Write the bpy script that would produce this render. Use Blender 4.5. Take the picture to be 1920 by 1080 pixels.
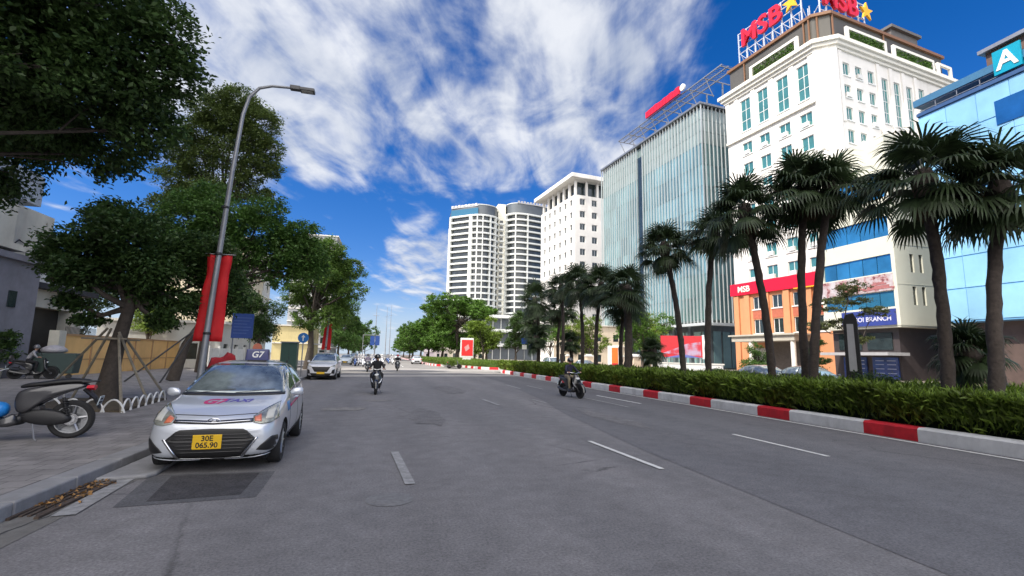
import bpy, bmesh, math, random
import numpy as np
from mathutils import Matrix, Vector
from mathutils.bvhtree import BVHTree

for o in list(bpy.data.objects):
    bpy.data.objects.remove(o)
scene = bpy.context.scene
COL = scene.collection
R = math.radians

# ------------------------------------------------------------------ camera
cam_data = bpy.data.cameras.new('camera')
cam = bpy.data.objects.new('camera', cam_data)
COL.objects.link(cam)
scene.camera = cam
cam_data.sensor_width = 36
cam_data.lens = 36 * 900 / 1920
cam_data.clip_start = 0.05
cam_data.clip_end = 4000
YAW, PITCH, ROLL = R(14.3555), R(8.1148), R(1.06)
fw = Vector((math.sin(YAW) * math.cos(PITCH), math.cos(YAW) * math.cos(PITCH), math.sin(PITCH)))
rt = Vector((math.cos(YAW), -math.sin(YAW), 0))
up = rt.cross(fw)
rt2 = rt * math.cos(ROLL) + up * math.sin(ROLL)
up2 = up * math.cos(ROLL) - rt * math.sin(ROLL)
cm = Matrix((rt2, up2, -fw)).transposed().to_4x4()
cm.translation = (0, 0, 1.65)
cam.matrix_world = cm

# ------------------------------------------------------------------ sun, sky, exposure
SUN_AZ = Vector((-0.96, -0.28, 0)).normalized()     # towards the sun, on the ground plane
SUN_EL = R(47)
sun_data = bpy.data.lights.new('sun', 'SUN')
sun_data.energy = 3.0
sun_data.angle = R(0.53)
sun_data.color = (1.0, 0.93, 0.83)
sun = bpy.data.objects.new('sun', sun_data)
COL.objects.link(sun)
sdir = Vector((SUN_AZ.x * math.cos(SUN_EL), SUN_AZ.y * math.cos(SUN_EL), math.sin(SUN_EL)))
sun.rotation_euler = sdir.to_track_quat('Z', 'Y').to_euler()
sun.location = (-60, -20, 90)

vs = scene.view_settings
vs.view_transform = 'Standard'
vs.look = 'None'
vs.gamma = 1
vs.exposure = 0.92
scene.render.engine = 'CYCLES'
scene.cycles.max_bounces = 6
scene.cycles.transparent_max_bounces = 6

world = bpy.data.worlds.new('World')
scene.world = world
world.use_nodes = True
wt = world.node_tree
wt.nodes.clear()
def wn(t, **k):
    n = wt.nodes.new(t)
    for a, b in k.items():
        setattr(n, a, b)
    return n
def wl(a, b):
    wt.links.new(a, b)
def wmath(op, a, b=None, clamp=False):
    n = wn('ShaderNodeMath', operation=op, use_clamp=clamp)
    for i, s in enumerate((a, b)):
        if s is None: continue
        if isinstance(s, (int, float)): n.inputs[i].default_value = s
        else: wl(s, n.inputs[i])
    return n.outputs[0]
wout = wn('ShaderNodeOutputWorld')
wbg = wn('ShaderNodeBackground')
wl(wbg.outputs[0], wout.inputs[0])
sky = wn('ShaderNodeTexSky', sky_type='NISHITA')
sky.sun_disc = False
sky.sun_elevation = SUN_EL
sky.sun_rotation = math.atan2(SUN_AZ.x, SUN_AZ.y)
sky.air_density = 1.0
sky.dust_density = 0.25
sky.ozone_density = 3.0
hs = wn('ShaderNodeHueSaturation')
hs.inputs['Saturation'].default_value = 1.30
hs.inputs['Value'].default_value = 0.56
tint = wn('ShaderNodeVectorMath', operation='MULTIPLY')
tint.inputs[1].default_value = (0.80, 0.80, 1.0)
wl(sky.outputs[0], tint.inputs[0]); wl(tint.outputs[0], hs.inputs['Color'])
tc = wn('ShaderNodeTexCoord')
sep = wn('ShaderNodeSeparateXYZ')
wl(tc.outputs['Generated'], sep.inputs[0])
zc = wmath('MAXIMUM', sep.outputs[2], 0.0)
den = wmath('ADD', zc, 0.10)
cxy_x = wmath('DIVIDE', sep.outputs[0], den)
cxy_y = wmath('DIVIDE', sep.outputs[1], den)
CA = R(12)      # the cirrus bands run along this bearing
cu_ = wmath('SUBTRACT', wmath('MULTIPLY', cxy_x, math.cos(CA)), wmath('MULTIPLY', cxy_y, math.sin(CA)))
cv_ = wmath('ADD', wmath('MULTIPLY', cxy_x, math.sin(CA)), wmath('MULTIPLY', cxy_y, math.cos(CA)))
def wnoise(su, sv, scale, detail, rough, dist=0.0, off=(0, 0), skew=0.0):
    c = wn('ShaderNodeCombineXYZ')
    uu = wmath('ADD', cu_, wmath('MULTIPLY', cv_, skew))
    wl(wmath('ADD', wmath('MULTIPLY', uu, su), off[0]), c.inputs[0])
    wl(wmath('ADD', wmath('MULTIPLY', cv_, sv), off[1]), c.inputs[1])
    n = wn('ShaderNodeTexNoise')
    n.inputs['Scale'].default_value = scale
    n.inputs['Detail'].default_value = detail
    n.inputs['Roughness'].default_value = rough
    n.inputs['Distortion'].default_value = dist
    wl(c.outputs[0], n.inputs['Vector'])
    return n.outputs[0]
n1 = wnoise(1.4, .9, 1.9, 10, 0.56, 0.5, (5.6, 0.9), .15)
n2 = wnoise(2.6, .75, 2.6, 9, 0.56, 0.45, (0.4, 5.2), -.2)
n3 = wnoise(1.3, .8, 3.6, 8, 0.54, 0.5, (9, 2))
def blob(d, rad, amp):
    v = Vector(d).normalized()
    dp = wn('ShaderNodeVectorMath', operation='DOT_PRODUCT')
    wl(tc.outputs['Generated'], dp.inputs[0])
    dp.inputs[1].default_value = v
    mr = wn('ShaderNodeMapRange', interpolation_type='SMOOTHSTEP')
    mr.inputs[1].default_value = math.cos(R(rad)); mr.inputs[2].default_value = 1.0
    mr.inputs[3].default_value = 0; mr.inputs[4].default_value = amp
    wl(dp.outputs['Value'], mr.inputs[0])
    return mr.outputs[0]
blobs = [((-0.225, 0.835, 0.503), 20, 0.18), ((-0.03, 0.84, 0.54), 20, 0.09), ((0.18, 0.80, 0.58), 22, 0.11),
         ((0.03, 0.895, 0.445), 11, 0.07), ((0.28, 0.82, 0.49), 17, 0.10), ((0.46, 0.71, 0.53), 18, 0.19), ((-0.177, 0.893, 0.413), 10, 0.14),
         ((0.394, 0.739, 0.546), 3.5, 0.20), ((0.07, 0.98, 0.19), 7, 0.34), ((-0.34, 0.85, 0.42), 14, 0.14), ((0.30, 0.87, 0.38), 10, .05),
         ((0.72, 0.48, 0.50), 22, -0.30), ((-0.12, 0.955, 0.26), 9, -0.15)]
cov = wmath('ADD', wmath('ADD', wmath('ADD', wmath('MULTIPLY', n1, 0.85), wmath('MULTIPLY', n2, 0.75)), wmath('MULTIPLY', n3, 0.75)), -0.71)
for b in blobs:
    cov = wmath('ADD', cov, blob(*b))
mr = wn('ShaderNodeMapRange', interpolation_type='SMOOTHSTEP')
mr.inputs[1].default_value = 0.48; mr.inputs[2].default_value = 0.97
wl(cov, mr.inputs[0])
# thin white air near the horizon
hz = wn('ShaderNodeMapRange', interpolation_type='SMOOTHSTEP')
hz.inputs[1].default_value = 0.0; hz.inputs[2].default_value = 0.15
hz.inputs[3].default_value = 0.9; hz.inputs[4].default_value = 0.0
wl(sep.outputs[2], hz.inputs[0])
amt = wmath('MULTIPLY', mr.outputs[0], 0.93)
shade = wn('ShaderNodeMapRange')
shade.inputs[1].default_value = 0.32; shade.inputs[2].default_value = 0.62
wl(wmath('ADD', wmath('MULTIPLY', n3, 0.5), wmath('MULTIPLY', n1, 0.5)), shade.inputs[0])
cc = wn('ShaderNodeMix', data_type='RGBA')
cc.inputs[6].default_value = (1.2, 1.5, 2.15, 1)
cc.inputs[7].default_value = (3.45, 3.55, 3.75, 1)
wl(shade.outputs[0], cc.inputs[0])
mx = wn('ShaderNodeMix', data_type='RGBA')
wl(amt, mx.inputs[0])
hzm = wn('ShaderNodeMix', data_type='RGBA')
wl(hz.outputs[0], hzm.inputs[0]); wl(hs.outputs[0], hzm.inputs[6]); hzm.inputs[7].default_value = (2.2, 2.7, 3.3, 1)
wl(hzm.outputs[2], mx.inputs[6])
wl(cc.outputs[2], mx.inputs[7])
# unseen glow added behind the camera and round the sun, filling the shade
gl_ = wmath('MAXIMUM', blob((-0.35, -0.80, 0.62), 75, 1.0), blob((sdir.x, sdir.y, sdir.z), 38, 1.0))
glow = wn('ShaderNodeMix', data_type='RGBA')
wl(gl_, glow.inputs[0]); wl(mx.outputs[2], glow.inputs[6]); glow.inputs[7].default_value = (12.5, 12.0, 11.6, 1)
wl(glow.outputs[2], wbg.inputs['Color'])
wbg.inputs['Strength'].default_value = 0.14

# ------------------------------------------------------------------ materials
MATS = {}
def pm(name, col, rough=0.6, metal=0.0, var=0.10, scale=3.0, bump=0.0, bscale=30.0, spec=0.5,
       coat=0.0, dirt=0.0, emit=0.0, island=0.0, transl=0.0, streak=False, alpha=1.0):
    if name in MATS: return MATS[name]
    m = bpy.data.materials.new(name); m.use_nodes = True
    t = m.node_tree; n = t.nodes; L = t.links
    b = n['Principled BSDF']
    b.inputs['Roughness'].default_value = rough
    b.inputs['Metallic'].default_value = metal
    b.inputs['Specular IOR Level'].default_value = spec
    b.inputs['Coat Weight'].default_value = coat
    b.inputs['Coat Roughness'].default_value = 0.06
    if alpha < 1: b.inputs['Alpha'].default_value = alpha
    tcn = n.new('ShaderNodeTexCoord')
    no = n.new('ShaderNodeTexNoise'); no.inputs['Scale'].default_value = scale
    no.inputs['Detail'].default_value = 6; no.inputs['Roughness'].default_value = 0.65
    if streak:
        mp = n.new('ShaderNodeMapping'); mp.inputs['Scale'].default_value = (1, 1, 0.12)
        L.new(tcn.outputs['Object'], mp.inputs[0]); L.new(mp.outputs[0], no.inputs['Vector'])
    else:
        L.new(tcn.outputs['Object'], no.inputs['Vector'])
    r = n.new('ShaderNodeMapRange'); r.inputs[1].default_value = 0.28; r.inputs[2].default_value = 0.72
    r.inputs[3].default_value = 1 - var; r.inputs[4].default_value = 1 + var
    L.new(no.outputs[0], r.inputs[0])
    fac = r.outputs[0]
    if island:
        g = n.new('ShaderNodeNewGeometry')
        r2 = n.new('ShaderNodeMapRange'); r2.inputs[3].default_value = 1 - island; r2.inputs[4].default_value = 1 + island
        L.new(g.outputs['Random Per Island'], r2.inputs[0])
        mm = n.new('ShaderNodeMath'); mm.operation = 'MULTIPLY'
        L.new(fac, mm.inputs[0]); L.new(r2.outputs[0], mm.inputs[1]); fac = mm.outputs[0]
    vm = n.new('ShaderNodeVectorMath'); vm.operation = 'SCALE'
    vm.inputs[0].default_value = col[:3]
    L.new(fac, vm.inputs['Scale'])
    out = vm.outputs[0]
    if dirt:
        n2_ = n.new('ShaderNodeTexNoise'); n2_.inputs['Scale'].default_value = scale * 0.35; n2_.inputs['Detail'].default_value = 8
        n2_.inputs['Roughness'].default_value = 0.7
        mp = n.new('ShaderNodeMapping'); mp.inputs['Scale'].default_value = (1, 1, 0.25); mp.inputs['Location'].default_value = (7, 3, 1)
        L.new(tcn.outputs['Object'], mp.inputs[0]); L.new(mp.outputs[0], n2_.inputs['Vector'])
        r3 = n.new('ShaderNodeMapRange'); r3.inputs[1].default_value = 0.5; r3.inputs[2].default_value = 0.75; r3.inputs[4].default_value = dirt
        L.new(n2_.outputs[0], r3.inputs[0])
        mix = n.new('ShaderNodeMix'); mix.data_type = 'RGBA'
        L.new(r3.outputs[0], mix.inputs[0]); L.new(out, mix.inputs[6])
        mix.inputs[7].default_value = (col[0] * 0.35 + .01, col[1] * 0.33 + .01, col[2] * 0.3 + .01, 1)
        out = mix.outputs[2]
    L.new(out, b.inputs['Base Color'])
    if emit:
        L.new(out, b.inputs['Emission Color']); b.inputs['Emission Strength'].default_value = emit
    if bump:
        nb = n.new('ShaderNodeTexNoise'); nb.inputs['Scale'].default_value = bscale; nb.inputs['Detail'].default_value = 5
        L.new(tcn.outputs['Object'], nb.inputs['Vector'])
        bp = n.new('ShaderNodeBump'); bp.inputs['Strength'].default_value = bump; bp.inputs['Distance'].default_value = 0.02
        L.new(nb.outputs[0], bp.inputs['Height']); L.new(bp.outputs[0], b.inputs['Normal'])
    if transl:
        tr = n.new('ShaderNodeBsdfTranslucent'); L.new(out, tr.inputs['Color'])
        ms = n.new('ShaderNodeMixShader'); ms.inputs[0].default_value = transl
        o = n['Material Output']
        L.new(b.outputs[0], ms.inputs[1]); L.new(tr.outputs[0], ms.inputs[2]); L.new(ms.outputs[0], o.inputs[0])
    MATS[name] = m
    return m

def tree_nodes(name):
    m = bpy.data.materials.new(name); m.use_nodes = True
    MATS[name] = m
    return m, m.node_tree.nodes, m.node_tree.links, m.node_tree.nodes['Principled BSDF']

# ------------------------------------------------------------------ object helpers
def tag(o, label=None, cat=None, group=None, kind=None):
    if label: o['label'] = label
    if cat: o['category'] = cat
    if group: o['group'] = group
    if kind: o['kind'] = kind
    return o
def empty(name, loc=(0, 0, 0), rz=0.0, label=None, cat=None, group=None, parent=None):
    o = bpy.data.objects.new(name, None); COL.objects.link(o)
    o.location = loc; o.rotation_euler = (0, 0, rz)
    o.empty_display_size = 0.3
    if parent is not None: o.parent = parent
    return tag(o, label, cat, group)
def copy_tree(o, parent=None):
    c = o.copy(); COL.objects.link(c)
    if parent is not None: c.parent = parent
    for ch in [x for x in bpy.data.objects if x.parent == o]:
        copy_tree(ch, c)
    return c
def link_mesh(name, me, mats, parent=None, smooth=False):
    if not isinstance(mats, (list, tuple)): mats = [mats]
    if len(me.materials) == 0:
        for m in mats: me.materials.append(m)
    if smooth:
        me.polygons.foreach_set('use_smooth', [True] * len(me.polygons))
    o = bpy.data.objects.new(name, me); COL.objects.link(o)
    if parent is not None: o.parent = parent
    return o

class MB:
    def __init__(s):
        s.v = []; s.f = []; s.mi = []; s.cur = 0; s.T = None
    def add(s, vs_, fs):
        b = len(s.v)
        if s.T is not None: vs_ = [tuple(s.T @ Vector(v)) for v in vs_]
        s.v.extend(vs_)
        s.f.extend([tuple(b + i for i in f) for f in fs])
        s.mi.extend([s.cur] * len(fs))
        return s
    def box(s, x0, x1, y0, y1, z0, z1):
        return s.add([(x0, y0, z0), (x1, y0, z0), (x1, y1, z0), (x0, y1, z0), (x0, y0, z1), (x1, y0, z1), (x1, y1, z1), (x0, y1, z1)],
                     [(0, 3, 2, 1), (4, 5, 6, 7), (0, 1, 5, 4), (1, 2, 6, 5), (2, 3, 7, 6), (3, 0, 4, 7)])
    def prism(s, poly, a0, a1, axis='z'):
        n = len(poly)
        def p(u, w, a):
            return (u, w, a) if axis == 'z' else ((u, a, w) if axis == 'y' else (a, u, w))
        vs_ = [p(u, w, a0) for u, w in poly] + [p(u, w, a1) for u, w in poly]
        fs = [tuple(range(n))[::-1], tuple(range(n, 2 * n))] + [(i, (i + 1) % n, n + (i + 1) % n, n + i) for i in range(n)]
        return s.add(vs_, fs)
    def tube(s, pts, rad, n=8, cap=True, sx=1.0):
        pts = [Vector(p) for p in pts]
        if not isinstance(rad, (list, tuple)): rad = [rad] * len(pts)
        vs_ = []; N = len(pts)
        ref = None
        for i, p in enumerate(pts):
            d = (pts[min(i + 1, N - 1)] - pts[max(i - 1, 0)]).normalized()
            if ref is None:
                ref = Vector((0, 0, 1)) if abs(d.z) < 0.9 else Vector((1, 0, 0))
            a = d.cross(ref).normalized(); b = a.cross(d).normalized(); ref = b
            for k in range(n):
                t = 2 * math.pi * k / n
                vs_.append(tuple(p + (a * math.cos(t) * sx + b * math.sin(t)) * rad[i]))
        fs = []
        for i in range(N - 1):
            for k in range(n):
                fs.append((i * n + k, i * n + (k + 1) % n, (i + 1) * n + (k + 1) % n, (i + 1) * n + k))
        if cap:
            fs.append(tuple(range(n))[::-1]); fs.append(tuple((N - 1) * n + k for k in range(n)))
        return s.add(vs_, fs)
    def lathe(s, prof, n=24, axis='z', c=(0, 0, 0)):
        vs_ = []; N = len(prof)
        for r, h in prof:
            for k in range(n):
                t = 2 * math.pi * k / n; a, b = r * math.cos(t), r * math.sin(t)
                q = (a, b, h) if axis == 'z' else ((h, a, b) if axis == 'x' else (a, h, b))
                vs_.append((q[0] + c[0], q[1] + c[1], q[2] + c[2]))
        fs = [(i * n + k, i * n + (k + 1) % n, (i + 1) * n + (k + 1) % n, (i + 1) * n + k) for i in range(N - 1) for k in range(n)]
        if prof[0][0] > 1e-4: fs.append(tuple(range(n))[::-1])
        if prof[-1][0] > 1e-4: fs.append(tuple((N - 1) * n + k for k in range(n)))
        return s.add(vs_, fs)
    def loft(s, rings, cap=True):
        n = len(rings[0]); vs_ = [tuple(p) for r_ in rings for p in r_]
        fs = [(i * n + k, i * n + (k + 1) % n, (i + 1) * n + (k + 1) % n, (i + 1) * n + k) for i in range(len(rings) - 1) for k in range(n)]
        if cap:
            fs.append(tuple(range(n))[::-1]); fs.append(tuple((len(rings) - 1) * n + k for k in range(n)))
        return s.add(vs_, fs)
    def mesh(s, name):
        me = bpy.data.meshes.new(name)
        me.from_pydata(s.v, [], s.f)
        if s.cur or any(s.mi): me.polygons.foreach_set('material_index', s.mi)
        me.update()
        return me
    def build(s, name, mats, parent=None, smooth=False, bevel=0.0, sub=0):
        me = s.mesh(name)
        if smooth or sub or bevel:
            bm = bmesh.new(); bm.from_mesh(me); bmesh.ops.recalc_face_normals(bm, faces=bm.faces); bm.to_mesh(me); bm.free()
        o = link_mesh(name, me, mats, parent, smooth or bool(sub))
        if bevel:
            b = o.modifiers.new('bevel', 'BEVEL'); b.width = bevel; b.segments = 2; b.limit_method = 'ANGLE'
        if sub:
            q = o.modifiers.new('subsurf', 'SUBSURF'); q.levels = sub; q.render_levels = sub
        if smooth and not sub:
            try: me.set_sharp_from_angle(angle=R(40))
            except Exception: pass
        return o

def np_mesh(name, V, F, mats, parent=None):
    """V (n,3), F (m,4) arrays -> object"""
    me = bpy.data.meshes.new(name)
    k = F.shape[1]
    me.vertices.add(len(V)); me.loops.add(F.size); me.polygons.add(len(F))
    me.vertices.foreach_set('co', np.ascontiguousarray(V, dtype=np.float32).ravel())
    me.loops.foreach_set('vertex_index', np.ascontiguousarray(F, dtype=np.int32).ravel())
    me.polygons.foreach_set('loop_start', np.arange(0, F.size, k, dtype=np.int32))
    me.polygons.foreach_set('loop_total', np.full(len(F), k, dtype=np.int32))
    me.update(calc_edges=True); me.validate()
    return link_mesh(name, me, mats, parent)

def text_mesh(txt, size=1.0, depth=0.02, shear=0.0, bold=0.0, align='CENTER', space=1.0):
    cu = bpy.data.curves.new('lettering', 'FONT')
    cu.body = txt; cu.size = size; cu.extrude = depth; cu.shear = shear; cu.offset = bold
    cu.align_x = align; cu.align_y = 'CENTER'; cu.space_character = space; cu.resolution_u = 4
    o = bpy.data.objects.new('lettering', cu); COL.objects.link(o)
    dg = bpy.context.evaluated_depsgraph_get(); dg.update()
    me = bpy.data.meshes.new_from_object(o.evaluated_get(dg), depsgraph=dg)
    bpy.data.objects.remove(o); bpy.data.curves.remove(cu)
    me.materials.clear()
    return me
def text_obj(name, txt, size, mat_, parent, M, **k):
    """M: 4x4 matrix local to the parent; text lies in its XY plane facing +Z"""
    me = text_mesh(txt, size, **k)
    me.transform(M)
    return link_mesh(name, me, mat_, parent)
def frame_m(origin, xdir, ydir):
    x = Vector(xdir).normalized(); y = Vector(ydir).normalized(); z = x.cross(y)
    m = Matrix((x, y, z)).transposed().to_4x4(); m.translation = origin
    return m
def evaluated(o):
    dg = bpy.context.evaluated_depsgraph_get(); dg.update()
    return bpy.data.meshes.new_from_object(o.evaluated_get(dg), depsgraph=dg)

# ------------------------------------------------------------------ ground, road, pavement
def ground_mat(name, c1, c2, grain=0.35, patch=0.25, rough=0.85, bump=0.35, tracks=False):
    m, n, L, b = tree_nodes(name)
    b.inputs['Roughness'].default_value = rough
    b.inputs['Specular IOR Level'].default_value = 0.3
    tcn = n.new('ShaderNodeTexCoord')
    big = n.new('ShaderNodeTexNoise'); big.inputs['Scale'].default_value = 0.22; big.inputs['Detail'].default_value = 7; big.inputs['Roughness'].default_value = .62
    mp = n.new('ShaderNodeMapping'); mp.inputs['Scale'].default_value = (1.6, 0.45, 1)
    L.new(tcn.outputs['Object'], mp.inputs[0]); L.new(mp.outputs[0], big.inputs['Vector'])
    fine = n.new('ShaderNodeTexNoise'); fine.inputs['Scale'].default_value = 38; fine.inputs['Detail'].default_value = 4; fine.inputs['Roughness'].default_value = .8
    L.new(tcn.outputs['Object'], fine.inputs['Vector'])
    mid = n.new('ShaderNodeTexNoise'); mid.inputs['Scale'].default_value = 3.2; mid.inputs['Detail'].default_value = 8; mid.inputs['Roughness'].default_value = .7
    L.new(tcn.outputs['Object'], mid.inputs['Vector'])
    mixc = n.new('ShaderNodeMix'); mixc.data_type = 'RGBA'
    mixc.inputs[6].default_value = (*c1, 1); mixc.inputs[7].default_value = (*c2, 1)
    r = n.new('ShaderNodeMapRange'); r.inputs[1].default_value = .35; r.inputs[2].default_value = .68
    L.new(big.outputs[0], r.inputs[0]); L.new(r.outputs[0], mixc.inputs[0])
    r1 = n.new('ShaderNodeMapRange'); r1.inputs[1].default_value = .3; r1.inputs[2].default_value = .7; r1.inputs[3].default_value = 1 - grain; r1.inputs[4].default_value = 1 + grain
    L.new(fine.outputs[0], r1.inputs[0])
    r2 = n.new('ShaderNodeMapRange'); r2.inputs[1].default_value = .3; r2.inputs[2].default_value = .7; r2.inputs[3].default_value = 1 - patch; r2.inputs[4].default_value = 1 + patch
    L.new(mid.outputs[0], r2.inputs[0])
    mu = n.new('ShaderNodeMath'); mu.operation = 'MULTIPLY'; L.new(r1.outputs[0], mu.inputs[0]); L.new(r2.outputs[0], mu.inputs[1])
    if tracks:
        sp = n.new('ShaderNodeSeparateXYZ'); L.new(tcn.outputs['Object'], sp.inputs[0])
        wob = n.new('ShaderNodeTexNoise'); wob.inputs['Scale'].default_value = .35; wob.inputs['Detail'].default_value = 4; L.new(tcn.outputs['Object'], wob.inputs['Vector'])
        a1 = n.new('ShaderNodeMath'); a1.operation = 'MULTIPLY_ADD'; L.new(wob.outputs[0], a1.inputs[0]); a1.inputs[1].default_value = 1.6; L.new(sp.outputs[0], a1.inputs[2])
        a2 = n.new('ShaderNodeMath'); a2.operation = 'MULTIPLY'; a2.inputs[1].default_value = 3.5; L.new(a1.outputs[0], a2.inputs[0])
        a3 = n.new('ShaderNodeMath'); a3.operation = 'SINE'; L.new(a2.outputs[0], a3.inputs[0])
        a4 = n.new('ShaderNodeMath'); a4.operation = 'MULTIPLY_ADD'; L.new(a3.outputs[0], a4.inputs[0]); a4.inputs[1].default_value = .055; a4.inputs[2].default_value = 1.0
        m2_ = n.new('ShaderNodeMath'); m2_.operation = 'MULTIPLY'; L.new(mu.outputs[0], m2_.inputs[0]); L.new(a4.outputs[0], m2_.inputs[1]); mu = m2_
        # crazing: thin dark cracks from voronoi edges, broken up by noise
        vo = n.new('ShaderNodeTexVoronoi'); vo.feature = 'DISTANCE_TO_EDGE'; vo.inputs['Scale'].default_value = .42
        wv = n.new('ShaderNodeMix'); wv.data_type = 'VECTOR'; wv.inputs[0].default_value = .12
        L.new(tcn.outputs['Object'], wv.inputs[4]); L.new(mid.outputs[1], wv.inputs[5]); L.new(wv.outputs[1], vo.inputs['Vector'])
        c1_ = n.new('ShaderNodeMapRange'); c1_.inputs[1].default_value = .0; c1_.inputs[2].default_value = .012; c1_.inputs[3].default_value = .55; c1_.inputs[4].default_value = 0.
        L.new(vo.outputs['Distance'], c1_.inputs[0])
        c2_ = n.new('ShaderNodeMapRange'); c2_.inputs[1].default_value = .52; c2_.inputs[2].default_value = .62; L.new(big.outputs[0], c2_.inputs[0])
        c3_ = n.new('ShaderNodeMath'); c3_.operation = 'MULTIPLY'; L.new(c1_.outputs[0], c3_.inputs[0]); L.new(c2_.outputs[0], c3_.inputs[1])
        c4_ = n.new('ShaderNodeMath'); c4_.operation = 'SUBTRACT'; c4_.inputs[0].default_value = 1.0; L.new(c3_.outputs[0], c4_.inputs[1])
        # oil spots
        ov = n.new('ShaderNodeTexVoronoi'); ov.inputs['Scale'].default_value = .9; L.new(tcn.outputs['Object'], ov.inputs['Vector'])
        o1 = n.new('ShaderNodeMapRange'); o1.interpolation_type = 'SMOOTHSTEP'; o1.inputs[1].default_value = .02; o1.inputs[2].default_value = .11; o1.inputs[3].default_value = .82; o1.inputs[4].default_value = 1.0
        L.new(ov.outputs['Distance'], o1.inputs[0])
        m3_ = n.new('ShaderNodeMath'); m3_.operation = 'MULTIPLY'; L.new(c4_.outputs[0], m3_.inputs[0]); L.new(o1.outputs[0], m3_.inputs[1])
        m4_ = n.new('ShaderNodeMath'); m4_.operation = 'MULTIPLY'; L.new(mu.outputs[0], m4_.inputs[0]); L.new(m3_.outputs[0], m4_.inputs[1]); mu = m4_
    vm = n.new('ShaderNodeVectorMath'); vm.operation = 'SCALE'
    L.new(mixc.outputs[2], vm.inputs[0]); L.new(mu.outputs[0], vm.inputs['Scale'])
    L.new(vm.outputs[0], b.inputs['Base Color'])
    bp = n.new('ShaderNodeBump'); bp.inputs['Strength'].default_value = bump; bp.inputs['Distance'].default_value = 0.01
    L.new(fine.outputs[0], bp.inputs['Height']); L.new(bp.outputs[0], b.inputs['Normal'])
    return m
def paver_mat(name, c, w=0.4, h=0.4, mortar=(0.05, 0.05, 0.05), var=0.25, rot=0.0):
    m, n, L, b = tree_nodes(name)
    b.inputs['Roughness'].default_value = 0.8
    tcn = n.new('ShaderNodeTexCoord'); mp = n.new('ShaderNodeMapping'); mp.inputs['Rotation'].default_value = (0, 0, R(rot))
    L.new(tcn.outputs['Object'], mp.inputs[0])
    br = n.new('ShaderNodeTexBrick'); L.new(mp.outputs[0], br.inputs['Vector'])
    br.inputs['Scale'].default_value = 1.0; br.inputs['Brick Width'].default_value = w; br.inputs['Row Height'].default_value = h
    br.inputs['Mortar Size'].default_value = 0.008; br.inputs['Color1'].default_value = (*[x * (1 - var) for x in c], 1)
    br.inputs['Color2'].default_value = (*[x * (1 + var) for x in c], 1); br.inputs['Mortar'].default_value = (*mortar, 1)
    no = n.new('ShaderNodeTexNoise'); no.inputs['Scale'].default_value = 1.4; no.inputs['Detail'].default_value = 9; no.inputs['Roughness'].default_value = .72
    L.new(tcn.outputs['Object'], no.inputs['Vector'])
    r = n.new('ShaderNodeMapRange'); r.inputs[1].default_value = .3; r.inputs[2].default_value = .7; r.inputs[3].default_value = .68; r.inputs[4].default_value = 1.3
    L.new(no.outputs[0], r.inputs[0])
    vm = n.new('ShaderNodeVectorMath'); vm.operation = 'SCALE'; L.new(br.outputs[0], vm.inputs[0]); L.new(r.outputs[0], vm.inputs['Scale'])
    L.new(vm.outputs[0], b.inputs['Base Color'])
    bp = n.new('ShaderNodeBump'); bp.inputs['Strength'].default_value = .5; bp.inputs['Distance'].default_value = .01; bp.invert = True
    L.new(br.outputs['Fac'], bp.inputs['Height']); L.new(bp.outputs[0], b.inputs['Normal'])
    return m

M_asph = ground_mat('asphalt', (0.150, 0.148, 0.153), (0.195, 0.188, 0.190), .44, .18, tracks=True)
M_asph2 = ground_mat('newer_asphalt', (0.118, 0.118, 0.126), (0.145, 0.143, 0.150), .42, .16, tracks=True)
M_cross = ground_mat('sunlit_toned_asphalt', (0.30, 0.285, 0.265), (0.38, 0.36, 0.335), .2, .15)  # asphalt with the sunlit look mixed into a paler colour
M_mid = ground_mat('sunlit_toned_road', (0.21, 0.20, 0.19), (0.27, 0.26, 0.245), .2, .15)  # paler road tone, standing in for sun on the far road
M_earth = ground_mat('earth', (0.07, 0.055, 0.04), (0.12, 0.10, 0.07), .4, .4, .95)
M_far = ground_mat('town_ground', (0.12, 0.12, 0.115), (0.17, 0.165, 0.15), .3, .3, .95)
M_pave = paver_mat('grey_pavers', (0.225, 0.212, 0.205), .3, .3, (0.12, 0.115, 0.11), .12)
M_paveR = paver_mat('far_pavers', (0.25, 0.21, 0.18), .3, .3)
M_kerbst = pm('kerb_stone', (0.25, 0.25, 0.255), .8, var=.18, scale=4, bump=.3, bscale=60, dirt=.35)
M_white = pm('road_paint', (0.62, 0.62, 0.60), .75, var=.2, scale=9, dirt=.35)
M_worn = pm('worn_road_paint', (0.27, 0.27, 0.27), .8, var=.35, scale=10, dirt=.4)
M_kwhite = pm('white_kerb_paint', (0.64, 0.64, 0.63), .7, var=.14, scale=3, dirt=.5)
M_kred = pm('red_kerb_paint', (0.55, 0.012, 0.02), .6, var=.25, scale=4, dirt=.5)

def sheet(name, poly, z, mat_, tagk='structure', thick=None, parent=None):
    mb = MB()
    if thick is None:
        mb.add([(x, y, z) for x, y in poly], [tuple(range(len(poly)))])
    else:
        mb.prism(poly, z - thick, z)
    o = mb.build(name, mat_, parent)
    if parent is None: o['kind'] = tagk
    return o
def rect(x0, x1, y0, y1): return [(x0, y0), (x1, y0), (x1, y1), (x0, y1)]

sheet('ground', rect(-2500, 2500, -400, 3500), -0.02, M_far)
sheet('road', [(-3.35, -40), (11.1, -40), (11.1, 900), (-7.3, 900), (-7.3, 13), (-3.35, 12)], 0.0, M_asph)
sheet('road_lane', [(4.35, -40), (11.1, -40), (11.1, 50), (8.2, 50), (7.2, 30), (5.9, 18), (5.2, 13.8), (4.6, 8), (4.35, 2)], 0.004, M_asph2)
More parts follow.
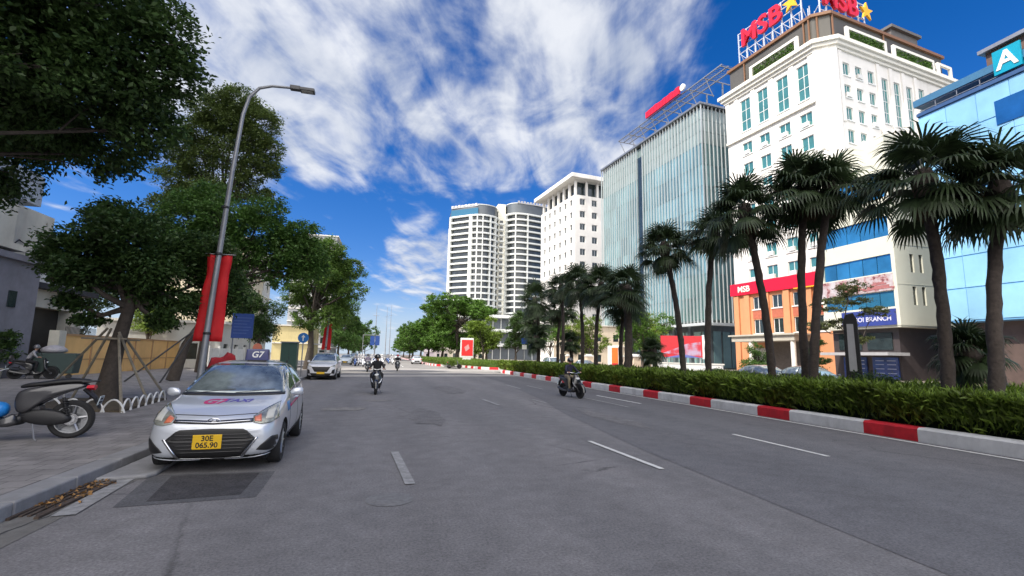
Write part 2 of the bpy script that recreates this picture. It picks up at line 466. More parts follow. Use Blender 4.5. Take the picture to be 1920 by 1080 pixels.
# cross street of the intersection, sunlight painted into its pale colour
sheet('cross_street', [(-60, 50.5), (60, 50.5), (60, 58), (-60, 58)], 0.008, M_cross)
sheet('far_road', [(-4.8, 42.5), (11.0, 44.5), (11.0, 600), (-7.1, 600), (-7.1, 50.4), (-4.8, 50.4)], 0.0045, M_mid)  # sunlit stretch of road, its brightness put into the colour
sheet('sunlit_band', [(-4.8, 36.0), (11.0, 39.6), (11.0, 42.0), (-4.8, 38.8)], 0.009, M_cross)  # pale sheet along the shadow edge, painted as lit road
sheet('side_road', rect(16.4, 24.5, -40, 49), 0.0, M_asph2)
sheet('far_pavement', rect(24.5, 60, -40, 50.4), 0.13, M_paveR, thick=.14)
sheet('far_pavement', rect(17.5, 60, 58.5, 600), 0.13, M_paveR, thick=.14)
sheet('pavement', [(-60, -40), (-3.75, -40), (-3.75, 12.2), (-5.1, 14), (-5.1, 50.3), (-60, 50.3)], 0.15, M_pave, thick=.17)
sheet('pavement', rect(-60, -7.2, 59, 600), 0.15, M_pave, thick=.17)
# left kerb stones and gutter
mb = MB()
random.seed(5)
y = -5.0
while y < 12:
    j = random.uniform(-.006, .006)
    mb.box(-3.75 + j, -3.45 + j, y + .006, y + .994, -0.01, 0.158 + random.uniform(-.004, .004))
    y += 1.0
mb.box(-5.1, -4.85, 14.2, 50.3, -.01, .16)
mb.prism([(-3.75, 12.0), (-3.45, 12.05), (-4.85, 14.2), (-5.1, 14.2)], -.01, .158)
o = mb.build('kerb', M_kerbst, bevel=.02); o['kind'] = 'structure'
sheet('gutter', rect(-3.45, -3.0, -5, 12), 0.005, pm('gutter_concrete', (0.16, 0.155, 0.145), .85, var=.3, scale=3, dirt=.6, bump=.4))
mb = MB()
for k in range(3):
    mb.box(-3.40 + k * .07, -3.37 + k * .07, 6.0, 7.2, .006, .022)
mb.box(-3.44, -3.41, 5.9, 7.3, .006, .03); mb.box(-3.22, -3.18, 5.9, 7.3, .006, .03)
tag(mb.build('drain_grate', pm('rusty_iron', (0.10, 0.075, 0.06), .7, .5, var=.4, scale=12)), 'rusty iron drain grate in the gutter beside the left kerb', 'drain')
# raised gutter ramp slab by the taxi
mb = MB(); mb.prism([(-3.44, 7.35), (-2.92, 7.45), (-2.86, 7.6), (-3.02, 10.2), (-3.44, 10.2)], .0, .055)
tag(mb.build('ramp_slab', M_kerbst, bevel=.02), 'low concrete ramp slab in the gutter beside the silver taxi', 'slab')
# asphalt patches, seams
sheet('asphalt_patch', [(-2.70, 6.18), (-2.94, 7.62), (-1.42, 7.60), (-1.36, 6.32)], .004, ground_mat('patch_rim', (0.085, 0.085, 0.092), (0.11, 0.11, 0.115), .4, .2))
sheet('asphalt_patch', [(-2.46, 6.34), (-2.66, 7.52), (-1.60, 7.52), (-1.56, 6.46)], .008, ground_mat('patch_core', (0.038, 0.038, 0.042), (0.065, 0.063, 0.066), .6, .35, bump=.8))
mb = MB()
def streakline(pts, w, z):
    vs_ = []
    for x, y_, in pts:
        vs_ += [(x - w * random.uniform(.3, 1), y_, z), (x + w * random.uniform(.3, 1), y_, z)]
    fs = [(2 * i, 2 * i + 1, 2 * i + 3, 2 * i + 2) for i in range(len(pts) - 1)]
    mb.add(vs_, fs)
random.seed(3)
streakline([(-3.2 + .12 * math.sin(t * 2.1) + .36 * (1 - min(1, max(0, (6.6 - t) / 2.0))) * 0 + random.uniform(-.02, .02) + (0.25 if t < 5 else 0.05), t) for t in np.arange(2.0, 7.2, .12)], .018, .006)
sheet_o = mb.build('road_crack', pm('crack_tar', (0.04, 0.04, 0.042), .9)); sheet_o['kind'] = 'structure'
# ragged worn repairs and stains on the carriageway
random.seed(21)
M_stain = ground_mat('stained_asphalt', (0.125, 0.122, 0.125), (0.165, 0.160, 0.162), .6, .3)
M_pale = ground_mat('dusty_asphalt', (0.185, 0.178, 0.172), (0.225, 0.215, 0.205), .5, .3)
for k, (cx, cy, rx, ry, mt) in enumerate([(1.1, 13.5, .5, 1.9, M_stain), (6.1, 12.6, .4, 2.2, M_stain), (-1.2, 15.5, .7, .5, M_pale), (3.0, 24, .7, 3.0, M_stain), (-.9, 27, .6, 2.6, M_stain), (-.2, 18.2, .55, .25, M_pale)]):
    n_ = 22; poly = []
    for q in range(n_):
        a = 2 * math.pi * q / n_; r_ = random.uniform(.72, 1.1); poly.append((cx + rx * r_ * math.cos(a), cy + ry * r_ * math.sin(a)))
    sheet('road_repair', poly, .0084, mt)
# manhole
mb = MB(); mb.lathe([(0.001, .006), (.20, .006), (.21, .003), (.27, .002)], 28, c=(0.12, 5.95, 0.003))
tag(mb.build('manhole_cover', pm('manhole_iron', (0.16, 0.16, 0.163), .8, 0.0, var=.3, scale=14, bump=.5)), 'round worn manhole cover let into the asphalt', 'manhole cover')
# lane markings
def dash(x0, y0, x1, y1, w, mat_=M_white):
    d = Vector((x1 - x0, y1 - y0)).normalized(); nrm = Vector((d.y, -d.x)) * w / 2
    sheet('lane_marking', [(x0 - nrm.x, y0 - nrm.y), (x0 + nrm.x, y0 + nrm.y), (x1 + nrm.x, y1 + nrm.y), (x1 - nrm.x, y1 - nrm.y)], .0125, mat_)
dash(.22, 8.7, .38, 6.55, .13, M_worn)
dash(4.12, 6.75, 4.0, 9.2, .09); dash(7.63, 7.1, 7.64, 9.55, .09)
dash(3.77, 16.26, 3.65, 18.46, .12, M_worn)
dash(5.69, 16.9, 5.58, 18.2, .10, M_worn); dash(6.78, 24.4, 6.84, 27.6, .12, M_worn)
dash(9.2, 16.4, 9.1, 20.1, .11); dash(8.1, 15.3, 8.05, 19.0, .09, M_worn); dash(7.9, 24, 7.9, 27, .1, M_worn)
for yy in (66, 74, 82, 92, 104): dash(2.2, yy, 2.2, yy + 4, .14)
sheet('edge_line', rect(10.78, 10.9, -5, 50), .0125, M_white)
sheet('parking_line', [(-3.12, 5.95), (-2.92, 5.98), (-3.04, 7.45), (-3.22, 7.45)], .0125, M_worn)

# median: kerb blocks painted red and white, soil, second island
kerb_y = []
def kerb_run(pts, h=.30, w=.28, pitch=None, first_red=True, phase=0.0):
    """painted kerb as one object, red and white blocks alternating along a polyline"""
    mbk = MB()
    seg = [0.0]
    for a, b in zip(pts[:-1], pts[1:]): seg.append(seg[-1] + math.dist(a, b))
    def at(s):
        s = max(0, min(seg[-1], s))
        for i in range(len(pts) - 1):
            if s <= seg[i + 1] or i == len(pts) - 2:
                t = (s - seg[i]) / (seg[i + 1] - seg[i])
                d = Vector((pts[i + 1][0] - pts[i][0], pts[i + 1][1] - pts[i][1])).normalized()
                return Vector((pts[i][0] + (pts[i + 1][0] - pts[i][0]) * t, pts[i][1] + (pts[i + 1][1] - pts[i][1]) * t)), Vector((d.y, -d.x))
    s = -phase; red = first_red
    while s < seg[-1]:
        L_ = pitch[0] if red else pitch[1]
        a0, a1 = max(0, s), min(seg[-1], s + L_)
        if a1 > a0 + .01:
            k = max(1, int((a1 - a0) / .7)); mbk.cur = 0 if red else 1
            for q in range(k):
                u0 = a0 + (a1 - a0) * q / k; u1 = a0 + (a1 - a0) * (q + 1) / k
                p0, n0 = at(u0 + .001); p1, n1_ = at(u1 - .001)
                ring = []
                for p, nn in ((p0, n0), (p1, n1_)):
                    ring.append([(p.x, p.y, -.01), (p.x + .0, p.y, h * .86), (p.x + nn.x * .05, p.y + nn.y * .05, h), (p.x + nn.x * w, p.y + nn.y * w, h), (p.x + nn.x * w, p.y + nn.y * w, -.01)])
                mbk.loft(ring)
        s += L_; red = not red
    return mbk
# blocks: red from 8.15 to 9.35, period 3.05
mk = kerb_run([(11.1, -6), (11.1, 44), (11.2, 47.5), (11.6, 49.6), (12.5, 50.6), (14, 51), (15.2, 50.6), (16, 49.5), (16.3, 47), (16.3, -6)], pitch=(1.22, 2.2), phase=3.0)
KERB1 = tag(mk.build('painted_kerb', [M_kred, M_kwhite]), 'red and white painted kerb around the near planted median', 'kerb', 'red and white kerbs')
mk = kerb_run([(6.4, 400), (6.6, 100), (7.0, 80), (7.6, 73), (9.3, 70.6), (10.4, 69), (11.3, 62), (11.9, 59), (13, 57.6), (14.6, 57.4), (16, 58.5), (16.4, 62), (16.4, 400)], pitch=(1.1, 1.6))
tag(mk.build('painted_kerb', [M_kred, M_kwhite]), 'red and white painted kerb around the farther island beyond the crossing', 'kerb', 'red and white kerbs')
sheet('median_soil', [(11.37, -6), (11.37, 44), (11.5, 47.4), (11.85, 49.3), (12.6, 50.3), (14, 50.7), (15, 50.3), (15.7, 49.3), (16.0, 47), (16.0, -6)], .24, M_earth)
sheet('island_soil', [(6.7, 400), (6.9, 100), (7.3, 80.2), (7.8, 73.4), (9.5, 71), (10.7, 69.1), (11.6, 62), (12.2, 59.2), (13, 57.95), (14.6, 57.8), (15.8, 58.8), (16.1, 62), (16.1, 400)], .24, M_earth)

# street hills: none; distance is flat

# ------------------------------------------------------------------ buildings
M_wallw = pm('white_render', (0.74, 0.72, 0.685), .75, var=.06, scale=.5, dirt=.5, bump=.06)
M_wallw2 = pm('white_stone_trim', (0.72, 0.70, 0.64), .7, var=.04, scale=1, dirt=.12)
M_cream = pm('cream_cladding', (0.62, 0.62, 0.52), .6, var=.04, scale=.6, dirt=.10)
M_glassg = pm('green_window_glass', (0.08, 0.25, 0.24), .08, .3, var=.25, scale=.8, spec=1.0)
M_glassd = pm('dark_window_glass', (0.03, 0.045, 0.05), .08, .2, var=.4, scale=1.5, spec=.9)
M_frame = pm('white_window_frame', (0.72, 0.73, 0.72), .5)
M_ac = pm('air_conditioner_plastic', (0.68, 0.68, 0.66), .5, var=.08)
M_dark = pm('dark_grey_paint', (0.03, 0.03, 0.032), .6)
M_metalg = pm('grey_metal', (0.30, 0.31, 0.33), .45, .7, var=.12)

def wall_grid(mb, us, zs, holes, P, depth=.18, nrm=None):
    """wall with rectangular holes in plane P(u, z, d); d is the depth into the wall"""
    U = sorted(set([us[0], us[1]] + [h[0] for h in holes] + [h[1] for h in holes]))
    Z = sorted(set([zs[0], zs[1]] + [h[2] for h in holes] + [h[3] for h in holes]))
    for i in range(len(U) - 1):
        z0 = None
        for j in range(len(Z) - 1):
            uc, zc_ = (U[i] + U[i + 1]) / 2, (Z[j] + Z[j + 1]) / 2
            hit = any(h[0] < uc < h[1] and h[2] < zc_ < h[3] for h in holes)
            if hit:
                if z0 is not None:
                    mb.add([P(U[i], z0, 0), P(U[i + 1], z0, 0), P(U[i + 1], Z[j], 0), P(U[i], Z[j], 0)], [(0, 1, 2, 3)]); z0 = None
            elif z0 is None: z0 = Z[j]
        if z0 is not None:
            mb.add([P(U[i], z0, 0), P(U[i + 1], z0, 0), P(U[i + 1], Z[-1], 0), P(U[i], Z[-1], 0)], [(0, 1, 2, 3)])
    for a, b_, c, d in holes:
        mb.add([P(a, c, 0), P(b_, c, 0), P(b_, d, 0), P(a, d, 0), P(a, c, depth), P(b_, c, depth), P(b_, d, depth), P(a, d, depth)],
               [(0, 1, 5, 4), (1, 2, 6, 5), (2, 3, 7, 6), (3, 0, 4, 7)])

def pbox(mb, P, u0, u1, z0, z1, d0, d1):
    vs_ = [P(u0, z0, d0), P(u1, z0, d0), P(u1, z0, d1), P(u0, z0, d1), P(u0, z1, d0), P(u1, z1, d0), P(u1, z1, d1), P(u0, z1, d1)]
    mb.add(vs_, [(0, 3, 2, 1), (4, 5, 6, 7), (0, 1, 5, 4), (1, 2, 6, 5), (2, 3, 7, 6), (3, 0, 4, 7)])

road_face = lambda u, z, d: (d, u, z)      # local: face on x = 0 looking to -x
cam_face = lambda u, z, d: (u, d, z)       # local: face on y = 0 looking to -y
_wcache = {}
def make_window(parent, face, u, z, w, h, depth=.18, glass=None, nx=2, nz=1, ac=False, sill=True, name='window'):
    """a window part: frame mesh, with pane and air conditioner as sub-parts; meshes are shared by size"""
    glass = glass or M_glassg
    key = (face is road_face, round(w, 2), round(h, 2), depth, glass.name, nx, nz, ac, sill)
    if key not in _wcache:
        P = face
        mb = MB(); t = .07
        pbox(mb, P, -w / 2, w / 2, 0, t, depth - .08, depth + .0); pbox(mb, P, -w / 2, w / 2, h - t, h, depth - .08, depth)
        pbox(mb, P, -w / 2, -w / 2 + t, t, h - t, depth - .08, depth); pbox(mb, P, w / 2 - t, w / 2, t, h - t, depth - .08, depth)
        for k in range(1, nx): pbox(mb, P, -w / 2 + w * k / nx - t / 2, -w / 2 + w * k / nx + t / 2, t, h - t, depth - .075, depth - .002)
        for k in range(1, nz): pbox(mb, P, -w / 2 + t, w / 2 - t, h * k / nz - t / 2, h * k / nz + t / 2, depth - .073, depth - .004)
        if sill: pbox(mb, P, -w / 2 - .12, w / 2 + .12, -.14, -.005, -.12, depth)
        gm = MB(); pbox(gm, P, -w / 2 + .01, w / 2 - .01, .01, h - .01, depth - .03, depth + .03)
        am = None
        if ac:
            a = MB(); pbox(a, P, -.42, .42, .05, .62, -.22, depth - .1); pbox(a, P, -.36, .1, .1, .56, -.235, -.22)
            am = a.mesh('air_conditioner'); am.materials.append(M_ac)
        fm = mb.mesh('window'); fm.materials.append(M_frame)
        gme = gm.mesh('pane'); gme.materials.append(glass)
        _wcache[key] = (fm, gme, am)
    fm, gme, am = _wcache[key]
    o = bpy.data.objects.new(name, fm); COL.objects.link(o); o.parent = parent
    o.location = face(u, z, 0)
    g = bpy.data.objects.new('pane', gme); COL.objects.link(g); g.parent = o
    if am:
        a = bpy.data.objects.new('air_conditioner', am); COL.objects.link(a); a.parent = o
    return o

# ---- the white bank headquarters with the orange base
T = empty('bank_building', (50, 42.75, 0), R(7.3), 'white high-rise office with dark attic, red rooftop letters and an orange brick base', 'building')
ucol = [3.2, 6.2, 9.3, 12.2]
LEN, WID = 15.6, 26.0
holes = []; wins = []
for u in ucol:
    holes.append((u - .85, u + .85, 34.5, 39.3)); wins.append((u, 34.5, 1.7, 4.8, 2, 3, False))
    for k in range(7):
        zt = 32.7 - 3.07 * k
        holes.append((u - .82, u + .82, zt - 1.85, zt)); wins.append((u, zt - 1.85, 1.64, 1.85, 2, 1, k % 3 != 1))
mb = MB()
wall_grid(mb, (1.5, LEN), (12.4, 40.4), holes, road_face, .22)
cholesC = []; winsC = []
ccol = [3.4, 5.7, 8.1]
for ci, u in enumerate(ccol):
    for k in range(6):
        zt = 38.6 - 2.95 * k
        cholesC.append((u - .6, u + .6, zt - 1.75, zt)); winsC.append((u, zt - 1.75, 1.2, 1.75, 2, 1, (k + ci) % 3 == 1))
for u in (10.8, 13.3, 15.9):
    cholesC.append((u - .6, u + .6, 32.0, 38.3)); winsC.append((u, 32.0, 1.2, 6.3, 2, 4, False))
    for k in range(3):
        zt = 29.8 - 2.95 * k
        cholesC.append((u - .6, u + .6, zt - 1.75, zt)); winsC.append((u, zt - 1.75, 1.2, 1.75, 2, 1, False))
for u in (18.6, 21.2, 23.8):
    for k in range(6):
        zt = 38.6 - 2.95 * k
        cholesC.append((u - .6, u + .6, zt - 1.75, zt)); winsC.append((u, zt - 1.75, 1.2, 1.75, 2, 1, False))
wall_grid(mb, (1.5, WID), (0, 40.4), cholesC, cam_face, .22)
# chamfered corner block with two engaged round pilasters
mb.add([(0, 1.5, 12.4), (0, 1.5, 40.4), (1.5, 0, 40.4), (1.5, 0, 12.4)], [(0, 1, 2, 3)])
mb.add([(.3, LEN, 0), (WID, LEN, 0), (WID, LEN, 40.4), (.3, LEN, 40.4)], [(0, 1, 2, 3)])
mb.add([(WID, 0, 0), (WID, LEN, 0), (WID, LEN, 40.4), (WID, 0, 40.4)], [(0, 1, 2, 3)])
mb.add([(0, LEN, 12.4), (.3, LEN, 12.4), (.3, LEN, 40.4), (0, LEN, 40.4)], [(0, 1, 2, 3)])
mb.build('wall', M_wallw, T)
mb = MB()
for c in ((.15, 1.35), (1.35, .15), (.62, .62)):
    mb.lathe([(.5, 12.4), (.5, 39.9)], 14, c=(c[0], c[1], 0))
mb.build('corner_pilaster', M_wallw, T, smooth=True)
for f, us_ in ((road_face, [2.05, 4.7, 7.75, 10.75, 13.7, 15.3]), (cam_face, [2.2, 9.4, 12.0, 14.6, 17.2])):
    for u in us_:
        m2 = MB(); w = .32
        pbox(m2, f, u - w, u + w, 33.9 if f is road_face else 30.6, 39.9, -.16, .0)
        m2.build('pilaster', M_wallw, T)
m2 = MB(); pbox(m2, road_face, 1.4, LEN, 33.45, 33.8, -.34, 0); m2.build('string_course', M_wallw2, T)
m2 = MB(); pbox(m2, cam_face, 9.2, 17.5, 30.2, 30.6, -.34, 0); m2.build('string_course', M_wallw2, T)
for w_ in wins: make_window(T, road_face, w_[0], w_[1], w_[2], w_[3], .22, nx=w_[4], nz=w_[5], ac=w_[6])
for w_ in winsC: make_window(T, cam_face, w_[0], w_[1], w_[2], w_[3], .22, nx=w_[4], nz=w_[5], ac=w_[6])
# cornice
def chm(o_, c): return [(-o_, c), (c, -o_), (WID + o_, -o_), (WID + o_, LEN + o_), (-o_, LEN + o_)]
mb = MB()
for o_, z0, z1 in ((.25, 40.0, 40.4), (.55, 40.403, 40.85), (.85, 40.853, 41.35)): mb.prism(chm(o_, 1.5 - o_ * .4), z0, z1)
mb.build('cornice', M_wallw2, T)
mb = MB(); mb.prism([(.6, 2.0), (2.0, .6), (WID - .6, .6), (WID - .6, LEN - .4), (.6, LEN - .4)], 41.353, 45.2)
mb.build('attic', pm('attic_cladding', (0.085, 0.08, 0.07), .5, var=.1, scale=.8, streak=True), T)
M_brown = pm('attic_brown_trim', (0.20, 0.10, 0.05), .5)
mb = MB(); mb.prism([(.3, 1.85), (1.85, .3), (WID - .3, .3), (WID - .3, LEN - .1), (.3, LEN - .1)], 45.203, 45.6)
for (x, y_) in ((.45, 2.3), (.9, 1.5), (2.2, .42), (.45, 12.4), (12.2, .42), (.45, 3.0)): mb.box(x - .08, x + .08, y_ - .08, y_ + .08, 41.4, 45.2)
mb.build('attic_trim', M_brown, T)
for f, a, b_ in ((road_face, 3.3, 10.8), (cam_face, 3.4, 11.2), (cam_face, 12.6, 21.5), (cam_face, 22.3, 25.6)):
    mb = MB()
    pbox(mb, f, a, b_, 43.0, 43.35, -.45, -.15); pbox(mb, f, a, a + .45, 41.353, 43.0, -.45, -.15); pbox(mb, f, b_ - .45, b_, 41.353, 43.0, -.45, -.15)
    mb.build('balcony_frame', M_wallw2, T)
# leafy planters in those frames
def leaf_patch(name, n, bounds, size, mat_, parent, seed):
    rng = np.random.default_rng(seed)
    x0, x1, y0, y1, z0, z1 = bounds
    c = np.stack([rng.uniform(x0, x1, n), rng.uniform(y0, y1, n), z0 + (z1 - z0) * rng.random(n) ** 1.4], 1)
    return leaves_obj(name, c, size, mat_, parent, rng)
# roof signs: red letters on a white steel frame
M_red = pm('red_sign_letters', (0.62, 0.01, 0.03), .4, coat=.3, var=.06)
M_steelw = pm('white_steel_frame', (0.62, 0.66, 0.72), .4, .3)
M_gold = pm('gold_sign', (0.75, 0.42, 0.02), .4)
def roof_sign(face, u0, u1, zb, off, flip):
    s = MB()
    n_ = 8
    for k in range(n_):
        u = u0 + (u1 - u0) * k / (n_ - 1)
        pbox(s, face, u - .07, u + .07, 45.6, zb + 3.4, off - .07, off + .07)
        pbox(s, face, u - .05, u + .05, 45.6, zb + 1.2, off + 1.5, off + 1.6)
        s.tube([face(u, 45.7, off + 1.55), face(u, zb + .8, off)], .05, 5)
        if k < n_ - 1:
            u2 = u0 + (u1 - u0) * (k + 1) / (n_ - 1)
            s.tube([face(u, 46.0, off), face(u2, zb + .2, off)], .04, 5)
    for z in (46.2, zb, zb + 1.1, zb + 2.2, zb + 3.3): pbox(s, face, u0, u1, z - .05, z + .05, off - .05, off + .05)
    s.build('sign_frame', M_steelw, T)
    uc = (u0 + u1) / 2
    if face is road_face: Mx = frame_m((off - .35, uc + .9, zb + 1.75), (0, -1, 0), (0, 0, 1))
    else: Mx = frame_m((uc - .9, off - .35, zb + 1.75), (1, 0, 0), (0, 0, 1))
    text_obj('sign_letters', 'MSB', 3.7, M_red, T, Mx, depth=.18, bold=.09, space=1.05)
    # the star-like emblem beside the letters
    st = MB()
    ux, uy = (0, -1) if face is road_face else (1, 0)
    cx, cy = ((off - .35, uc - 4.1) if face is road_face else (uc + 4.1, off - .35))
    pts = []
    for k in range(10):
        r_ = 1.35 if k % 2 == 0 else .55; a = math.pi / 2 + k * math.pi / 5
        pts.append((r_ * math.cos(a), r_ * math.sin(a)))
    nn = Vector((-1, 0, 0)) if face is road_face else Vector((0, -1, 0))
    vs_ = []
    for dd in (0, .25):
        for p, q in pts: vs_.append((cx + ux * p + nn.x * dd, cy + uy * p + nn.y * dd, zb + 1.9 + q))
    st.add(vs_, [tuple(range(10)), tuple(range(10, 20))[::-1]] + [(i, (i + 1) % 10, 10 + (i + 1) % 10, 10 + i) for i in range(10)])
    st.build('sign_emblem', M_gold, T)
roof_sign(road_face, 3.6, 13.8, 47.6, 1.2, False)
roof_sign(cam_face, 1.8, 10.6, 46.6, 1.6, False)
# red band and orange base
mb = MB(); pbox(mb, road_face, -.6, LEN + .4, 10.75, 12.4, -.5, 0.0); pbox(mb, cam_face, 0, 6, 10.75, 12.4, -.5, -.003)
mb.build('red_fascia', pm('red_fascia', (0.68, 0.005, 0.03), .4, var=.05, coat=.2), T)
text_obj('fascia_lettering', 'MSB', 1.15, pm('sign_white', (0.8, 0.78, 0.7), .5), T, frame_m((-.56, 13.6, 11.5), (0, -1, 0), (0, 0, 1)), depth=.03, bold=.02)
mb = MB(); pbox(mb, road_face, -.5, 6.0, 10.62, 10.747, -.6, -.1); mb.build('fascia_strip', M_gold, T)
M_or = pm('orange_render', (0.60, 0.27, 0.13), .75, var=.06, scale=1, dirt=.12)
M_or2 = pm('red_brick_panel', (0.42, 0.12, 0.07), .8, var=.12, scale=3)
holes = []; base_w = []
for u in (2.8, 5.8, 8.8, 11.8):
    holes += [(u - .75, u + .75, 8.6, 10.3), (u - .75, u + .75, 5.3, 7.2)]
    base_w += [(u, 8.6, 1.7), (u, 5.3, 1.9)]
holes += [(10.9, 12.7, .3, 3.4)]
mb = MB(); wall_grid(mb, (-2.0, LEN + .2), (0, 10.75), holes, lambda u, z, d: (d - .1, u, z), .3)
wall_grid(mb, (-.1, 8), (0, 10.75), [], lambda u, z, d: (u, d - 2.0, z), .3)
mb.build('orange_base', M_or, T)
for u in (1.3, 4.3, 7.3, 10.3, 13.4, 15.2):
    m2 = MB(); pbox(m2, road_face, u - .42, u + .42, 0, 10.7, -.36, -.1); m2.build('base_pilaster', M_or, T)
for u in (2.8, 5.8, 8.8, 11.8):
    m2 = MB(); pbox(m2, road_face, u - .8, u + .8, 7.3, 8.5, -.14, -.1); m2.build('brick_panel', M_or2, T)
for u, z, h in base_w: 
    w_ = make_window(T, road_face, u, z, 1.5, h, .22, glass=M_glassd, nx=2, nz=1); w_.location.x -= .1
mb = MB(); pbox(mb, road_face, 3.5, 12.6, 4.1, 4.75, -4.2, -.36); pbox(mb, road_face, 3.2, 12.9, 4.753, 4.95, -4.5, -.36); mb.build('entrance_canopy', pm('canopy_stone', (0.42, 0.40, 0.34), .7, dirt=.2), T)
mb = MB(); pbox(mb, road_face, 3.8, 10.2, .2, 4.1, -.9, -.37); mb.build('entrance_recess', pm('entrance_dark', (0.12, 0.10, 0.085), .5, var=.3), T)
for u in (4.0, 9.9):
    m2 = MB(); m2.lathe([(.28, 0), (.28, 4.1)], 14, c=(-3.8, u, 0)); m2.build('canopy_column', M_wallw2, T, smooth=True)
mb = MB(); pbox(mb, road_face, 10.95, 12.65, .3, 3.35, .0, .1); mb.build('poster_window', pm('pale_poster', (.6, .55, .53), .4, var=.25, scale=2), T)
# roof plant box on the attic
mb = MB(); mb.box(17, 23, 2, 9, 45.6, 48.6); mb.box(16.6, 23.4, 1.6, 9.4, 48.603, 49.0); mb.build('plant_room', pm('plant_room_grey', (.11, .105, .10), .6), T)

# ---- glass office with vertical fins
G_ = empty('glass_office', (50, 67.1, 0), R(5.6), 'teal glass office block screened by tall white vertical fins with a steel trellis roof', 'building')
M_teal = pm('teal_curtain_glass', (0.22, 0.37, 0.38), .10, .35, var=.3, scale=.12, spec=1, island=.30)
M_fin = pm('white_fin', (0.60, 0.63, 0.63), .4, .3, var=.05)
M_frit = pm('grey_fritted_glass', (0.30, 0.38, 0.37), .3, .2, var=.1, scale=.6, island=.08)
Lg, Wg, zb, zt = 33.0, 9.5, 7.7, 45.4
zsplit = 38.6
gl = MB(); gu = MB()
def panel_wall(mbx, face, u0, u1, z0, z1, du, dz, d):
    nu = max(1, round((u1 - u0) / du)); nz = max(1, round((z1 - z0) / dz))
    for i in range(nu):
        for j in range(nz):
            a = u0 + (u1 - u0) * i / nu; b_ = u0 + (u1 - u0) * (i + 1) / nu
            c = z0 + (z1 - z0) * j / nz; e = z0 + (z1 - z0) * (j + 1) / nz
            pbox(mbx, face, a + .02, b_ - .02, c + .05, e - .05, d, d + .06)
random.seed(4)
panel_wall(gl, road_face, .3, 17.2, zb + .5, zsplit, 1.35, 3.6, .5); panel_wall(gl, road_face, 19.0, Lg, zb + .5, zsplit, 1.35, 3.6, .5)
panel_wall(gl, cam_face, .6, Wg, zb + .5, zsplit, 1.35, 3.6, .5)
panel_wall(gu, road_face, .3, 17.2, zsplit, zt - .3, 1.35, 2.2, .5); gu2 = MB(); panel_wall(gu2, road_face, 19.0, Lg, zsplit, zt - .3, 1.35, 2.2, .5)
panel_wall(gu, cam_face, .6, Wg, zsplit, zt - .3, 1.35, 2.2, .5)
gl.build('curtain_wall', M_teal, G_); gu.build('upper_cladding', M_frit, G_); gu2.build('upper_cladding', M_frit, G_)
mb = MB(); mb.box(.62, Wg, .62, Lg, zb + .3, zt - .4); mb.build('core', pm('spandrel_grey', (0.16, 0.21, 0.21), .5), G_)
mb = MB(); pbox(mb, road_face, 17.3, 18.9, zb, zt - 2.5, .3, .7); mb.build('dark_slot', M_glassd, G_)
fin_n = 0
def fin_mesh(face, w=.07, d=.26):
    key = ('fin', face is road_face)
    m = MB(); pbox(m, face, -w / 2, w / 2, zb, zt, .02, .02 + d); me = m.mesh('fin'); me.materials.append(M_fin); return me
fr, fc = fin_mesh(road_face), fin_mesh(cam_face)
for f, me, u0, u1, du in ((road_face, fr, 0.0, 17.0, .86), (road_face, fr, 19.1, Lg, .86), (cam_face, fc, .95, Wg, .86)):
    n_ = int(round((u1 - u0) / du))
    for k in range(n_ + 1):
        o = bpy.data.objects.new('fin', me); COL.objects.link(o); o.parent = G_; o.location = f(u0 + (u1 - u0) * k / n_, 0, 0)
mb = MB(); pbox(mb, road_face, -.3, Lg, zb - .45, zb, -.35, .62); pbox(mb, cam_face, .62, Wg, zb - .45, zb, -.35, .62); mb.build('bottom_beam', M_fin, G_)
mb = MB(); pbox(mb, road_face, -.2, Lg, zt, zt + .35, -.2, .7); pbox(mb, cam_face, .7, Wg, zt, zt + .35, -.2, .7); mb.box(.7, Wg, .7, Lg, zt, zt + .2); mb.build('parapet', M_metalg, G_)
mb = MB()
for u in np.arange(1.5, Lg, 4.2): mb.box(1.2, 1.8, u, u + .6, 0, zb)
mb.box(3.2, Wg, 3, Lg, 0, zb + .3); mb.build('ground_storey', pm('ground_storey_dark', (0.10, 0.12, 0.13), .4, var=.3, scale=1), G_)
mb = MB()
for u in np.arange(3.3, Lg - 1, 2.1): pbox(mb, road_face, u, u + 1.7, .4, zb - 1.2, 3.12, 3.22)
for u in (3.6, 5.6, 7.4): pbox(mb, cam_face, u, u + 1.6, .4, zb - 1.2, 2.9, 2.99)
mb.build('shopfront_glass', M_teal, G_)
tr = MB()
for x in (-1.2, 0.1, 1.5): tr.box(x - .08, x + .08, -6.5, 23.5, 48.4, 48.6)
for y_ in np.arange(-6.3, 23.6, 3.7): tr.box(-1.3, 4.2, y_ - .07, y_ + .07, 48.25, 48.4)
for y_ in np.arange(-6.3, 23.6, .46): tr.box(-1.1, 1.4, y_ - .03, y_ + .03, 48.61, 48.64)
for y_ in np.arange(-2.6, 23.6, 3.7):
    tr.tube([(.6, y_, zt), (-1.0, y_, 48.3)], .07, 6); tr.box(2.5, 2.7, y_ - .1, y_ + .1, zt, 48.2)
tr.build('roof_trellis', M_metalg, G_)
# red sign bar of joined raised blocks
mb = MB(); random.seed(2)
y_ = 3.0
while y_ < 12.6:
    w_ = random.uniform(.75, 1.0); mb.box(-1.9, -1.5, y_, y_ + w_ - .05, 48.5, 49.8 + random.uniform(-.1, .1)); y_ += w_
mb.box(-1.7, -1.52, 2.9, 12.7, 48.9, 49.3)
mb.build('red_sign', M_red, G_); 
mb = MB(); mb.lathe([(.01, -2.0), (.6, -1.9), (.6, -1.6)], 20, axis='x', c=(0, 2.1, 49.2)); mb.build('sign_emblem', M_frame, G_)

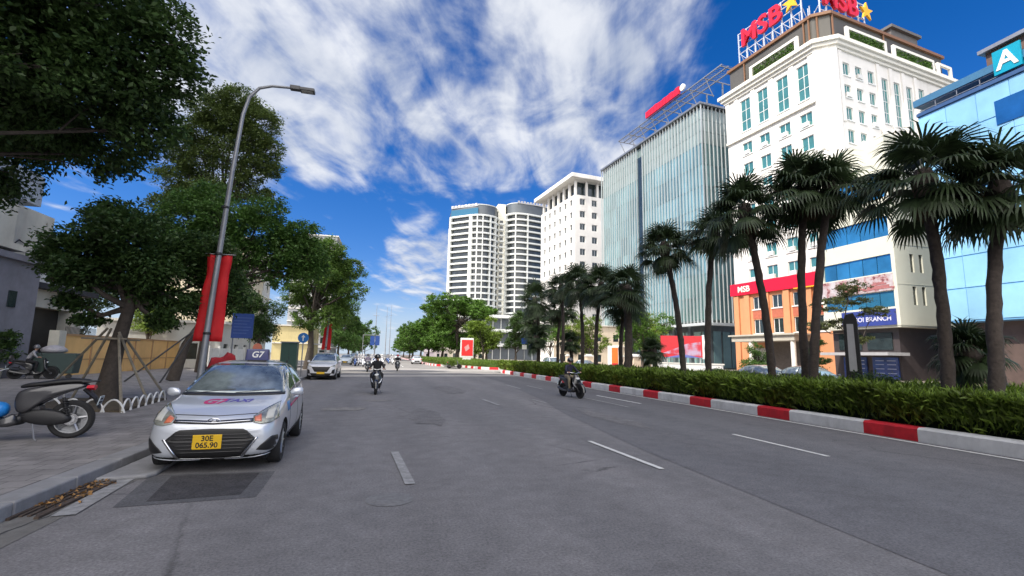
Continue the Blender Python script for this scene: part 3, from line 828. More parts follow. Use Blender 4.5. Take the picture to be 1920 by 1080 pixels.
# ---- white office with the overhanging roof
B_ = empty('white_office', (48, 119.4, 0), R(7.0), 'plain white office block with small square windows and a deep overhanging flat roof', 'building')
holes = []; ws = []
for k in range(6):
    u = 2.2 + k * 3.4
    for j in range(11):
        z = 43.6 - 3.55 * j; holes.append((u - .7, u + .7, z, z + 1.7)); ws.append((road_face, u, z))
mb = MB(); wall_grid(mb, (0, 22), (0, 46.2), holes, road_face, .3)
holes = []
for u in (2.4, 6.2):
    for j in range(11):
        z = 43.6 - 3.55 * j; holes.append((u - .85, u + .85, z, z + 1.8)); ws.append((cam_face, u, z))
wall_grid(mb, (0, 16), (0, 46.2), holes, cam_face, .3)
mb.add([(0, 22, 0), (16, 22, 0), (16, 22, 46.2), (0, 22, 46.2), (16, 0, 0), (16, 0, 46.2)], [(0, 1, 2, 3), (4, 1, 2, 5)])
mb.box(0.05, 16, 0.05, 22, 46.2, 46.35)
mb.build('wall', M_wallw, B_)
for f, u, z in ws: make_window(B_, f, u, z, 1.4 if f is road_face else 1.7, 1.7 if f is road_face else 1.8, .3, glass=M_glassd, nx=2, nz=1, sill=False)
mb = MB(); mb.box(1.6, 15, 1.6, 21, 46.35, 50.6); mb.build('loggia_glass', M_glassd, B_)
for f, us_ in ((road_face, np.arange(.5, 22, 3.4)), (cam_face, (3.9, 7.4, 10.8))):
    for u in us_:
        m2 = MB(); pbox(m2, f, u - .28, u + .28, 46.35, 50.6, .15, .75); m2.build('loggia_column', M_wallw, B_)
mb = MB(); mb.box(-1.9, 17, -1.9, 23.6, 50.6, 51.8); mb.build('roof_slab', M_wallw, B_, bevel=.12)

# ---- twin apartment towers
M_tband = pm('tower_white_band', (0.62, 0.64, 0.62), .6, var=.05, scale=.3, dirt=.15)
M_tglass = pm('tower_glazing', (0.035, 0.045, 0.05), .15, .2, var=.5, scale=.35, spec=.8, island=.3)
M_tdark = pm('tower_crown_dark', (0.10, 0.115, 0.13), .4, .2, var=.15, scale=.2)
def smooth_plan(pts, n=5):
    out = []
    P = [pts[0]] + list(pts) + [pts[-1]]
    for i in range(1, len(P) - 2):
        for k in range(n):
            t = k / n
            q = [0.5 * ((2 * P[i][a]) + (-P[i - 1][a] + P[i + 1][a]) * t + (2 * P[i - 1][a] - 5 * P[i][a] + 4 * P[i + 1][a] - P[i + 2][a]) * t * t + (-P[i - 1][a] + 3 * P[i][a] - 3 * P[i + 1][a] + P[i + 2][a]) * t ** 3) for a in (0, 1)]
            out.append(tuple(q))
    out.append(tuple(pts[-1])); return out
def offset_plan(p, d):
    out = []
    for i in range(len(p)):
        a = Vector(p[max(0, i - 1)]); b_ = Vector(p[min(len(p) - 1, i + 1)])
        t = (b_ - a).normalized(); out.append((p[i][0] + t.y * d, p[i][1] - t.x * d))
    return out
def tower(name, label, front, back, z0, n_floor, fh, crown, cols, group):
    t = empty(name, (front[0][0], front[0][1], 0), 0, label, 'building', group)
    ox, oy = front[0]
    front = [(x - ox, y - oy) for x, y in front]
    zt_ = z0 + n_floor * fh
    # glazing of separate panels
    g = MB(); inn = offset_plan(front, -1.5)
    for i in range(len(inn) - 1):
        for k in range(n_floor):
            a, b_ = inn[i], inn[i + 1]
            g.add([(a[0], a[1], z0 + k * fh), (b_[0], b_[1], z0 + k * fh), (b_[0], b_[1], z0 + (k + 1) * fh), (a[0], a[1], z0 + (k + 1) * fh)], [(0, 1, 2, 3)])
    g.build('glazing', M_tglass, t)
    s = MB(); s.prism([(x, y) for x, y in offset_plan(front, -1.9)] + back, 0, zt_ - .2); s.build('core', M_tband, t)
    band = MB(); out = offset_plan(front, 0); inn2 = offset_plan(front, -1.45)
    band.prism(out + inn2[::-1], 0, .85)
    bme = band.mesh('balcony_band'); bme.materials.append(M_tband)
    for k in range(n_floor + 1):
        o = bpy.data.objects.new('balcony_band', bme); COL.objects.link(o); o.parent = t; o.location = (0, 0, z0 + k * fh - .4)
    for f_ in cols:
        i = int(f_[0] * (len(front) - 1)); p = offset_plan(front, -.15)[i]; w_ = f_[1]
        tt = (Vector(front[min(i + 1, len(front) - 1)]) - Vector(front[max(0, i - 1)])).normalized()
        m = MB(); q = [Vector(p) + tt * w_ / 2, Vector(p) - tt * w_ / 2]; nn = Vector((tt.y, -tt.x))
        m.prism([tuple(q[0] + nn * .3), tuple(q[1] + nn * .3), tuple(q[1] - nn * 1.3), tuple(q[0] - nn * 1.3)], z0 - .58, zt_ + .3)
        m.build('column', M_tband, t)
    c = MB(); c.prism(offset_plan(front, -1.2) + back, zt_ + .56, zt_ + crown); c.build('crown', M_tdark, t)
    c = MB(); pp = offset_plan(front, -1.0); c.prism(pp + offset_plan(front, -1.5)[::-1], zt_ + crown + .003, zt_ + crown + .4); c.build('crown_rail', M_tband, t)
    return t, front, zt_
f1 = smooth_plan([(30.3, 259), (36, 254), (41.5, 249.5), (45.5, 248), (50, 248.2), (54.5, 250.5), (57.2, 255)], 4)
TW1, fr1, zt1 = tower('apartment_tower', 'left of the two curved white apartment towers, the lower one with the blue glass crown', f1, [(27, 25), (2, 25)], 21.5, 17, 3.28, 6.0, [(.0, .9), (.30, 1.8), (.44, .6), (.58, .45), (.72, .45), (.86, .5)], 'twin apartment towers')
f2 = smooth_plan([(60.6, 256), (62.5, 252.5), (65.5, 250.3), (69.5, 249.6), (76, 250.6), (83, 252.6), (90, 255.0)], 4)
TW2, fr2, zt2 = tower('apartment_tower', 'right of the two curved white apartment towers, the taller one beside the white office', f2, [(29, 25), (-4, 25)], 21.5, 18, 3.28, 6.2, [(.06, .7), (.36, .6), (.60, .5), (.85, .6)], 'twin apartment towers')
mb = MB(); mb.box(26.3, 30.6, -3.5, 20, 0, zt1 + 9.5); mb.build('stair_core', pm('cream_core', (0.72, 0.70, 0.60), .7), TW1)
mb = MB()
for k in range(17): mb.box(26.9, 29.6, -4.7, -3.5, 22 + 3.28 * k, 22.9 + 3.28 * k)
mb.build('core_balconies', M_tband, TW1)
mb = MB()
for k in range(17): mb.box(27.3, 29.2, -3.56, -3.45, 23.1 + 3.28 * k, 24.7 + 3.28 * k)
mb.build('core_windows', M_tglass, TW1)
mb = MB(); q0, q1 = Vector(fr1[0]), Vector(fr1[10]); nn = Vector(((q1 - q0).y, -(q1 - q0).x)).normalized() * -.6
mb.prism([tuple(q0 + nn), tuple(q1 + nn), tuple(q1 + nn * 1.6), tuple(q0 + nn * 1.6)], zt1 + .6, zt1 + 4.2); mb.build('blue_glass_crown', pm('blue_crown_glass', (0.03, 0.13, 0.22), .15, .4), TW1)
def roof_letters(t, pts, z, n_, h):
    m = MB(); rnd = random.Random(7)
    for k in range(n_):
        a = Vector(pts[0]).lerp(Vector(pts[1]), k / n_); b_ = Vector(pts[0]).lerp(Vector(pts[1]), (k + .68) / n_)
        m.prism([tuple(a), tuple(b_), (b_.x, b_.y + .3), (a.x, a.y + .3)], z, z + h * rnd.uniform(.75, 1))
    a, b_ = pts; m.prism([a, b_, (b_[0], b_[1] + .2), (a[0], a[1] + .2)], z - .5, z - .1)
    m.build('rooftop_sign', pm('rooftop_sign_white', (.42, .42, .44), .5), t)
roof_letters(TW1, [tuple(q0 + nn), tuple(q1 + nn)], zt1 + 5.7, 8, 1.3)
roof_letters(TW2, [(6, -6.0), (24, -3.6)], zt2 + 6.5, 10, 1.1)
# podium
PD = empty('podium', (29, 236, 0), 0, 'low dark glass podium with broad white canopies under the twin towers', 'building')
mb = MB(); mb.box(0, 64, 4, 40, 0, 20.8); mb.build('podium_glass', M_tdark, PD)
for z, o_ in ((20.8, 1), (13.6, 0), (6.5, 2)):
    mb = MB(); mb.prism([(o_, o_ + 3), (8, o_ - 1), (30, o_ - 2), (64, o_), (64, 6), (0, 6)], z, z + 1.5); mb.build('canopy', M_tband, PD)
mb = MB()
for k in range(15): mb.box(1.5 + k * 4.2, 1.9 + k * 4.2, 3.6, 4.0, 0, 20.7)
mb.build('mullions', M_tband, PD)

# ---- cream bank branch with blue ribbon windows
E_ = empty('bank_branch', (44, 32.6, 0), 0, 'cream clad building with blue ribbon windows above a dark tiled ground floor', 'building')
M_blueg = pm('blue_window_glass', (0.04, 0.22, 0.40), .08, .5, var=.3, scale=.4, spec=1, island=.2)
LE = 7.7
holes = [(0.35, LE - .3, 8.25, 9.85), (.35, LE - .3, 11.5, 14.0), (.35, LE - .3, 16.0, 18.4), (.35, LE - .3, 19.8, 21.6)]
holes[0] = (.35, LE - .3, 6.75, 8.2); holes[1] = (.35, LE - .3, 9.9, 11.6); holes[2] = (.35, LE - .3, 13.3, 15.2); holes[3] = (.35, LE - .3, 17.0, 19.4)
mb = MB(); wall_grid(mb, (0, LE), (5.05, 22.7), holes, road_face, .3)
ch = []
for u in (2.0, 3.1):
    for z in (6.9, 9.9, 13.2, 16.6, 19.6): ch.append((u - .22, u + .22, z, z + 1.7))
wall_grid(mb, (0, 14), (5.05, 22.7), ch, cam_face, .25)
mb.add([(0, LE, 5.05), (14, LE, 5.05), (14, LE, 22.7), (0, LE, 22.7), (14, 0, 5.05), (14, 0, 22.7)], [(0, 1, 2, 3), (4, 1, 2, 5), (0, 3, 5, 4)][:2])
mb.box(.05, 14, .05, LE, 22.7, 23.0); mb.box(.05, 13.9, .05, LE - .05, 4.9, 5.05)
for z in (8.75, 12.4, 15.9): pbox(mb, cam_face, .02, 14, z, z + .04, -.02, .0)
mb.build('wall', M_cream, E_)
for h in holes:
    mb = MB(); n_ = 5
    for k in range(n_):
        a = h[0] + (h[1] - h[0]) * k / n_; b_ = h[0] + (h[1] - h[0]) * (k + 1) / n_
        pbox(mb, road_face, a + .03, b_ - .03, h[2] + .02, h[3] - .02, .15, .22)
    mb.build('ribbon_window', M_blueg, E_)
for c in ch:
    mb = MB(); pbox(mb, cam_face, c[0], c[1], c[2], c[3], .15, .2); mb.build('slit_window', M_glassd, E_)
m_mural, n, L, b = tree_nodes('mural_print')
tcn = n.new('ShaderNodeTexCoord'); no = n.new('ShaderNodeTexNoise'); no.inputs['Scale'].default_value = .9; no.inputs['Detail'].default_value = 8; no.inputs['Roughness'].default_value = .75
L.new(tcn.outputs['Object'], no.inputs['Vector']); cr = n.new('ShaderNodeValToRGB')
cr.color_ramp.elements[0].position = .38; cr.color_ramp.elements[0].color = (0.10, 0.025, 0.03, 1); cr.color_ramp.elements[1].position = .47; cr.color_ramp.elements[1].color = (0.42, 0.32, 0.33, 1)
e = cr.color_ramp.elements.new(.60); e.color = (0.50, 0.48, 0.50, 1); e = cr.color_ramp.elements.new(.43); e.color = (0.35, 0.16, 0.16, 1)
L.new(no.outputs[0], cr.inputs[0]); L.new(cr.outputs[0], b.inputs['Base Color'])
mb = MB(); pbox(mb, road_face, .3, LE, 8.25, 9.8, -.06, -.01); mb.build('mural', m_mural, E_)
mb = MB()
for (u, w_, z, h_) in ((1.7, 1.5, 8.45, .35), (1.6, .7, 8.85, .25), (4.1, 1.1, 8.55, .35), (4.1, .55, 8.95, .22)):
    pbox(mb, road_face, u - w_, u + w_, z, z + .14, -.08, -.061); pbox(mb, road_face, u - w_ * .7, u + w_ * .7, z + .14, z + h_, -.078, -.061)
mb.build('mural_pagodas', pm('mural_pink', (0.34, 0.13, 0.13), .7, var=.3, scale=3), E_)
mb = MB(); pbox(mb, road_face, .3, 5.6, 5.1, 6.55, -.12, -.01); mb.build('blue_sign_band', pm('blue_sign', (0.035, 0.055, 0.24), .4, var=.1), E_)
text_obj('sign_lettering', 'HANOI BRANCH', .60, pm('sign_pale', (0.6, 0.6, 0.75), .5), E_, frame_m((-.14, 2.95, 5.7), (0, -1, 0), (0, 0, 1)), depth=.01, bold=.01)
mb = MB(); mb.box(1.0, 14, 1.0, LE, 0, 4.9); mb.build('ground_floor', pm('dark_tiles', (0.055, 0.045, 0.045), .4, var=.2, scale=2), E_)
mb = MB()
for u in (1.6, 4.6): mb.box(.9, 1.0, u, u + 2.4, 2.9, 4.5)
mb.build('upper_glass', M_glassd, E_)
mb = MB(); mb.box(-1.6, .98, .2, 7.0, 2.35, 2.62); mb.build('canopy', pm('canopy_grey', (.35, .35, .36), .5), E_)
mb = MB()
for u in (1.2, 4.2): mb.box(.85, .98, u, u + 2.4, .2, 2.2)
mb.build('poster_glass', pm('blue_posters', (0.03, 0.07, 0.25), .2, var=.5, scale=1.4, coat=.5), E_)
mb = MB()
for u in (1.2, 4.2):
    for z in (.7, 1.1, 1.5, 1.85):
        mb.box(.83, .846, u + .2, u + 1.0, z, z + .07); mb.box(.83, .846, u + 1.3, u + 2.1, z, z + .07)
mb.build('poster_lines', pm('poster_pale', (.35, .42, .6), .5), E_)

# ---- blue glass building at the right edge
F_ = empty('blue_building', (44, 4, 0), 0, 'light blue panelled building at the right edge with a square A sign on its roof', 'building')
M_bluef = pm('light_blue_panels', (0.27, 0.53, 0.74), .20, .15, var=.22, scale=.18, spec=.8, island=.10, bump=.15, bscale=.8)
LF = 25.5
mb = MB(); panel_wall(mb, road_face, 0, LF, 5.1, 23.0, 2.1, 2.4, 0); mb.build('blue_panels', M_bluef, F_)
mb = MB(); mb.box(.05, 18, .02, LF - .02, 5.0, 23.0); mb.build('body', pm('blue_backing', (.12, .32, .55), .5), F_)
mb = MB(); pbox(mb, road_face, 9, 20.1, 19.7, 21.6, -.07, 0); mb.build('window_strip', pm('deep_blue_glass', (0.02, 0.12, 0.32), .08, .4, var=.3, scale=.5), F_)
mb = MB(); pbox(mb, road_face, 0, LF, 23.0, 23.3, -.15, 2); mb.build('roof_edge', pm('navy_edge', (.03, .08, .2), .5), F_)
mb = MB()
for u in np.arange(.2, LF, 1.6): pbox(mb, road_face, u, u + .06, 23.3, 24.1, .3, .36)
for z in (23.6, 24.05): pbox(mb, road_face, .2, LF, z, z + .05, .3, .35)
mb.build('roof_rail', M_metalg, F_)
mb = MB(); pbox(mb, road_face, 8, LF + .4, 24.15, 24.75, .2, 6); mb.build('roof_eave', pm('blue_eave', (.04, .14, .26), .5), F_)
mb = MB(); pbox(mb, road_face, 10, 20.6, 24.753, 26.0, .6, 5); mb.build('sign_wall', pm('sign_wall_brown', (.13, .08, .06), .5), F_)
mb = MB(); pbox(mb, road_face, 9, 20.9, 26.003, 26.3, .2, 6); mb.build('sign_roof', M_metalg, F_)
mb = MB(); pbox(mb, road_face, 18.2, 19.9, 23.6, 25.5, .0, .15); mb.build('square_sign', pm('teal_sign', (0.0, 0.28, 0.42), .4), F_)
text_obj('sign_letter', 'A', 1.9, M_frame, F_, frame_m((-.03, 19.05, 24.5), (0, -1, 0), (0, 0, 1)), depth=.03, bold=.04)
mb = MB(); mb.box(1.6, 17, .1, LF - .1, 0, 5.0); mb.build('ground_floor', pm('brown_shopfront', (0.10, 0.07, 0.06), .5, var=.3, scale=.8), F_)

# ---- tall block added on the left, out of frame, to shade the near road
S_ = empty('shading_block', (-24, -70, 0), 0, 'added tall plain block out of view on the left, shading the near road', 'building')
SH = 51.0
mb = MB(); mb.box(-26, 0, 0, 100, .15, SH); mb.build('wall', pm('shading_block_render', (0.30, 0.29, 0.27), .8, dirt=.3), S_)  # wall of the added shading block, out of view
mb = MB()
for k in range(14):
    mb.box(0, .12, 1.5, 98.5, 3.2 + k * 3.4, 4.9 + k * 3.4)
mb.build('shading_block_window_bands', M_glassd, S_)

# ---- low houses on the left
H_ = empty('old_house', (-19, 24, 0), 0, 'weathered cream roadside house with a dark gateway and air conditioners on its eave', 'house')
M_old = pm('weathered_cream', (0.58, 0.56, 0.48), .85, var=.14, scale=.8, dirt=.5, bump=.2)
M_old2 = pm('weathered_grey', (0.20, 0.20, 0.23), .85, var=.2, scale=1.2, dirt=.4)
mb = MB(); P = road = lambda u, z, d: (-d, u, z)
wall_grid(mb, (-12, 12.6), (.15, 4.9), [(7.6, 11.4, .15, 3.9)], P, .6)
mb.add([(0, 12.6, .15), (-12, 12.6, .15), (-12, 12.6, 4.9), (0, 12.6, 4.9)], [(0, 1, 2, 3)])
mb.box(-12, -.9, -12, 10.3, 5.22, 9.4)
mb.build('wall', M_old, H_)
mb = MB(); mb.box(-12, .55, 5.0, 13.0, 4.9, 5.2); mb.build('eave', pm('dark_eave', (.03, .032, .04), .8), H_)
mb = MB(); mb.box(-1.2, -.6, 7.6, 11.4, .15, 3.9); mb.build('gate', pm('dark_metal_gate', (0.022, 0.02, 0.018), .6, var=.5, scale=1.3), H_)
mb = MB(); mb.box(0, .14, 11.4, 11.8, .15, 4.1); mb.box(0, .14, 7.3, 7.6, .15, 4.1); mb.build('gate_pilaster', M_old, H_)
mb = MB(); mb.box(.02, 1.0, -12, 6.6, .15, 5.9); mb.box(.02, 1.25, -12, 6.9, 5.903, 6.2); mb.build('grey_porch', M_old2, H_)
for q_ in (4.6, 3.4):
    mb = MB(); mb.box(1.0, 1.06, q_, q_ + .5, 3.6, 4.4); mb.build('porch_window', M_glassd, H_)
mb = MB(); mb.box(-.88, 1.1, -12, 5.2, 6.4, 6.7); mb.box(-.88, 1.1, -12, 4.2, 6.7, 8.6); mb.build('balcony', M_old, H_)
mb = MB(); mb.box(-.9, .9, -12, 6.0, 9.0, 10.6); mb.build('roof_tank', pm('zinc_tank', (.42, .47, .54), .5, .3, var=.15, dirt=.3), H_)
for (yy, w_) in ((8.9, .8), (9.9, .85), (11.2, .8)):
    a = MB(); a.box(-.75, -.35 + .25, yy - w_ / 2, yy + w_ / 2, 5.22, 5.85); a.build('air_conditioner', M_ac, H_, bevel=.02)
mb = MB()
for k in range(14): mb.box(-.28, -.25, 8.6 + k * .3, 8.63 + k * .3, 5.2, 6.35)
mb.box(-.28, -.25, 8.6, 12.6, 6.35, 6.4); mb.build('eave_railing', M_dark, H_)
mb = MB(); mb.tube([(-.5, 8.1, 5.3), (-.75, 8.1, 7.3), (-.86, 7.7, 7.5), (-.88, 7.4, 7.2)], .035, 6); mb.build('pipe', M_dark, H_)

W_ = empty('yellow_wall', (-17.2, 30.9, 0), R(1.6), 'ochre yellow roadside wall with thin panel lines and spikes on its left end', 'wall')
M_och = pm('ochre_paint', (0.82, 0.50, 0.19), .8, var=.10, scale=.7, dirt=.35, bump=.1)
mb = MB(); mb.box(-.25, 0, .9, 29, .15, 2.35); mb.build('panel', M_och, W_)
mb = MB()
for k in range(11): mb.box(0, .05, .9 + k * 2.8, 1.02 + k * 2.8, .15, 2.35)
mb.box(0, .03, .9, 29, 1.0, 1.05); mb.box(-.3, .06, .9, 29, 2.353, 2.45); mb.build('wall_ribs', pm('ochre_rib', (0.42, 0.25, 0.12), .8), W_)
mb = MB(); mb.box(-.35, .12, .3, .9, .15, 2.6); mb.build('end_pillar', M_old, W_)
mb = MB()
for k in range(26): mb.box(-.02, 0.0, 1.0 + k * .12, 1.02 + k * .12, 2.45, 2.85)
mb.build('spikes', M_dark, W_)

def plain_house(name, label, x0, x1, y0, y1, h, col, floors, cols_r, cols_c, roofc=None, group=None):
    t = empty(name, (x1, y0, 0), 0, label, 'building', group)
    w_, l_ = x1 - x0, y1 - y0
    face = lambda u, z, d: (-d, u, z); fc_ = lambda u, z, d: (-w_ + u, d, z)
    hs1, hs2 = [], []
    fh = h / floors
    for j in range(floors):
        for k in range(cols_r):
            u = l_ * (k + .5) / cols_r; hs1.append((u - .6, u + .6, fh * j + .9, fh * j + .9 + 1.4))
        for k in range(cols_c):
            u = w_ * (k + .5) / cols_c; hs2.append((u - .6, u + .6, fh * j + .9, fh * j + .9 + 1.4))
    mb = MB(); wall_grid(mb, (0, l_), (0, h), hs1, face, .2); wall_grid(mb, (0, w_), (0, h), hs2, fc_, .2)
    mb.box(-w_, -.03, .25, l_, h, h + .01)
    mb.build('wall', pm('wall_' + name + str(round(col[0], 2)) + str(round(col[2], 2)), col, .8, var=.05, dirt=.25), t)
    g = MB()
    for a in hs1: pbox(g, face, a[0], a[1], a[2], a[3], .15, .2)
    g2 = [pbox(g, fc_, a[0], a[1], a[2], a[3], .15, .2) for a in hs2]
    if hs1 or hs2: g.build('windows', M_glassd, t)
    for j in range(floors):
        m2 = MB(); m2.box(-w_ - .05, .35, -.3, l_ + .05, fh * (j + 1) - .12, fh * (j + 1) + .1); m2.build('ledge', M_wallw2 if roofc is None else roofc, t)
    return t
plain_house('shop_house', 'cream shop house with a plain side wall left of the round bushy tree', -26, -17, 62, 72, 15, (0.66, 0.58, 0.42), 4, 3, 0)
plain_house('shop_house', 'white three storey house behind the red pole banner', -30, -20.5, 78, 92, 18, (0.62, 0.60, 0.55), 5, 4, 2)
plain_house('office_block', 'tall pale grey block just showing above the round sunlit tree', -23, -13.2, 122, 138, 30, (0.36, 0.37, 0.38), 10, 5, 3)
plain_house('shop_house', 'small yellow house beyond the blue round road sign', -22, -15, 104, 116, 7, (0.62, 0.52, 0.26), 2, 3, 0)
plain_house('pavilion', 'low white walled hall with a grey flat roof behind the taxi sign', -24, -14.5, 48.5, 58, 4.2, (0.55, 0.55, 0.52), 1, 3, 2)
for k, (x, y_, l_, h_) in enumerate([(18.5, 150, 14, 9), (19, 178, 18, 12), (20, 215, 22, 8), (19, 262, 26, 14)]):
    plain_house('roadside_building', ['low cream building first behind the roadside trees past the crossing', 'pale building second behind the roadside trees past the crossing', 'low building third behind the roadside trees past the crossing', 'far pale building at the end of the right roadside trees'][k], x, x + 12, y_, y_ + l_, h_, (0.6 - .05 * k, 0.55 - .05 * k, 0.45), max(2, int(h_ / 3.5)), 4, 3)
plain_house('low_shop', 'low cream shop front behind the median palms left of the glass office', 31, 46, 88, 106, 8, (0.66, 0.56, 0.44), 2, 5, 4)

# ------------------------------------------------------------------ vegetation
def leaf_mat(name, col, var=.35, transl=.36, scale=.6, rough=.5):
    return pm(name, col, rough, var=.3, scale=scale, island=var, transl=transl, spec=.35)
M_bark = pm('bark', (0.065, 0.052, 0.042), .9, var=.35, scale=7, bump=.9, bscale=22)
M_barkp = pm('palm_bark', (0.060, 0.047, 0.040), .95, var=.35, scale=8, bump=1.0, bscale=16)
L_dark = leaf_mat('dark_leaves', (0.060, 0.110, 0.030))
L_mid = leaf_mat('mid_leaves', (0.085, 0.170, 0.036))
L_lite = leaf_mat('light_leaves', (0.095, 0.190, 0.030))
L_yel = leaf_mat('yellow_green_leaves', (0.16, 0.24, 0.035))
L_palm = leaf_mat('palm_leaves', (0.034, 0.056, 0.022), transl=.22)
L_palm2 = leaf_mat('dry_palm_leaves', (0.10, 0.075, 0.045), transl=.1)
L_hedge = leaf_mat('hedge_leaves', (0.150, 0.225, 0.030), var=.55, transl=.35)

def leaves_obj(name, c, size, mat_, parent, rng, flat=0.5, aspect=.5, zbias=.35, ctr=None):
    n = len(c)
    d = rng.normal(size=(n, 3)); d[:, 2] *= flat
    if ctr is not None: d += 0.8 * (c - ctr) / (np.linalg.norm(c - ctr, axis=1, keepdims=True) + 1e-6)
    d[:, 2] -= .25
    d /= np.linalg.norm(d, axis=1, keepdims=True)
    up_ = rng.normal(size=(n, 3)) * .6 + np.array([0, 0, 1.0])
    s = np.cross(d, up_); s /= np.linalg.norm(s, axis=1, keepdims=True) + 1e-9
    nr = np.cross(s, d)
    L_ = size * rng.uniform(.65, 1.35, (n, 1)); W_ = L_ * aspect
    V = np.empty((n, 4, 3))
    V[:, 0] = c - d * L_ * .5
    V[:, 1] = c + s * W_ * .5 + nr * L_ * .08
    V[:, 2] = c + d * L_ * .5 - nr * L_ * .10
    V[:, 3] = c - s * W_ * .5 + nr * L_ * .08
    F = np.arange(n * 4).reshape(n, 4)
    return np_mesh(name, V.reshape(-1, 3), F, mat_, parent)

def crown_points(clumps, n, rng, shell=.55):
    """points packed in tufts over uneven clumps"""
    out = []
    tot = sum(c[3] ** 2 for c in clumps)
    for (x, y, z, r, *sq) in clumps:
        sqz = sq[0] if sq else .8
        k = int(n * r * r / tot)
        nt = max(6, int(k / 34))
        dv = rng.normal(size=(nt, 3)); dv /= np.linalg.norm(dv, axis=1, keepdims=True)
        rr = r * (shell + (1 - shell) * rng.random((nt, 1)) ** .8) * rng.uniform(.82, 1.10, (nt, 1))
        tc_ = dv * rr
        m = max(1, k // nt)
        p = np.repeat(tc_, m, 0) + rng.normal(size=(nt * m, 3)) * (r * .085 + .06)
        p[:, 2] *= sqz
        out.append(p + np.array([x, y, z]))
    return np.concatenate(out)

def make_tree(name, label, base, clumps, trunk, n, leaf, mat_, seed, r0=.25, group='street trees', cat='tree', bark=None, limbs=True, rz=0, loc=None):
    """clumps and trunk points are relative to the base; trunk: list of points"""
    rng = np.random.default_rng(seed); rnd = random.Random(seed)
    t = empty(name, base, rz, label, cat, group)
    tb = MB(); N = len(trunk)
    rads = [r0 * (1.35 if i == 0 else 1 - .55 * i / (N - 1)) for i in range(N)]
    tb.tube(trunk, rads, 10)
    if limbs:
        top = Vector(trunk[-1]); low = Vector(trunk[max(1, N - 2)])
        for (x, y, z, r, *sq) in clumps:
            tgt = Vector((x, y, z)); s0 = low.lerp(top, rnd.random())
            mid = s0.lerp(tgt, .5) + Vector((rnd.uniform(-.3, .3), rnd.uniform(-.3, .3), rnd.uniform(-.5, .1)))
            tb.tube([s0, mid, tgt], [r0 * .38, r0 * .26, r0 * .10], 6)
            for _ in range(4):
                e = tgt + Vector((rnd.uniform(-1, 1), rnd.uniform(-1, 1), rnd.uniform(-.6, .8))) * r * .75
                a = mid.lerp(tgt, rnd.uniform(.3, 1))
                tb.tube([a, a.lerp(e, .5) + Vector((0, 0, .1)), e], [r0 * .14, r0 * .09, r0 * .04], 5)
    tb.build('trunk', bark or M_bark, t, smooth=True)
    c = crown_points(clumps, n, rng)
    ctr = np.mean([[q[0], q[1], q[2]] for q in clumps], axis=0)
    leaves_obj('crown', c, leaf, mat_, t, rng, ctr=ctr)
    return t

def rclumps(seed, cx, cy, cz, rx, rz_, n, r, keep=None):
    rnd = random.Random(seed); out = []
    for k in range(n):
        a = rnd.uniform(0, 2 * math.pi); q = math.sqrt(rnd.random()) * .85; h = rnd.uniform(-1, 1) * .75
        w = math.sqrt(max(0, 1 - h * h))
        out.append((cx + rx * q * w * math.cos(a), cy + rx * q * w * math.sin(a), cz + rz_ * h, r * rnd.uniform(.75, 1.25)))
    return out

# big dark tree reaching in from the left edge
cl = rclumps(11, 0, 0, 0, 1, 1, 1, 1)[:0]
for (x, y, z, r) in [(-1.9,-.9,6.9,1.1), (-3.0,-.6,6.6,1.1), (-.9,-.9,7.8,1.2), (-.6, .8, 6.9, 1.2), (.5, .2, 6.9, 1.1), (-1.8, 1.6, 6.2, 1.1), (.8, 1.0, 6.1, .75), (-.4, 2.2, 5.9, .8), (-2.4, .6, 7.4, 1.4),
                     (.2, -.4, 8.0, 1.3), (-1.0, .2, 8.8, 1.5), (-2.8, 2.8, 5.6, .95), (1.2, .6, 7.4, .8), (-3.4, 1.4, 6.5, 1.1), (.3, 1.8, 6.9, .8), (-2.0, 2.8, 6.6, 1.0), (-3.6, 3.4, 5.2, .8), (-3.9, 2.2, 5.7, .9), (-.2,-.6,6.4,.8), (-1.2,.4,6.0,.8), (1.1,.4,8.2,.8)]:
    cl.append((x, y, z, r))
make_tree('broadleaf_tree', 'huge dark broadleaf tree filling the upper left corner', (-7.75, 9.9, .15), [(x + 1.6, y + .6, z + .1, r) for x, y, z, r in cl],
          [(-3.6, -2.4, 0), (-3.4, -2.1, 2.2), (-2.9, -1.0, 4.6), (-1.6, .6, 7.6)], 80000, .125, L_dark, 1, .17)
# small umbrella-shaped tree with props
T1 = make_tree('broadleaf_tree', 'low spreading tree with a stout trunk held by bamboo props inside the white hoop edging', (-8.75, 18.5, .15),
          [(-1.3, 0, 4.7, 1.15, .7), (.2, -.3, 5.3, 1.3, .75), (1.4, .9, 4.9, 1.1, .7), (-.4, .6, 4.3, 1.2, .7), (-1.5, -.1, 4.2, .7, .7), (2.2, 1.5, 4.3, .9, .7), (2.0, 1.7, 3.3, .8, .8), (2.6, 1.9, 3.8, .8, .8), (1.9, 1.2, 5.3, 1.0, .7), (1.2,.1,2.6,.5,.7), (.9, -.5, 4.1, 1.0, .7), (-.8, -.9, 3.9, .8, .6), (-.7, .2, 5.9, .8), (.7,.4,3.5,.7,.7),(-1.3,0,3.1,.45,.6),(-.9,.3,2.6,.45,.5), (1.6,.4,3.3,.6,.7)],
          [(-.05, 0, 0), (0, 0, .7), (.12, 0, 1.8), (.3, 0, 2.9), (.35, 0, 3.9)], 46000, .15, L_dark, 2, .29)
T1.location = (-7.85, 16.8, .15); T1.scale = (.92, .92, .92)
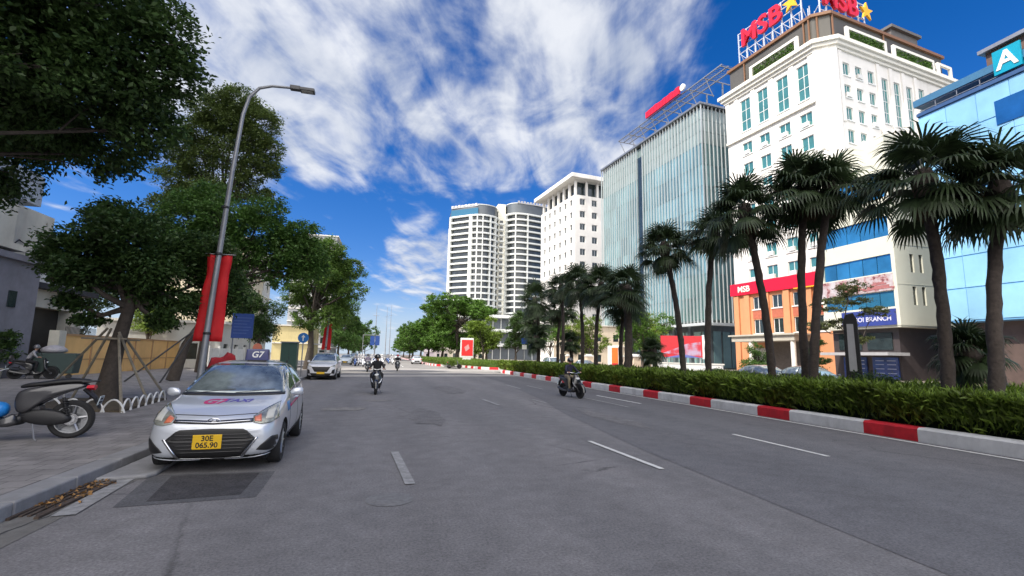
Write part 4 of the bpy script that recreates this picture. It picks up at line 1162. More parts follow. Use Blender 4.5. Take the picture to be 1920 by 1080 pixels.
# leaning tree behind the lamp
make_tree('broadleaf_tree', 'tall dark green tree leaning over the pavement behind the street lamp', (-10.2, 27.6, .15),
          [(5.6, 1.2, 7.0, 1.1), (5.2, 1.2, 8.2, 1.0), (6.0, 1.4, 6.2, .8), (4.9, .9, 6.9, 1.1), (4.6,1.,8.0,1.0), (3.3,.8,9.2,1.2), (5.2,1.2,5.9,.7), (1.2, .5, 8.6, 1.6), (-.6, 1, 8.8, 1.5), (2.9, .8, 7.9, 1.5), (3.6, 1.2, 6.6, 1.15), (1.4, .6, 7.0, 1.4), (-.6, .4, 7.0, 1.3), (2.2, 1.2, 5.7, 1.0), (.3, 1.3, 9.9, 1.2), (4.2, 1, 7.4, .8), (.2, .6, 5.9, .9), (-1.9,.8,7.9,1.1), (3.9,1.4,5.5,.6)],
          [(0, 0, 0), (.3, .3, 1.8), (1.0, .6, 3.3), (1.6, .8, 4.8), (1.7, .8, 6.2)], 46000, .17, L_mid, 3, .22)
# tall feathery tree further back
make_tree('tall_tree', 'tallest feathery tree whose sunlit top stands beside the lamp arm', (-12.6, 38.5, .15),
          [(-2.9, 0, 16.4, 1.5, .8), (-3.0, .2, 14.2, 1.4, .8), (-3.2, 0, 12.0, 1.3, .8), (2.4, .2, 11.6, 1.0, .8), (.6, 0, 20.2, 1.9, .6), (-1.0, 0, 19.4, 1.8, .7), (2.2, 0, 18.9, 1.6, .7), (3.0, .1, 17.0, 1.2, .8), (3.1, 0, 15.4, 1.1, .8), (0, 0, 18.6, 1.9, .6), (-1.6, 0, 17.6, 1.6, .7), (1.7, .2, 17.6, 1.5, .7), (.3, 0, 16.0, 1.9, .8), (2.3, 0, 15.2, 1.2, .9), (-1.6, .2, 15.2, 1.5, .8), (1.2, .2, 13.6, 1.4, .8), (-.6, 0, 13.0, 1.6, .8), (2.8, .4, 13.4, .8, .7), (-2.2,0,12.4,1.2,.8), (.4,0,11.2,1.0)],
          [(0, 0, 0), (.2, 0, 5), (.1, 0, 9), (.3, 0, 13.5)], 66000, .18, leaf_mat('olive_leaves', (0.115, 0.165, 0.042)), 4, .26)
mbx = MB(); mbx.tube([(0.3, 0, 10.9), (2.2, 0, 11.5), (3.6, 0, 11.5), (4.6, 0, 12.1)], [.12, .09, .06, .03], 6)
bpy.data.objects['tall_tree'] and mbx.build('bare_limb', M_bark, bpy.data.objects['tall_tree'])
# round bushy tree in sun
make_tree('round_tree', 'large round sunlit tree rising behind the parked white multi-seater', (-6.9, 47.6, .15),
          rclumps(21, .9, 0, 9.8, 5.0, 5.3, 21, 1.8), [(0, 0, 0), (.15, 0, 2.5), (0, 0, 5), (.3, 0, 8)], 50000, .24, leaf_mat('fresh_leaves', (0.095, 0.170, 0.030)), 5, .42)
for o_ in bpy.data.objects:
    if o_.name == 'round_tree': o_.scale = (.8, .8, .8)
make_tree('broadleaf_tree', 'lower dark leafy tree just right of the large round sunlit tree', (-9.6, 104, .15),
          rclumps(22, 0, 0, 7.6, 4.6, 5.0, 12, 2.0), [(0, 0, 0), (0, 0, 2), (.2, 0, 5)], 18000, .28, L_mid, 6, .3)
make_tree('broadleaf_tree', 'distant tree ending the left row above the queue of vehicles', (-9.6, 132, .15),
          rclumps(23, -1, 0, 7.2, 4.4, 4.4, 10, 2.0), [(0, 0, 0), (0, 0, 2), (.2, 0, 5)], 12000, .36, L_mid, 7, .3)
make_tree('small_tree', 'small dark drooping tree between the blue notice board and the taxi roof sign', (-10.0, 42.5, .15),
          rclumps(24, 0, 0, 4.3, 1.9, 1.9, 9, .95), [(0, 0, 0), (.1, 0, 1.5), (0, 0, 3)], 12000, .17, L_dark, 8, .14)
make_tree('small_tree', 'yellow-green small tree behind the yellow wall left of the red pole banner', (-19.6, 47, .15),
          rclumps(25, 0, 0, 5.2, 2.2, 1.8, 8, 1.1), [(0, 0, 0), (.1, 0, 1.5), (0, 0, 3)], 9000, .2, L_yel, 9, .14)
make_tree('small_tree', 'dark green tree behind the yellow wall in the gap under the low spreading tree', (-21.5, 40, .15),
          rclumps(26, 0, 0, 4.4, 2.4, 2.0, 8, 1.2), [(0, 0, 0), (.1, 0, 1.5), (0, 0, 3)], 8000, .2, L_dark, 10, .14)
make_tree('small_tree', 'green tree standing behind the blue notice board', (-15.5, 57, .15),
          rclumps(27, 0, 0, 4.6, 2.4, 2.2, 8, 1.2), [(0, 0, 0), (.1, 0, 1.5), (0, 0, 3)], 8000, .22, L_mid, 12, .14)
# right side, beyond the crossing
def flat_clumps(seed, cz, rx, n, r):
    rnd = random.Random(seed); o = []
    for k in range(n):
        a = rnd.uniform(0, 6.28); q = math.sqrt(rnd.random()) * rx
        o.append((q * math.cos(a), q * math.sin(a), cz + rnd.uniform(-1.6, 1.2) - .12 * q, r * rnd.uniform(.7, 1.2), .45))
    return o
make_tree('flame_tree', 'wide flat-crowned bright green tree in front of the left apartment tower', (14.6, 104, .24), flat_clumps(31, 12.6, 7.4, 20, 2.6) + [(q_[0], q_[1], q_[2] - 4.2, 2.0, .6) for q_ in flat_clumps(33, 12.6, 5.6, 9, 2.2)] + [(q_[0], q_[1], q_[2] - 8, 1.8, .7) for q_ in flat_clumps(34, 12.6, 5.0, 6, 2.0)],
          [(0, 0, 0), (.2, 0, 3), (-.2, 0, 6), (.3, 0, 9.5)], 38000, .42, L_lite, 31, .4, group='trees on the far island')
specs = [(13.4, 122, 9.8, 5.6), (11.4, 140, 9.4, 5.4), (10.6, 160, 9.6, 5.8), (9.4, 186, 9.6, 6.4), (9.8, 220, 9.6, 7.4), (8.8, 270, 9.0, 8.0)]
names = ['nearest', 'second', 'third', 'fourth', 'fifth', 'farthest']
for k, (x, y_, cz, rx) in enumerate(specs):
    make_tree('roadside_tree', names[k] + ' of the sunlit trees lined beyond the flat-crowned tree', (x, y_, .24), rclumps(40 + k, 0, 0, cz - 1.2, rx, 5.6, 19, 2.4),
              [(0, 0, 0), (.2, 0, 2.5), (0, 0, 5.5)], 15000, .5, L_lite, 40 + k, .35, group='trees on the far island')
make_tree('round_tree', 'small rounded yellow-green tree beside the red advertising panel', (15.0, 77, .24), rclumps(51, 0, 0, 4.6, 2.8, 1.9, 9, 1.3),
          [(0, 0, 0), (.1, 0, 1.6), (0, 0, 3)], 11000, .26, L_yel, 51, .2, group='trees on the far island')
make_tree('round_tree', 'dark dense tree between the yellow-green tree and the first palms', (18.6, 70, .24), rclumps(52, 0, 0, 5.2, 2.9, 3.0, 10, 1.4),
          [(0, 0, 0), (.1, 0, 1.6), (0, 0, 3)], 13000, .26, L_dark, 52, .2, group='trees on the far pavement')
for k, (x, y_, cz, rx, m_, lab) in enumerate([(27, 62, 5.0, 3.4, L_yel, 'sunlit yellow-green tree seen between the middle palm trunks'),
                                              (30, 52, 5.2, 3.2, L_lite, 'leafy bright tree left of the orange totem'),
                                              (27.5, 80, 6.5, 3.6, L_lite, 'pale green tree behind the left cluster of palms'),
                                              (34, 60, 5.6, 3.0, L_yel, 'yellowish tree behind the orange totem')]):
    make_tree('pavement_tree', lab, (x, y_, .13), rclumps(60 + k, 0, 0, cz, rx, 2.6, 9, 1.5), [(0, 0, 0), (.1, 0, 1.6), (0, 0, 3.4)], 9000, .24, m_, 60 + k, .2, group='trees on the far pavement')
make_tree('shade_tree', 'half bare spreading tree in front of the blue ribbon windows', (30.5, 26.2, .13), [(-1.2, 0, 5.4, 1.1, .4), (.8, .4, 6.0, 1.2, .4), (-.4, -.8, 6.6, 1.0, .4), (1.6, -.6, 5.0, 1.0, .4), (-1.8, .6, 4.0, .9, .4), (.2, .6, 4.2, .9, .4), (.9,-.3,3.1,.7,.4)],
          [(0, 0, 0), (.1, 0, 1.6), (0, 0, 3.6)], 5200, .17, leaf_mat('sparse_leaves', (.075, .09, .03)), 70, .11, group='trees on the far pavement')
make_tree('topiary_shrub', 'rounded green topiary in front of the glass office corner', (29.5, 33.5, .13), [(0, 0, 1.0, .9), (.5, .2, 1.8, .7), (-.4, -.2, 2.5, .6), (-.9, 0, 1.2, .6), (0.9,0,.9,.6)],
          [(0, 0, 0), (0, 0, 1), (.1, 0, 2)], 6000, .13, L_mid, 71, .1, group='trees on the far pavement', cat='shrub')
make_tree('topiary_shrub', 'dark cloud-pruned pine beside the orange base', (30.0, 28.4, .13), [(0, 0, .9, .7, .5), (.7, .2, 1.6, .6, .4), (-.6, -.2, 2.2, .55, .4), (.2, 0, 2.9, .5, .4)],
          [(0, 0, 0), (.2, 0, 1), (-.1, 0, 2), (.1, 0, 3)], 4500, .11, L_dark, 72, .1, group='trees on the far pavement', cat='shrub')

for k, (x, y_, r_) in enumerate([(-10.2, 160, 6.0), (-10.5, 200, 7.0), (-10.8, 255, 8.0)]):
    make_tree('roadside_tree', ['third tree back beyond the left queue of traffic', 'fourth tree back beyond the left queue of traffic', 'farthest tree on the left side of the street'][k], (x, y_, .15), rclumps(90 + k, 0, 0, 7.5, r_, 5.5, 14, 2.6),
              [(0, 0, 0), (0, 0, 2), (.2, 0, 5)], 9000, .5, L_mid, 90 + k, .3, group='trees at the far left of the street')
for k, (x, y_, r_) in enumerate([(19.5, 96, 3.6), (21, 118, 4.6)]):
    make_tree('pavement_tree', ['green tree in front of the low podium, left of the dark dense tree', 'taller green tree before the podium behind the flat-crowned tree'][k], (x, y_, .15), rclumps(95 + k, 0, 0, 5.2, r_, 3.6, 12, 1.9),
              [(0, 0, 0), (0, 0, 2), (.2, 0, 4)], 9000, .34, (L_yel, L_mid)[k], 95 + k, .25, group='trees on the far pavement')
# ---- fan palms
def palm_crown(seed, nleaf=34, plen=1.15, fan=1.15, skirt=14):
    rng = np.random.default_rng(seed); V = []; F = []
    def addfan(el, az, pl, fr, droop, dead):
        base = np.array([0, 0, 0.0]); b = len(V)
        out = np.array([math.cos(az) * math.cos(el), math.sin(az) * math.cos(el), math.sin(el)])
        tip = base + out * pl + np.array([0, 0, -droop * pl * .35])
        side = np.array([-math.sin(az), math.cos(az), 0.0])
        # petiole
        w = .022
        p = [base - side * w, base + side * w, tip + side * w, tip - side * w]
        V.extend(p); F.append((b, b + 1, b + 2, b + 3))
        d0 = out + np.array([0, 0, -droop * .55]); d0 /= np.linalg.norm(d0)
        nseg = 26 if not dead else 12
        spread = math.radians(235 if not dead else 90)
        for k in range(nseg):
            t = (k / (nseg - 1) - .5) * spread
            nrm = np.cross(side, d0)
            d = d0 * math.cos(t) + side * math.sin(t) + nrm * (-.18 * abs(math.sin(t))) * -1
            d /= np.linalg.norm(d)
            L_ = fr * (1 - .28 * (abs(t) / (spread / 2)) ** 2) * rng.uniform(.88, 1.1)
            s = np.cross(d, nrm); s /= np.linalg.norm(s) + 1e-9
            q = np.zeros((4, 3)); pos = tip.copy(); dd = d.copy(); b = len(V)
            ws = (.012, .038, .028, .003); ls = (0, .42, .33, .28)
            for i in range(4):
                if i: 
                    dd = dd + np.array([0, 0, -.10 - .34 * (i - 1) * (1 + droop * .5)]) * (1 if i > 1 else .4); dd /= np.linalg.norm(dd)
                    pos = pos + dd * L_ * ls[i]
                V.append(pos - s * ws[i]); V.append(pos + s * ws[i])
            for i in range(3): F.append((b + 2 * i, b + 2 * i + 1, b + 2 * i + 3, b + 2 * i + 2))
    ga = 2.399
    for k in range(nleaf):
        u = k / nleaf
        el = math.radians(82 - 125 * u) + rng.uniform(-.22, .22)
        addfan(el, k * ga + rng.uniform(-.2, .2), plen * rng.uniform(.7, 1.2) * (.75 + .3 * u), fan * rng.uniform(.8, 1.15), .25 + .6 * u, False)
    nlive = len(F)
    for k in range(skirt):
        addfan(math.radians(-62 - rng.uniform(0, 20)), k * ga, plen * rng.uniform(.35, .6), fan * .5, .5, True)
    me = bpy.data.meshes.new('crown')
    me.from_pydata([tuple(v) for v in V], [], F); me.update()
    me.materials.append(L_palm); me.materials.append(L_palm2)
    mi = [0] * nlive + [1] * (len(F) - nlive); me.polygons.foreach_set('material_index', mi)
    return me
PC = [palm_crown(1, 34, 1.15, 1.15, 14), palm_crown(2, 28, 1.0, 1.2, 20), palm_crown(3, 40, 1.25, 1.1, 10), palm_crown(4, 31, 1.2, 1.25, 26)]
PCY = palm_crown(9, 26, .9, 1.0, 0)
def palm(label, base, top, r=.17, var=0, s=1.0, rz=0., bend=.3, name='fan_palm', group='fan palms on the median', crown=None):
    t = empty(name, base, 0, label, 'palm tree', group)
    b = Vector((0, 0, 0)); e = Vector(top) - Vector(base)
    tb = MB(); pts = []; rr = []
    n_ = 26; rnd = random.Random(int(base[1] * 10))
    for i in range(n_ + 1):
        u = i / n_; p = b.lerp(e, u); p.x += math.sin(u * math.pi) * bend * .6 * (1 if e.x <= 0 else -1) + rnd.uniform(-.015, .015); p.y += rnd.uniform(-.015, .015)
        pts.append(p); rr.append(r * (1.25 if i == 0 else (1.0 - .18 * u)) * (1 + .05 * ((i % 2) * 2 - 1) + rnd.uniform(-.04, .04)) if i < n_ - 1 else r * 1.15)
    tb.tube(pts, rr, 12); tb.build('trunk', M_barkp, t, smooth=True)
    # fibrous boot under the crown
    bt = MB(); bt.lathe([(r * .9, -.75), (r * 1.5, -.45), (r * 1.9, -.1), (r * 1.2, .25)], 12, c=tuple(e)); bt.build('leaf_base', M_barkp, t)
    c = bpy.data.objects.new('crown', crown or PC[var]); COL.objects.link(c); c.parent = t; c.location = e; c.rotation_euler = (rnd.uniform(-.16, .16), rnd.uniform(-.16, .16), rz); c.scale = (s * rnd.uniform(.92, 1.08), s * rnd.uniform(.92, 1.08), s * rnd.uniform(.9, 1.12))
    return t
PL = [  # base, crown point, radius, crown variant, scale, label
    ((13.4, 19.85), (12.55, 19.85, 6.95), .14, 0, .70, 'slender palm leaning left in front of the glass office, left of the billboard foot'),
    ((13.4, 18.1), (13.95, 18.1, 7.3), .14, 1, .76, 'upright palm just right of the red billboard, before the vertical fins'),
    ((13.4, 14.5), (12.55, 14.5, 7.15), .145, 2, .76, 'palm leaning left across the red fascia of the bank'),
    ((13.6, 13.3), (14.05, 13.3, 7.75), .14, 3, .74, 'straighter left palm of the crossing pair in front of the orange base'),
    ((13.2, 12.7), (14.5, 12.7, 7.6), .145, 1, .78, 'right palm of the crossing pair, leaning right in front of the bank'),
    ((13.1, 8.8), (13.1, 8.8, 6.35), .145, 2, .76, 'thick upright palm in front of the cream corner of the bank branch'),
    ((12.9, 7.7), (14.2, 7.9, 5.85), .15, 3, .74, 'palm at the right edge of the view leaning right'),
    ((13.5, 25.6), (13.45, 25.6, 5.75), .24, 3, .84, 'thick short palm with a full drooping crown left of the leaning palms'),
    ((13.4, 29.6), (13.8, 29.6, 6.5), .14, 2, .78, 'thin palm behind the thick short palm, fifth from the crossing'),
    ((13.4, 32.1), (13.2, 32.1, 6.95), .14, 0, .80, 'tall palm fourth from the crossing in the left cluster'),
    ((13.4, 36.3), (13.4, 36.3, 7.3), .14, 1, .84, 'tallest palm of the left cluster, third from the crossing'),
    ((13.4, 42.1), (13.0, 42.1, 6.9), .14, 3, .86, 'palm second from the crossing in the left cluster'),
    ((14.4, 45.6), (14.2, 45.6, 5.0), .2, 0, .85, 'dark low palm nearest the crossing'),
    ((14.6, 40.2), (14.9, 40.2, 6.1), .14, 0, .82, 'palm with a low crown between the second palm and the small grass palm'),
    ((14.2, 27.6), (14.5, 27.6, 5.0), .14, 1, .74, 'shorter palm half hidden behind the thick short palm'),
]
for k, (b_, t_, r_, v_, s_, lab) in enumerate(PL):
    palm(lab, (b_[0], b_[1], .24), t_, r_, v_, s_ * 1.12, rz=k * 1.3)
palm('short stemless palm between the two rightmost trunks', (14.1, 8.9, .24), (14.15, 8.9, 1.95), .14, 0, .62, crown=PCY, name='young_palm', group='young palms in the median')
palm('small palm with a bright tuft left of the billboard', (14.8, 25.0, .24), (14.8, 25.0, 2.1), .15, 0, .62, crown=PCY, rz=1, name='young_palm', group='young palms in the median')
palm('small palm in the grass behind the thin palms of the left cluster', (14.6, 37.5, .24), (14.6, 37.5, 2.9), .16, 0, .75, crown=PCY, rz=2, name='young_palm', group='young palms in the median')
palm('bushy low palm beside the thick short palm trunk', (12.9, 41, .24), (12.8, 41, 3.3), .15, 0, .9, crown=PCY, rz=3, name='young_palm', group='young palms in the median')

# ---- hedge: long bladed leaves, one uncountable planting
def hedge(name, x0, x1, y0, y1, n, h, seed, label, zb=.24, mat_=None, leaf=.21, dens=None):
    rng = np.random.default_rng(seed)
    u = rng.random(n)
    y_ = y0 + (y1 - y0) * (u ** 1.5 if dens is None else u ** dens)
    x_ = x0 + (x1 - x0) * rng.random(n)
    fr = rng.random(n) < .45
    x_[fr] = x0 + rng.random(fr.sum()) ** 2 * .5
    z_ = zb + h * np.sqrt(rng.random(n)) * .92
    top = rng.random(n) < .5; z_[top] = zb + h * rng.uniform(.72, .98, top.sum())
    bumpy = 1 + .10 * np.sin(y_ * 1.3 + 1) * np.sin(x_ * 1.7) + .08 * np.sin(y_ * 3.1 + x_ * 2)
    z_ = zb + (z_ - zb) * bumpy
    # taper the front so the foot sits inside the kerb
    k = np.clip((z_ - zb) / h, 0, 1); x_ = np.where(x_ < x0 + .5, x_ + .05 - .22 * k, x_)
    c = np.stack([x_, y_, z_], 1)
    d = rng.normal(size=(n, 3)) * .45 + np.array([-.10, 0, 1.0]); d /= np.linalg.norm(d, axis=1, keepdims=True)
    sd = rng.normal(size=(n, 3)); s = np.cross(d, sd); s /= np.linalg.norm(s, axis=1, keepdims=True)
    nr = np.cross(s, d)
    sc = np.clip((y_ - y0) / 26, .0, 1.4)[:, None] + .75
    L_ = leaf * rng.uniform(.6, 1.3, (n, 1)) * (.75 + .25 * sc); W_ = .021 * sc * rng.uniform(.7, 1.3, (n, 1))
    V = np.empty((n, 6, 3))
    V[:, 0] = c - s * W_ * .4; V[:, 1] = c + s * W_ * .4
    mid = c + d * L_ * .55
    V[:, 2] = mid - s * W_; V[:, 3] = mid + s * W_
    tip = c + d * L_ + nr * L_ * .35
    V[:, 4] = tip - s * W_ * .1; V[:, 5] = tip + s * W_ * .1
    b = np.arange(n)[:, None] * 6
    F = np.concatenate([b + np.array([0, 1, 3, 2]), b + np.array([2, 3, 5, 4])], 0)
    o = np_mesh(name, V.reshape(-1, 3), F, mat_ or L_hedge)
    return tag(o, label, 'hedge', None, 'stuff')
hedge('hedge', 11.45, 15.8, -2, 49.5, 150000, .74, 5, 'long green strappy-leaved hedge filling the median behind the painted kerb')
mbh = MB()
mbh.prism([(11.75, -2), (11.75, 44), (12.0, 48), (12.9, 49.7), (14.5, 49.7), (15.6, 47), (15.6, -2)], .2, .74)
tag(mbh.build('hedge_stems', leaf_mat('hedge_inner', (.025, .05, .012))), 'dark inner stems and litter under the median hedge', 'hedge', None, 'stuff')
hedge('hedge', 7.8, 15.8, 60, 120, 30000, .62, 6, 'bright low grass hedge on the farther island beyond the crossing', mat_=leaf_mat('sunny_grass', (.13, .21, .03)), leaf=.34)
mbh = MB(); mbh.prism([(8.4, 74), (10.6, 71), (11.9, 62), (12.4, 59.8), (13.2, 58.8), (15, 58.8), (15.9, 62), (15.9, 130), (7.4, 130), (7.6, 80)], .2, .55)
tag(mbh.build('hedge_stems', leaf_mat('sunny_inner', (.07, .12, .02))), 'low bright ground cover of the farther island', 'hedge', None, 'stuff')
for k, (x, y_, s) in enumerate([(13.9, 11.2, 1.0), (14.3, 19.0, .75), (14.0, 27.5, .7), (13.8, 34.5, .75), (13.6, 40.0, .8), (13.6, 46.0, .8)]):
    lab = ['largest clipped round shrub at the foot of the paired palms', 'clipped round shrub right of the leaning palm foot', 'clipped round shrub beside the small palm left of the billboard', 'clipped round shrub third along the hedge from the crossing', 'clipped round shrub second along the hedge from the crossing', 'clipped round shrub nearest the crossing end of the median'][k]
    make_tree('round_shrub', lab, (x, y_, .24), [(0, 0, .72 * 1.0, .62 * s, .62), (.25 * s, .3 * s, .7, .5 * s, .6), (-.25, -.25, .7, .5 * s, .6)], [(0, 0, 0), (0, 0, .3), (0, 0, .5)], 3800, .085, L_mid if k else L_dark, 80 + k, .05, group='clipped shrubs in the median', cat='shrub')
leaf_patch('planter_leaves', 900, (-.42, -.18, 4.0, 10.2, 41.4, 42.9), .34, L_mid, T, 3)
leaf_patch('planter_leaves', 1100, (4.0, 10.6, -.42, -.18, 41.4, 42.9), .34, L_mid, T, 4)
leaf_patch('planter_leaves', 1100, (13.2, 21, -.42, -.18, 41.4, 42.9), .34, L_mid, T, 5)
# fallen leaves in the gutter
rng = np.random.default_rng(8)
n = 260; c = np.stack([rng.normal(-3.33, .10, n), rng.uniform(6.2, 9.2, n), np.full(n, .03)], 1); c[:, 0] = np.clip(c[:, 0], -3.43, -3.0)
tag(leaves_obj('fallen_leaves', c, .055, pm('dry_leaf', (0.28, 0.15, 0.05), .8, island=.6, var=.3), None, rng, flat=.15, aspect=.6), 'brown fallen leaves and litter lying in the gutter', 'leaves', None, 'stuff')

# ------------------------------------------------------------------ street furniture
M_galv = pm('galvanised_steel', (0.27, 0.28, 0.30), .5, .6, var=.15, scale=2, dirt=.25)
M_redcl = pm('red_cloth', (0.62, 0.012, 0.018), .7, var=.12, scale=3, transl=.25)
M_blk = pm('black_plastic', (0.018, 0.018, 0.020), .5)
M_wht = pm('white_paint', (0.72, 0.72, 0.70), .5, dirt=.15)
M_blue = pm('blue_sign_paint', (0.02, 0.07, 0.30), .45)
M_orange = pm('orange_panel', (0.75, 0.16, 0.02), .45)
M_bamboo = pm('bamboo', (0.24, 0.21, 0.16), .7, var=.3, scale=6)

def street_lamp(x, y_, label, blabel):
    t = empty('street_lamp', (x, y_, .15), 0, label, 'street lamp', 'street lamps on the left pavement')
    mb = MB(); mb.lathe([(.2, 0), (.2, .04), (.13, .06), (.13, .5), (.1, .55)], 16); mb.build('base', M_galv, t)
    mb = MB(); mb.tube([(0, 0, .5), (.12, 0, 3.5), (.30, 0, 7.4), (.44, 0, 9.4), (.58, 0, 10.05), (.86, 0, 10.42), (1.25, 0, 10.56), (1.9, 0, 10.60)], [.10, .088, .07, .06, .055, .05, .045, .042], 12)
    mb.build('pole', M_galv, t, smooth=True)
    mb = MB(); mb.box(1.82, 2.15, -.09, .09, 10.53, 10.68); mb.box(2.15, 2.62, -.14, .14, 10.52, 10.63)
    mb.build('lamp_head', pm('lamp_housing', (.10, .10, .105), .5, .3), t, bevel=.015)
    mb = MB(); mb.box(2.2, 2.57, -.1, .1, 10.505, 10.519); mb.build('lens', pm('lamp_lens', (.5, .5, .45), .2), t)
    mb = MB()
    for z in (4.55, 2.0, 6.1): mb.lathe([(.1, z), (.115, z + .01), (.115, z + .07), (.1, z + .08)], 12, c=(.13 * z / 3.8, 0, 0))
    mb.build('clamp', M_blk, t)
    # hanging banner, hourglass drawn in by its ties
    n_ = 14; V = []; F = []
    for i in range(n_ + 1):
        v = i / n_; z = 4.55 - 2.75 * v
        w = .35 - .05 * math.exp(-((v - .22) / .12) ** 2) + .05 * v
        for k in range(7):
            u = -1 + 2 * k / 6
            V.append((.13 * z / 3.8 + u * w + .015 * math.sin(v * 6 + u), +.16 + .03 * math.cos(u * 5 + v * 3) + .03 * math.sin(v * 11), z + .04 * abs(u) * (1 if i < 1 else -.3)))
    for i in range(n_):
        for k in range(6): a = i * 7 + k; F.append((a, a + 1, a + 8, a + 7))
    b = empty('banner', (x, y_, .15), 0, blabel, 'banner', 'red banners on the lamp posts')
    m = MB(); m.add(V, F); o = m.build('cloth', M_redcl, b, smooth=True)
    s = o.modifiers.new('solid', 'SOLIDIFY'); s.thickness = .006
    m = MB(); m.tube([(-.26, .13, 4.6), (.62, .13, 4.6)], .015, 6); m.build('rod', M_galv, b)
    m = MB(); m.lathe([(.10, 0), (.10, .035)], 12, c=(.16, 0, 4.54)); m.build('tie', M_blk, b)
    return t
street_lamp(-5.55, 17.0, 'tall curved galvanised street lamp behind the silver taxi', 'long red cloth banner tied to the near street lamp')
street_lamp(-5.7, 49.0, 'street lamp with a red banner behind the white multi-seater', 'red cloth banner on the farther lamp above the white multi-seater')

# white hoop edging round the low tree
t = empty('hoop_edging', (-7.5, 16.0, .15), 0, 'white painted hoop fence around the foot of the low spreading tree', 'edging')
def hoops(p0, p1, n_):
    for k in range(n_):
        a = Vector(p0).lerp(Vector(p1), k / n_); b_ = Vector(p0).lerp(Vector(p1), (k + 1.15) / n_)
        pts = []
        for i in range(9):
            u = i / 8; q = a.lerp(b_, u); pts.append((q.x, q.y, .30 * math.sin(math.pi * u) ** .7))
        m = MB(); m.tube(pts, .022, 6); m.build('hoop', M_wht, t, smooth=True)
hoops((-.95, -1.65), (1.45, -2.3), 5); hoops((1.45, -2.3), (1.1, .9), 6); hoops((-.95, -1.65), (-1.6, 1.2), 5)
m = MB(); m.prism([(-.95, -1.6), (1.4, -2.25), (1.05, 1.2), (-1.6, 1.3)], .0, .05); m.build('soil', M_earth, t)
t = empty('tree_props', (-7.95, 16.8, .15), 0, 'grey bamboo props tied around the low spreading tree', 'tree props')
for (a, b_) in (((-2.7, 2.2, 0), (-.1, 0, 2.1)), ((1.9, -3.1, 0), (.35, -.3, 1.9)), ((1.25, -.2, 0), (.3, -.2, 2.0)), ((-1.2, .9, 0), (0, 0, 2.1)), ((1.0, 1.6, 0), (.2, .1, 2.05))):
    m = MB(); m.tube([a, b_], .035, 7); m.build('pole', M_bamboo, t, smooth=True)
m = MB(); m.tube([(-.5, -.4, 1.8), (.6, -.4, 1.8)], .03, 6); m.tube([(-.5, .4, 1.78), (.6, .4, 1.78)], .03, 6); m.build('cross_bar', M_bamboo, t)
t = empty('tree_props', (-10.2, 27.6, .15), 0, 'dark steel props around the leaning tree behind the street lamp', 'tree props')
for (a, b_) in (((-1.6, -1.0, 0), (.6, .3, 2.5)), ((1.9, -1.0, 0), (.9, .4, 2.5)), ((.2, -1.9, 0), (.6, .2, 2.3))):
    m = MB(); m.tube([a, b_], .04, 7); m.build('pole', M_blk, t, smooth=True)

def sign_pole(name, x, y_, z0, label, h, r=.035, cat='road sign', mat_=M_galv):
    t = empty(name, (x, y_, z0), 0, label, cat)
    m = MB(); m.tube([(0, 0, 0), (0, 0, h)], r, 8); m.build('post', mat_, t, smooth=True); return t
t = sign_pole('road_sign', -5.3, 33.8, .15, 'small round blue road sign with a white arrow on a thin post', 2.75)
m = MB(); m.lathe([(.001, -.05), (.33, -.05), (.33, -.03), (.001, -.03)], 28, axis='y'); o = m.build('disc', pm('bright_blue_sign', (.01, .14, .42), .4), t); o.location = (0, 0, 2.45)
m = MB(); m.prism([(-.035, -.2), (.035, -.2), (.035, .03), (.12, .03), (0, .2), (-.12, .03), (-.035, .03)], -.075, -.055, 'y'); o = m.build('arrow', M_wht, t); o.location = (0, 0, 2.45)
t = empty('notice_board', (-9.2, 34.8, .15), R(8), 'blue notice board on two posts behind the leaning tree', 'notice board')
m = MB(); m.box(-.62, .62, -.04, .04, 2.35, 3.95); m.build('board', M_blue, t, bevel=.01)
for x in (-.5, .5):
    m = MB(); m.tube([(x, .06, 0), (x, .06, 3.9)], .04, 8); m.build('post', M_galv, t)
for k in range(6):
    m = MB(); m.box(-.5, .5 - .12 * (k % 3), -.05, -.041, 3.65 - k * .2, 3.70 - k * .2); m.build('text_line', pm('pale_blue_lines', (.10, .17, .42), .6), t)
t = empty('utility_cabinet', (-6.9, 38.5, .15), 0, 'dark green utility cabinet left of the blue round sign', 'cabinet')
m = MB(); m.box(-.55, .55, -.35, .35, .1, 2.2); m.build('body', pm('cabinet_green', (.03, .075, .06), .5, dirt=.3), t, bevel=.02)
m = MB(); m.box(-.6, .6, -.4, .4, 2.2, 2.28); m.build('roof', M_galv, t)
m = MB(); m.box(-.5, .5, -.3, .3, 0, .1); m.build('plinth', M_galv, t)
m = MB(); m.box(-.005, .005, -.357, -.351, .15, 2.15); m.box(.04, .07, -.38, -.351, 1.0, 1.2); m.build('door_seam', M_blk, t)
# red covered handcart
t = empty('covered_cart', (-7.35, 25.2, .15), R(20), 'small handcart under a dark red cloth between the lamp post and taxi roof', 'cart')
m = MB(); rnd = random.Random(3); V = []; F = []
for i in range(9):
    for k in range(9):
        u = -1 + 2 * i / 8; v = -1 + 2 * k / 8
        e = max(abs(u), abs(v)); z = 1.22 - .12 * (u * u + v * v) - (.45 if e > .95 else .0) + .05 * math.sin(u * 7 + v * 3) + rnd.uniform(-.03, .03) + (.18 if u > .1 and v < .4 and e < .8 else 0)
        V.append((u * .62, v * .4, z))
for i in range(8):
    for k in range(8): a_ = i * 9 + k; F.append((a_, a_ + 1, a_ + 10, a_ + 9))
m.add(V, F); o = m.build('cover', pm('dark_red_cloth_cover', (.32, .012, .02), .8, var=.25, scale=5), t, smooth=True); q_ = o.modifiers.new('solid', 'SOLIDIFY'); q_.thickness = .01
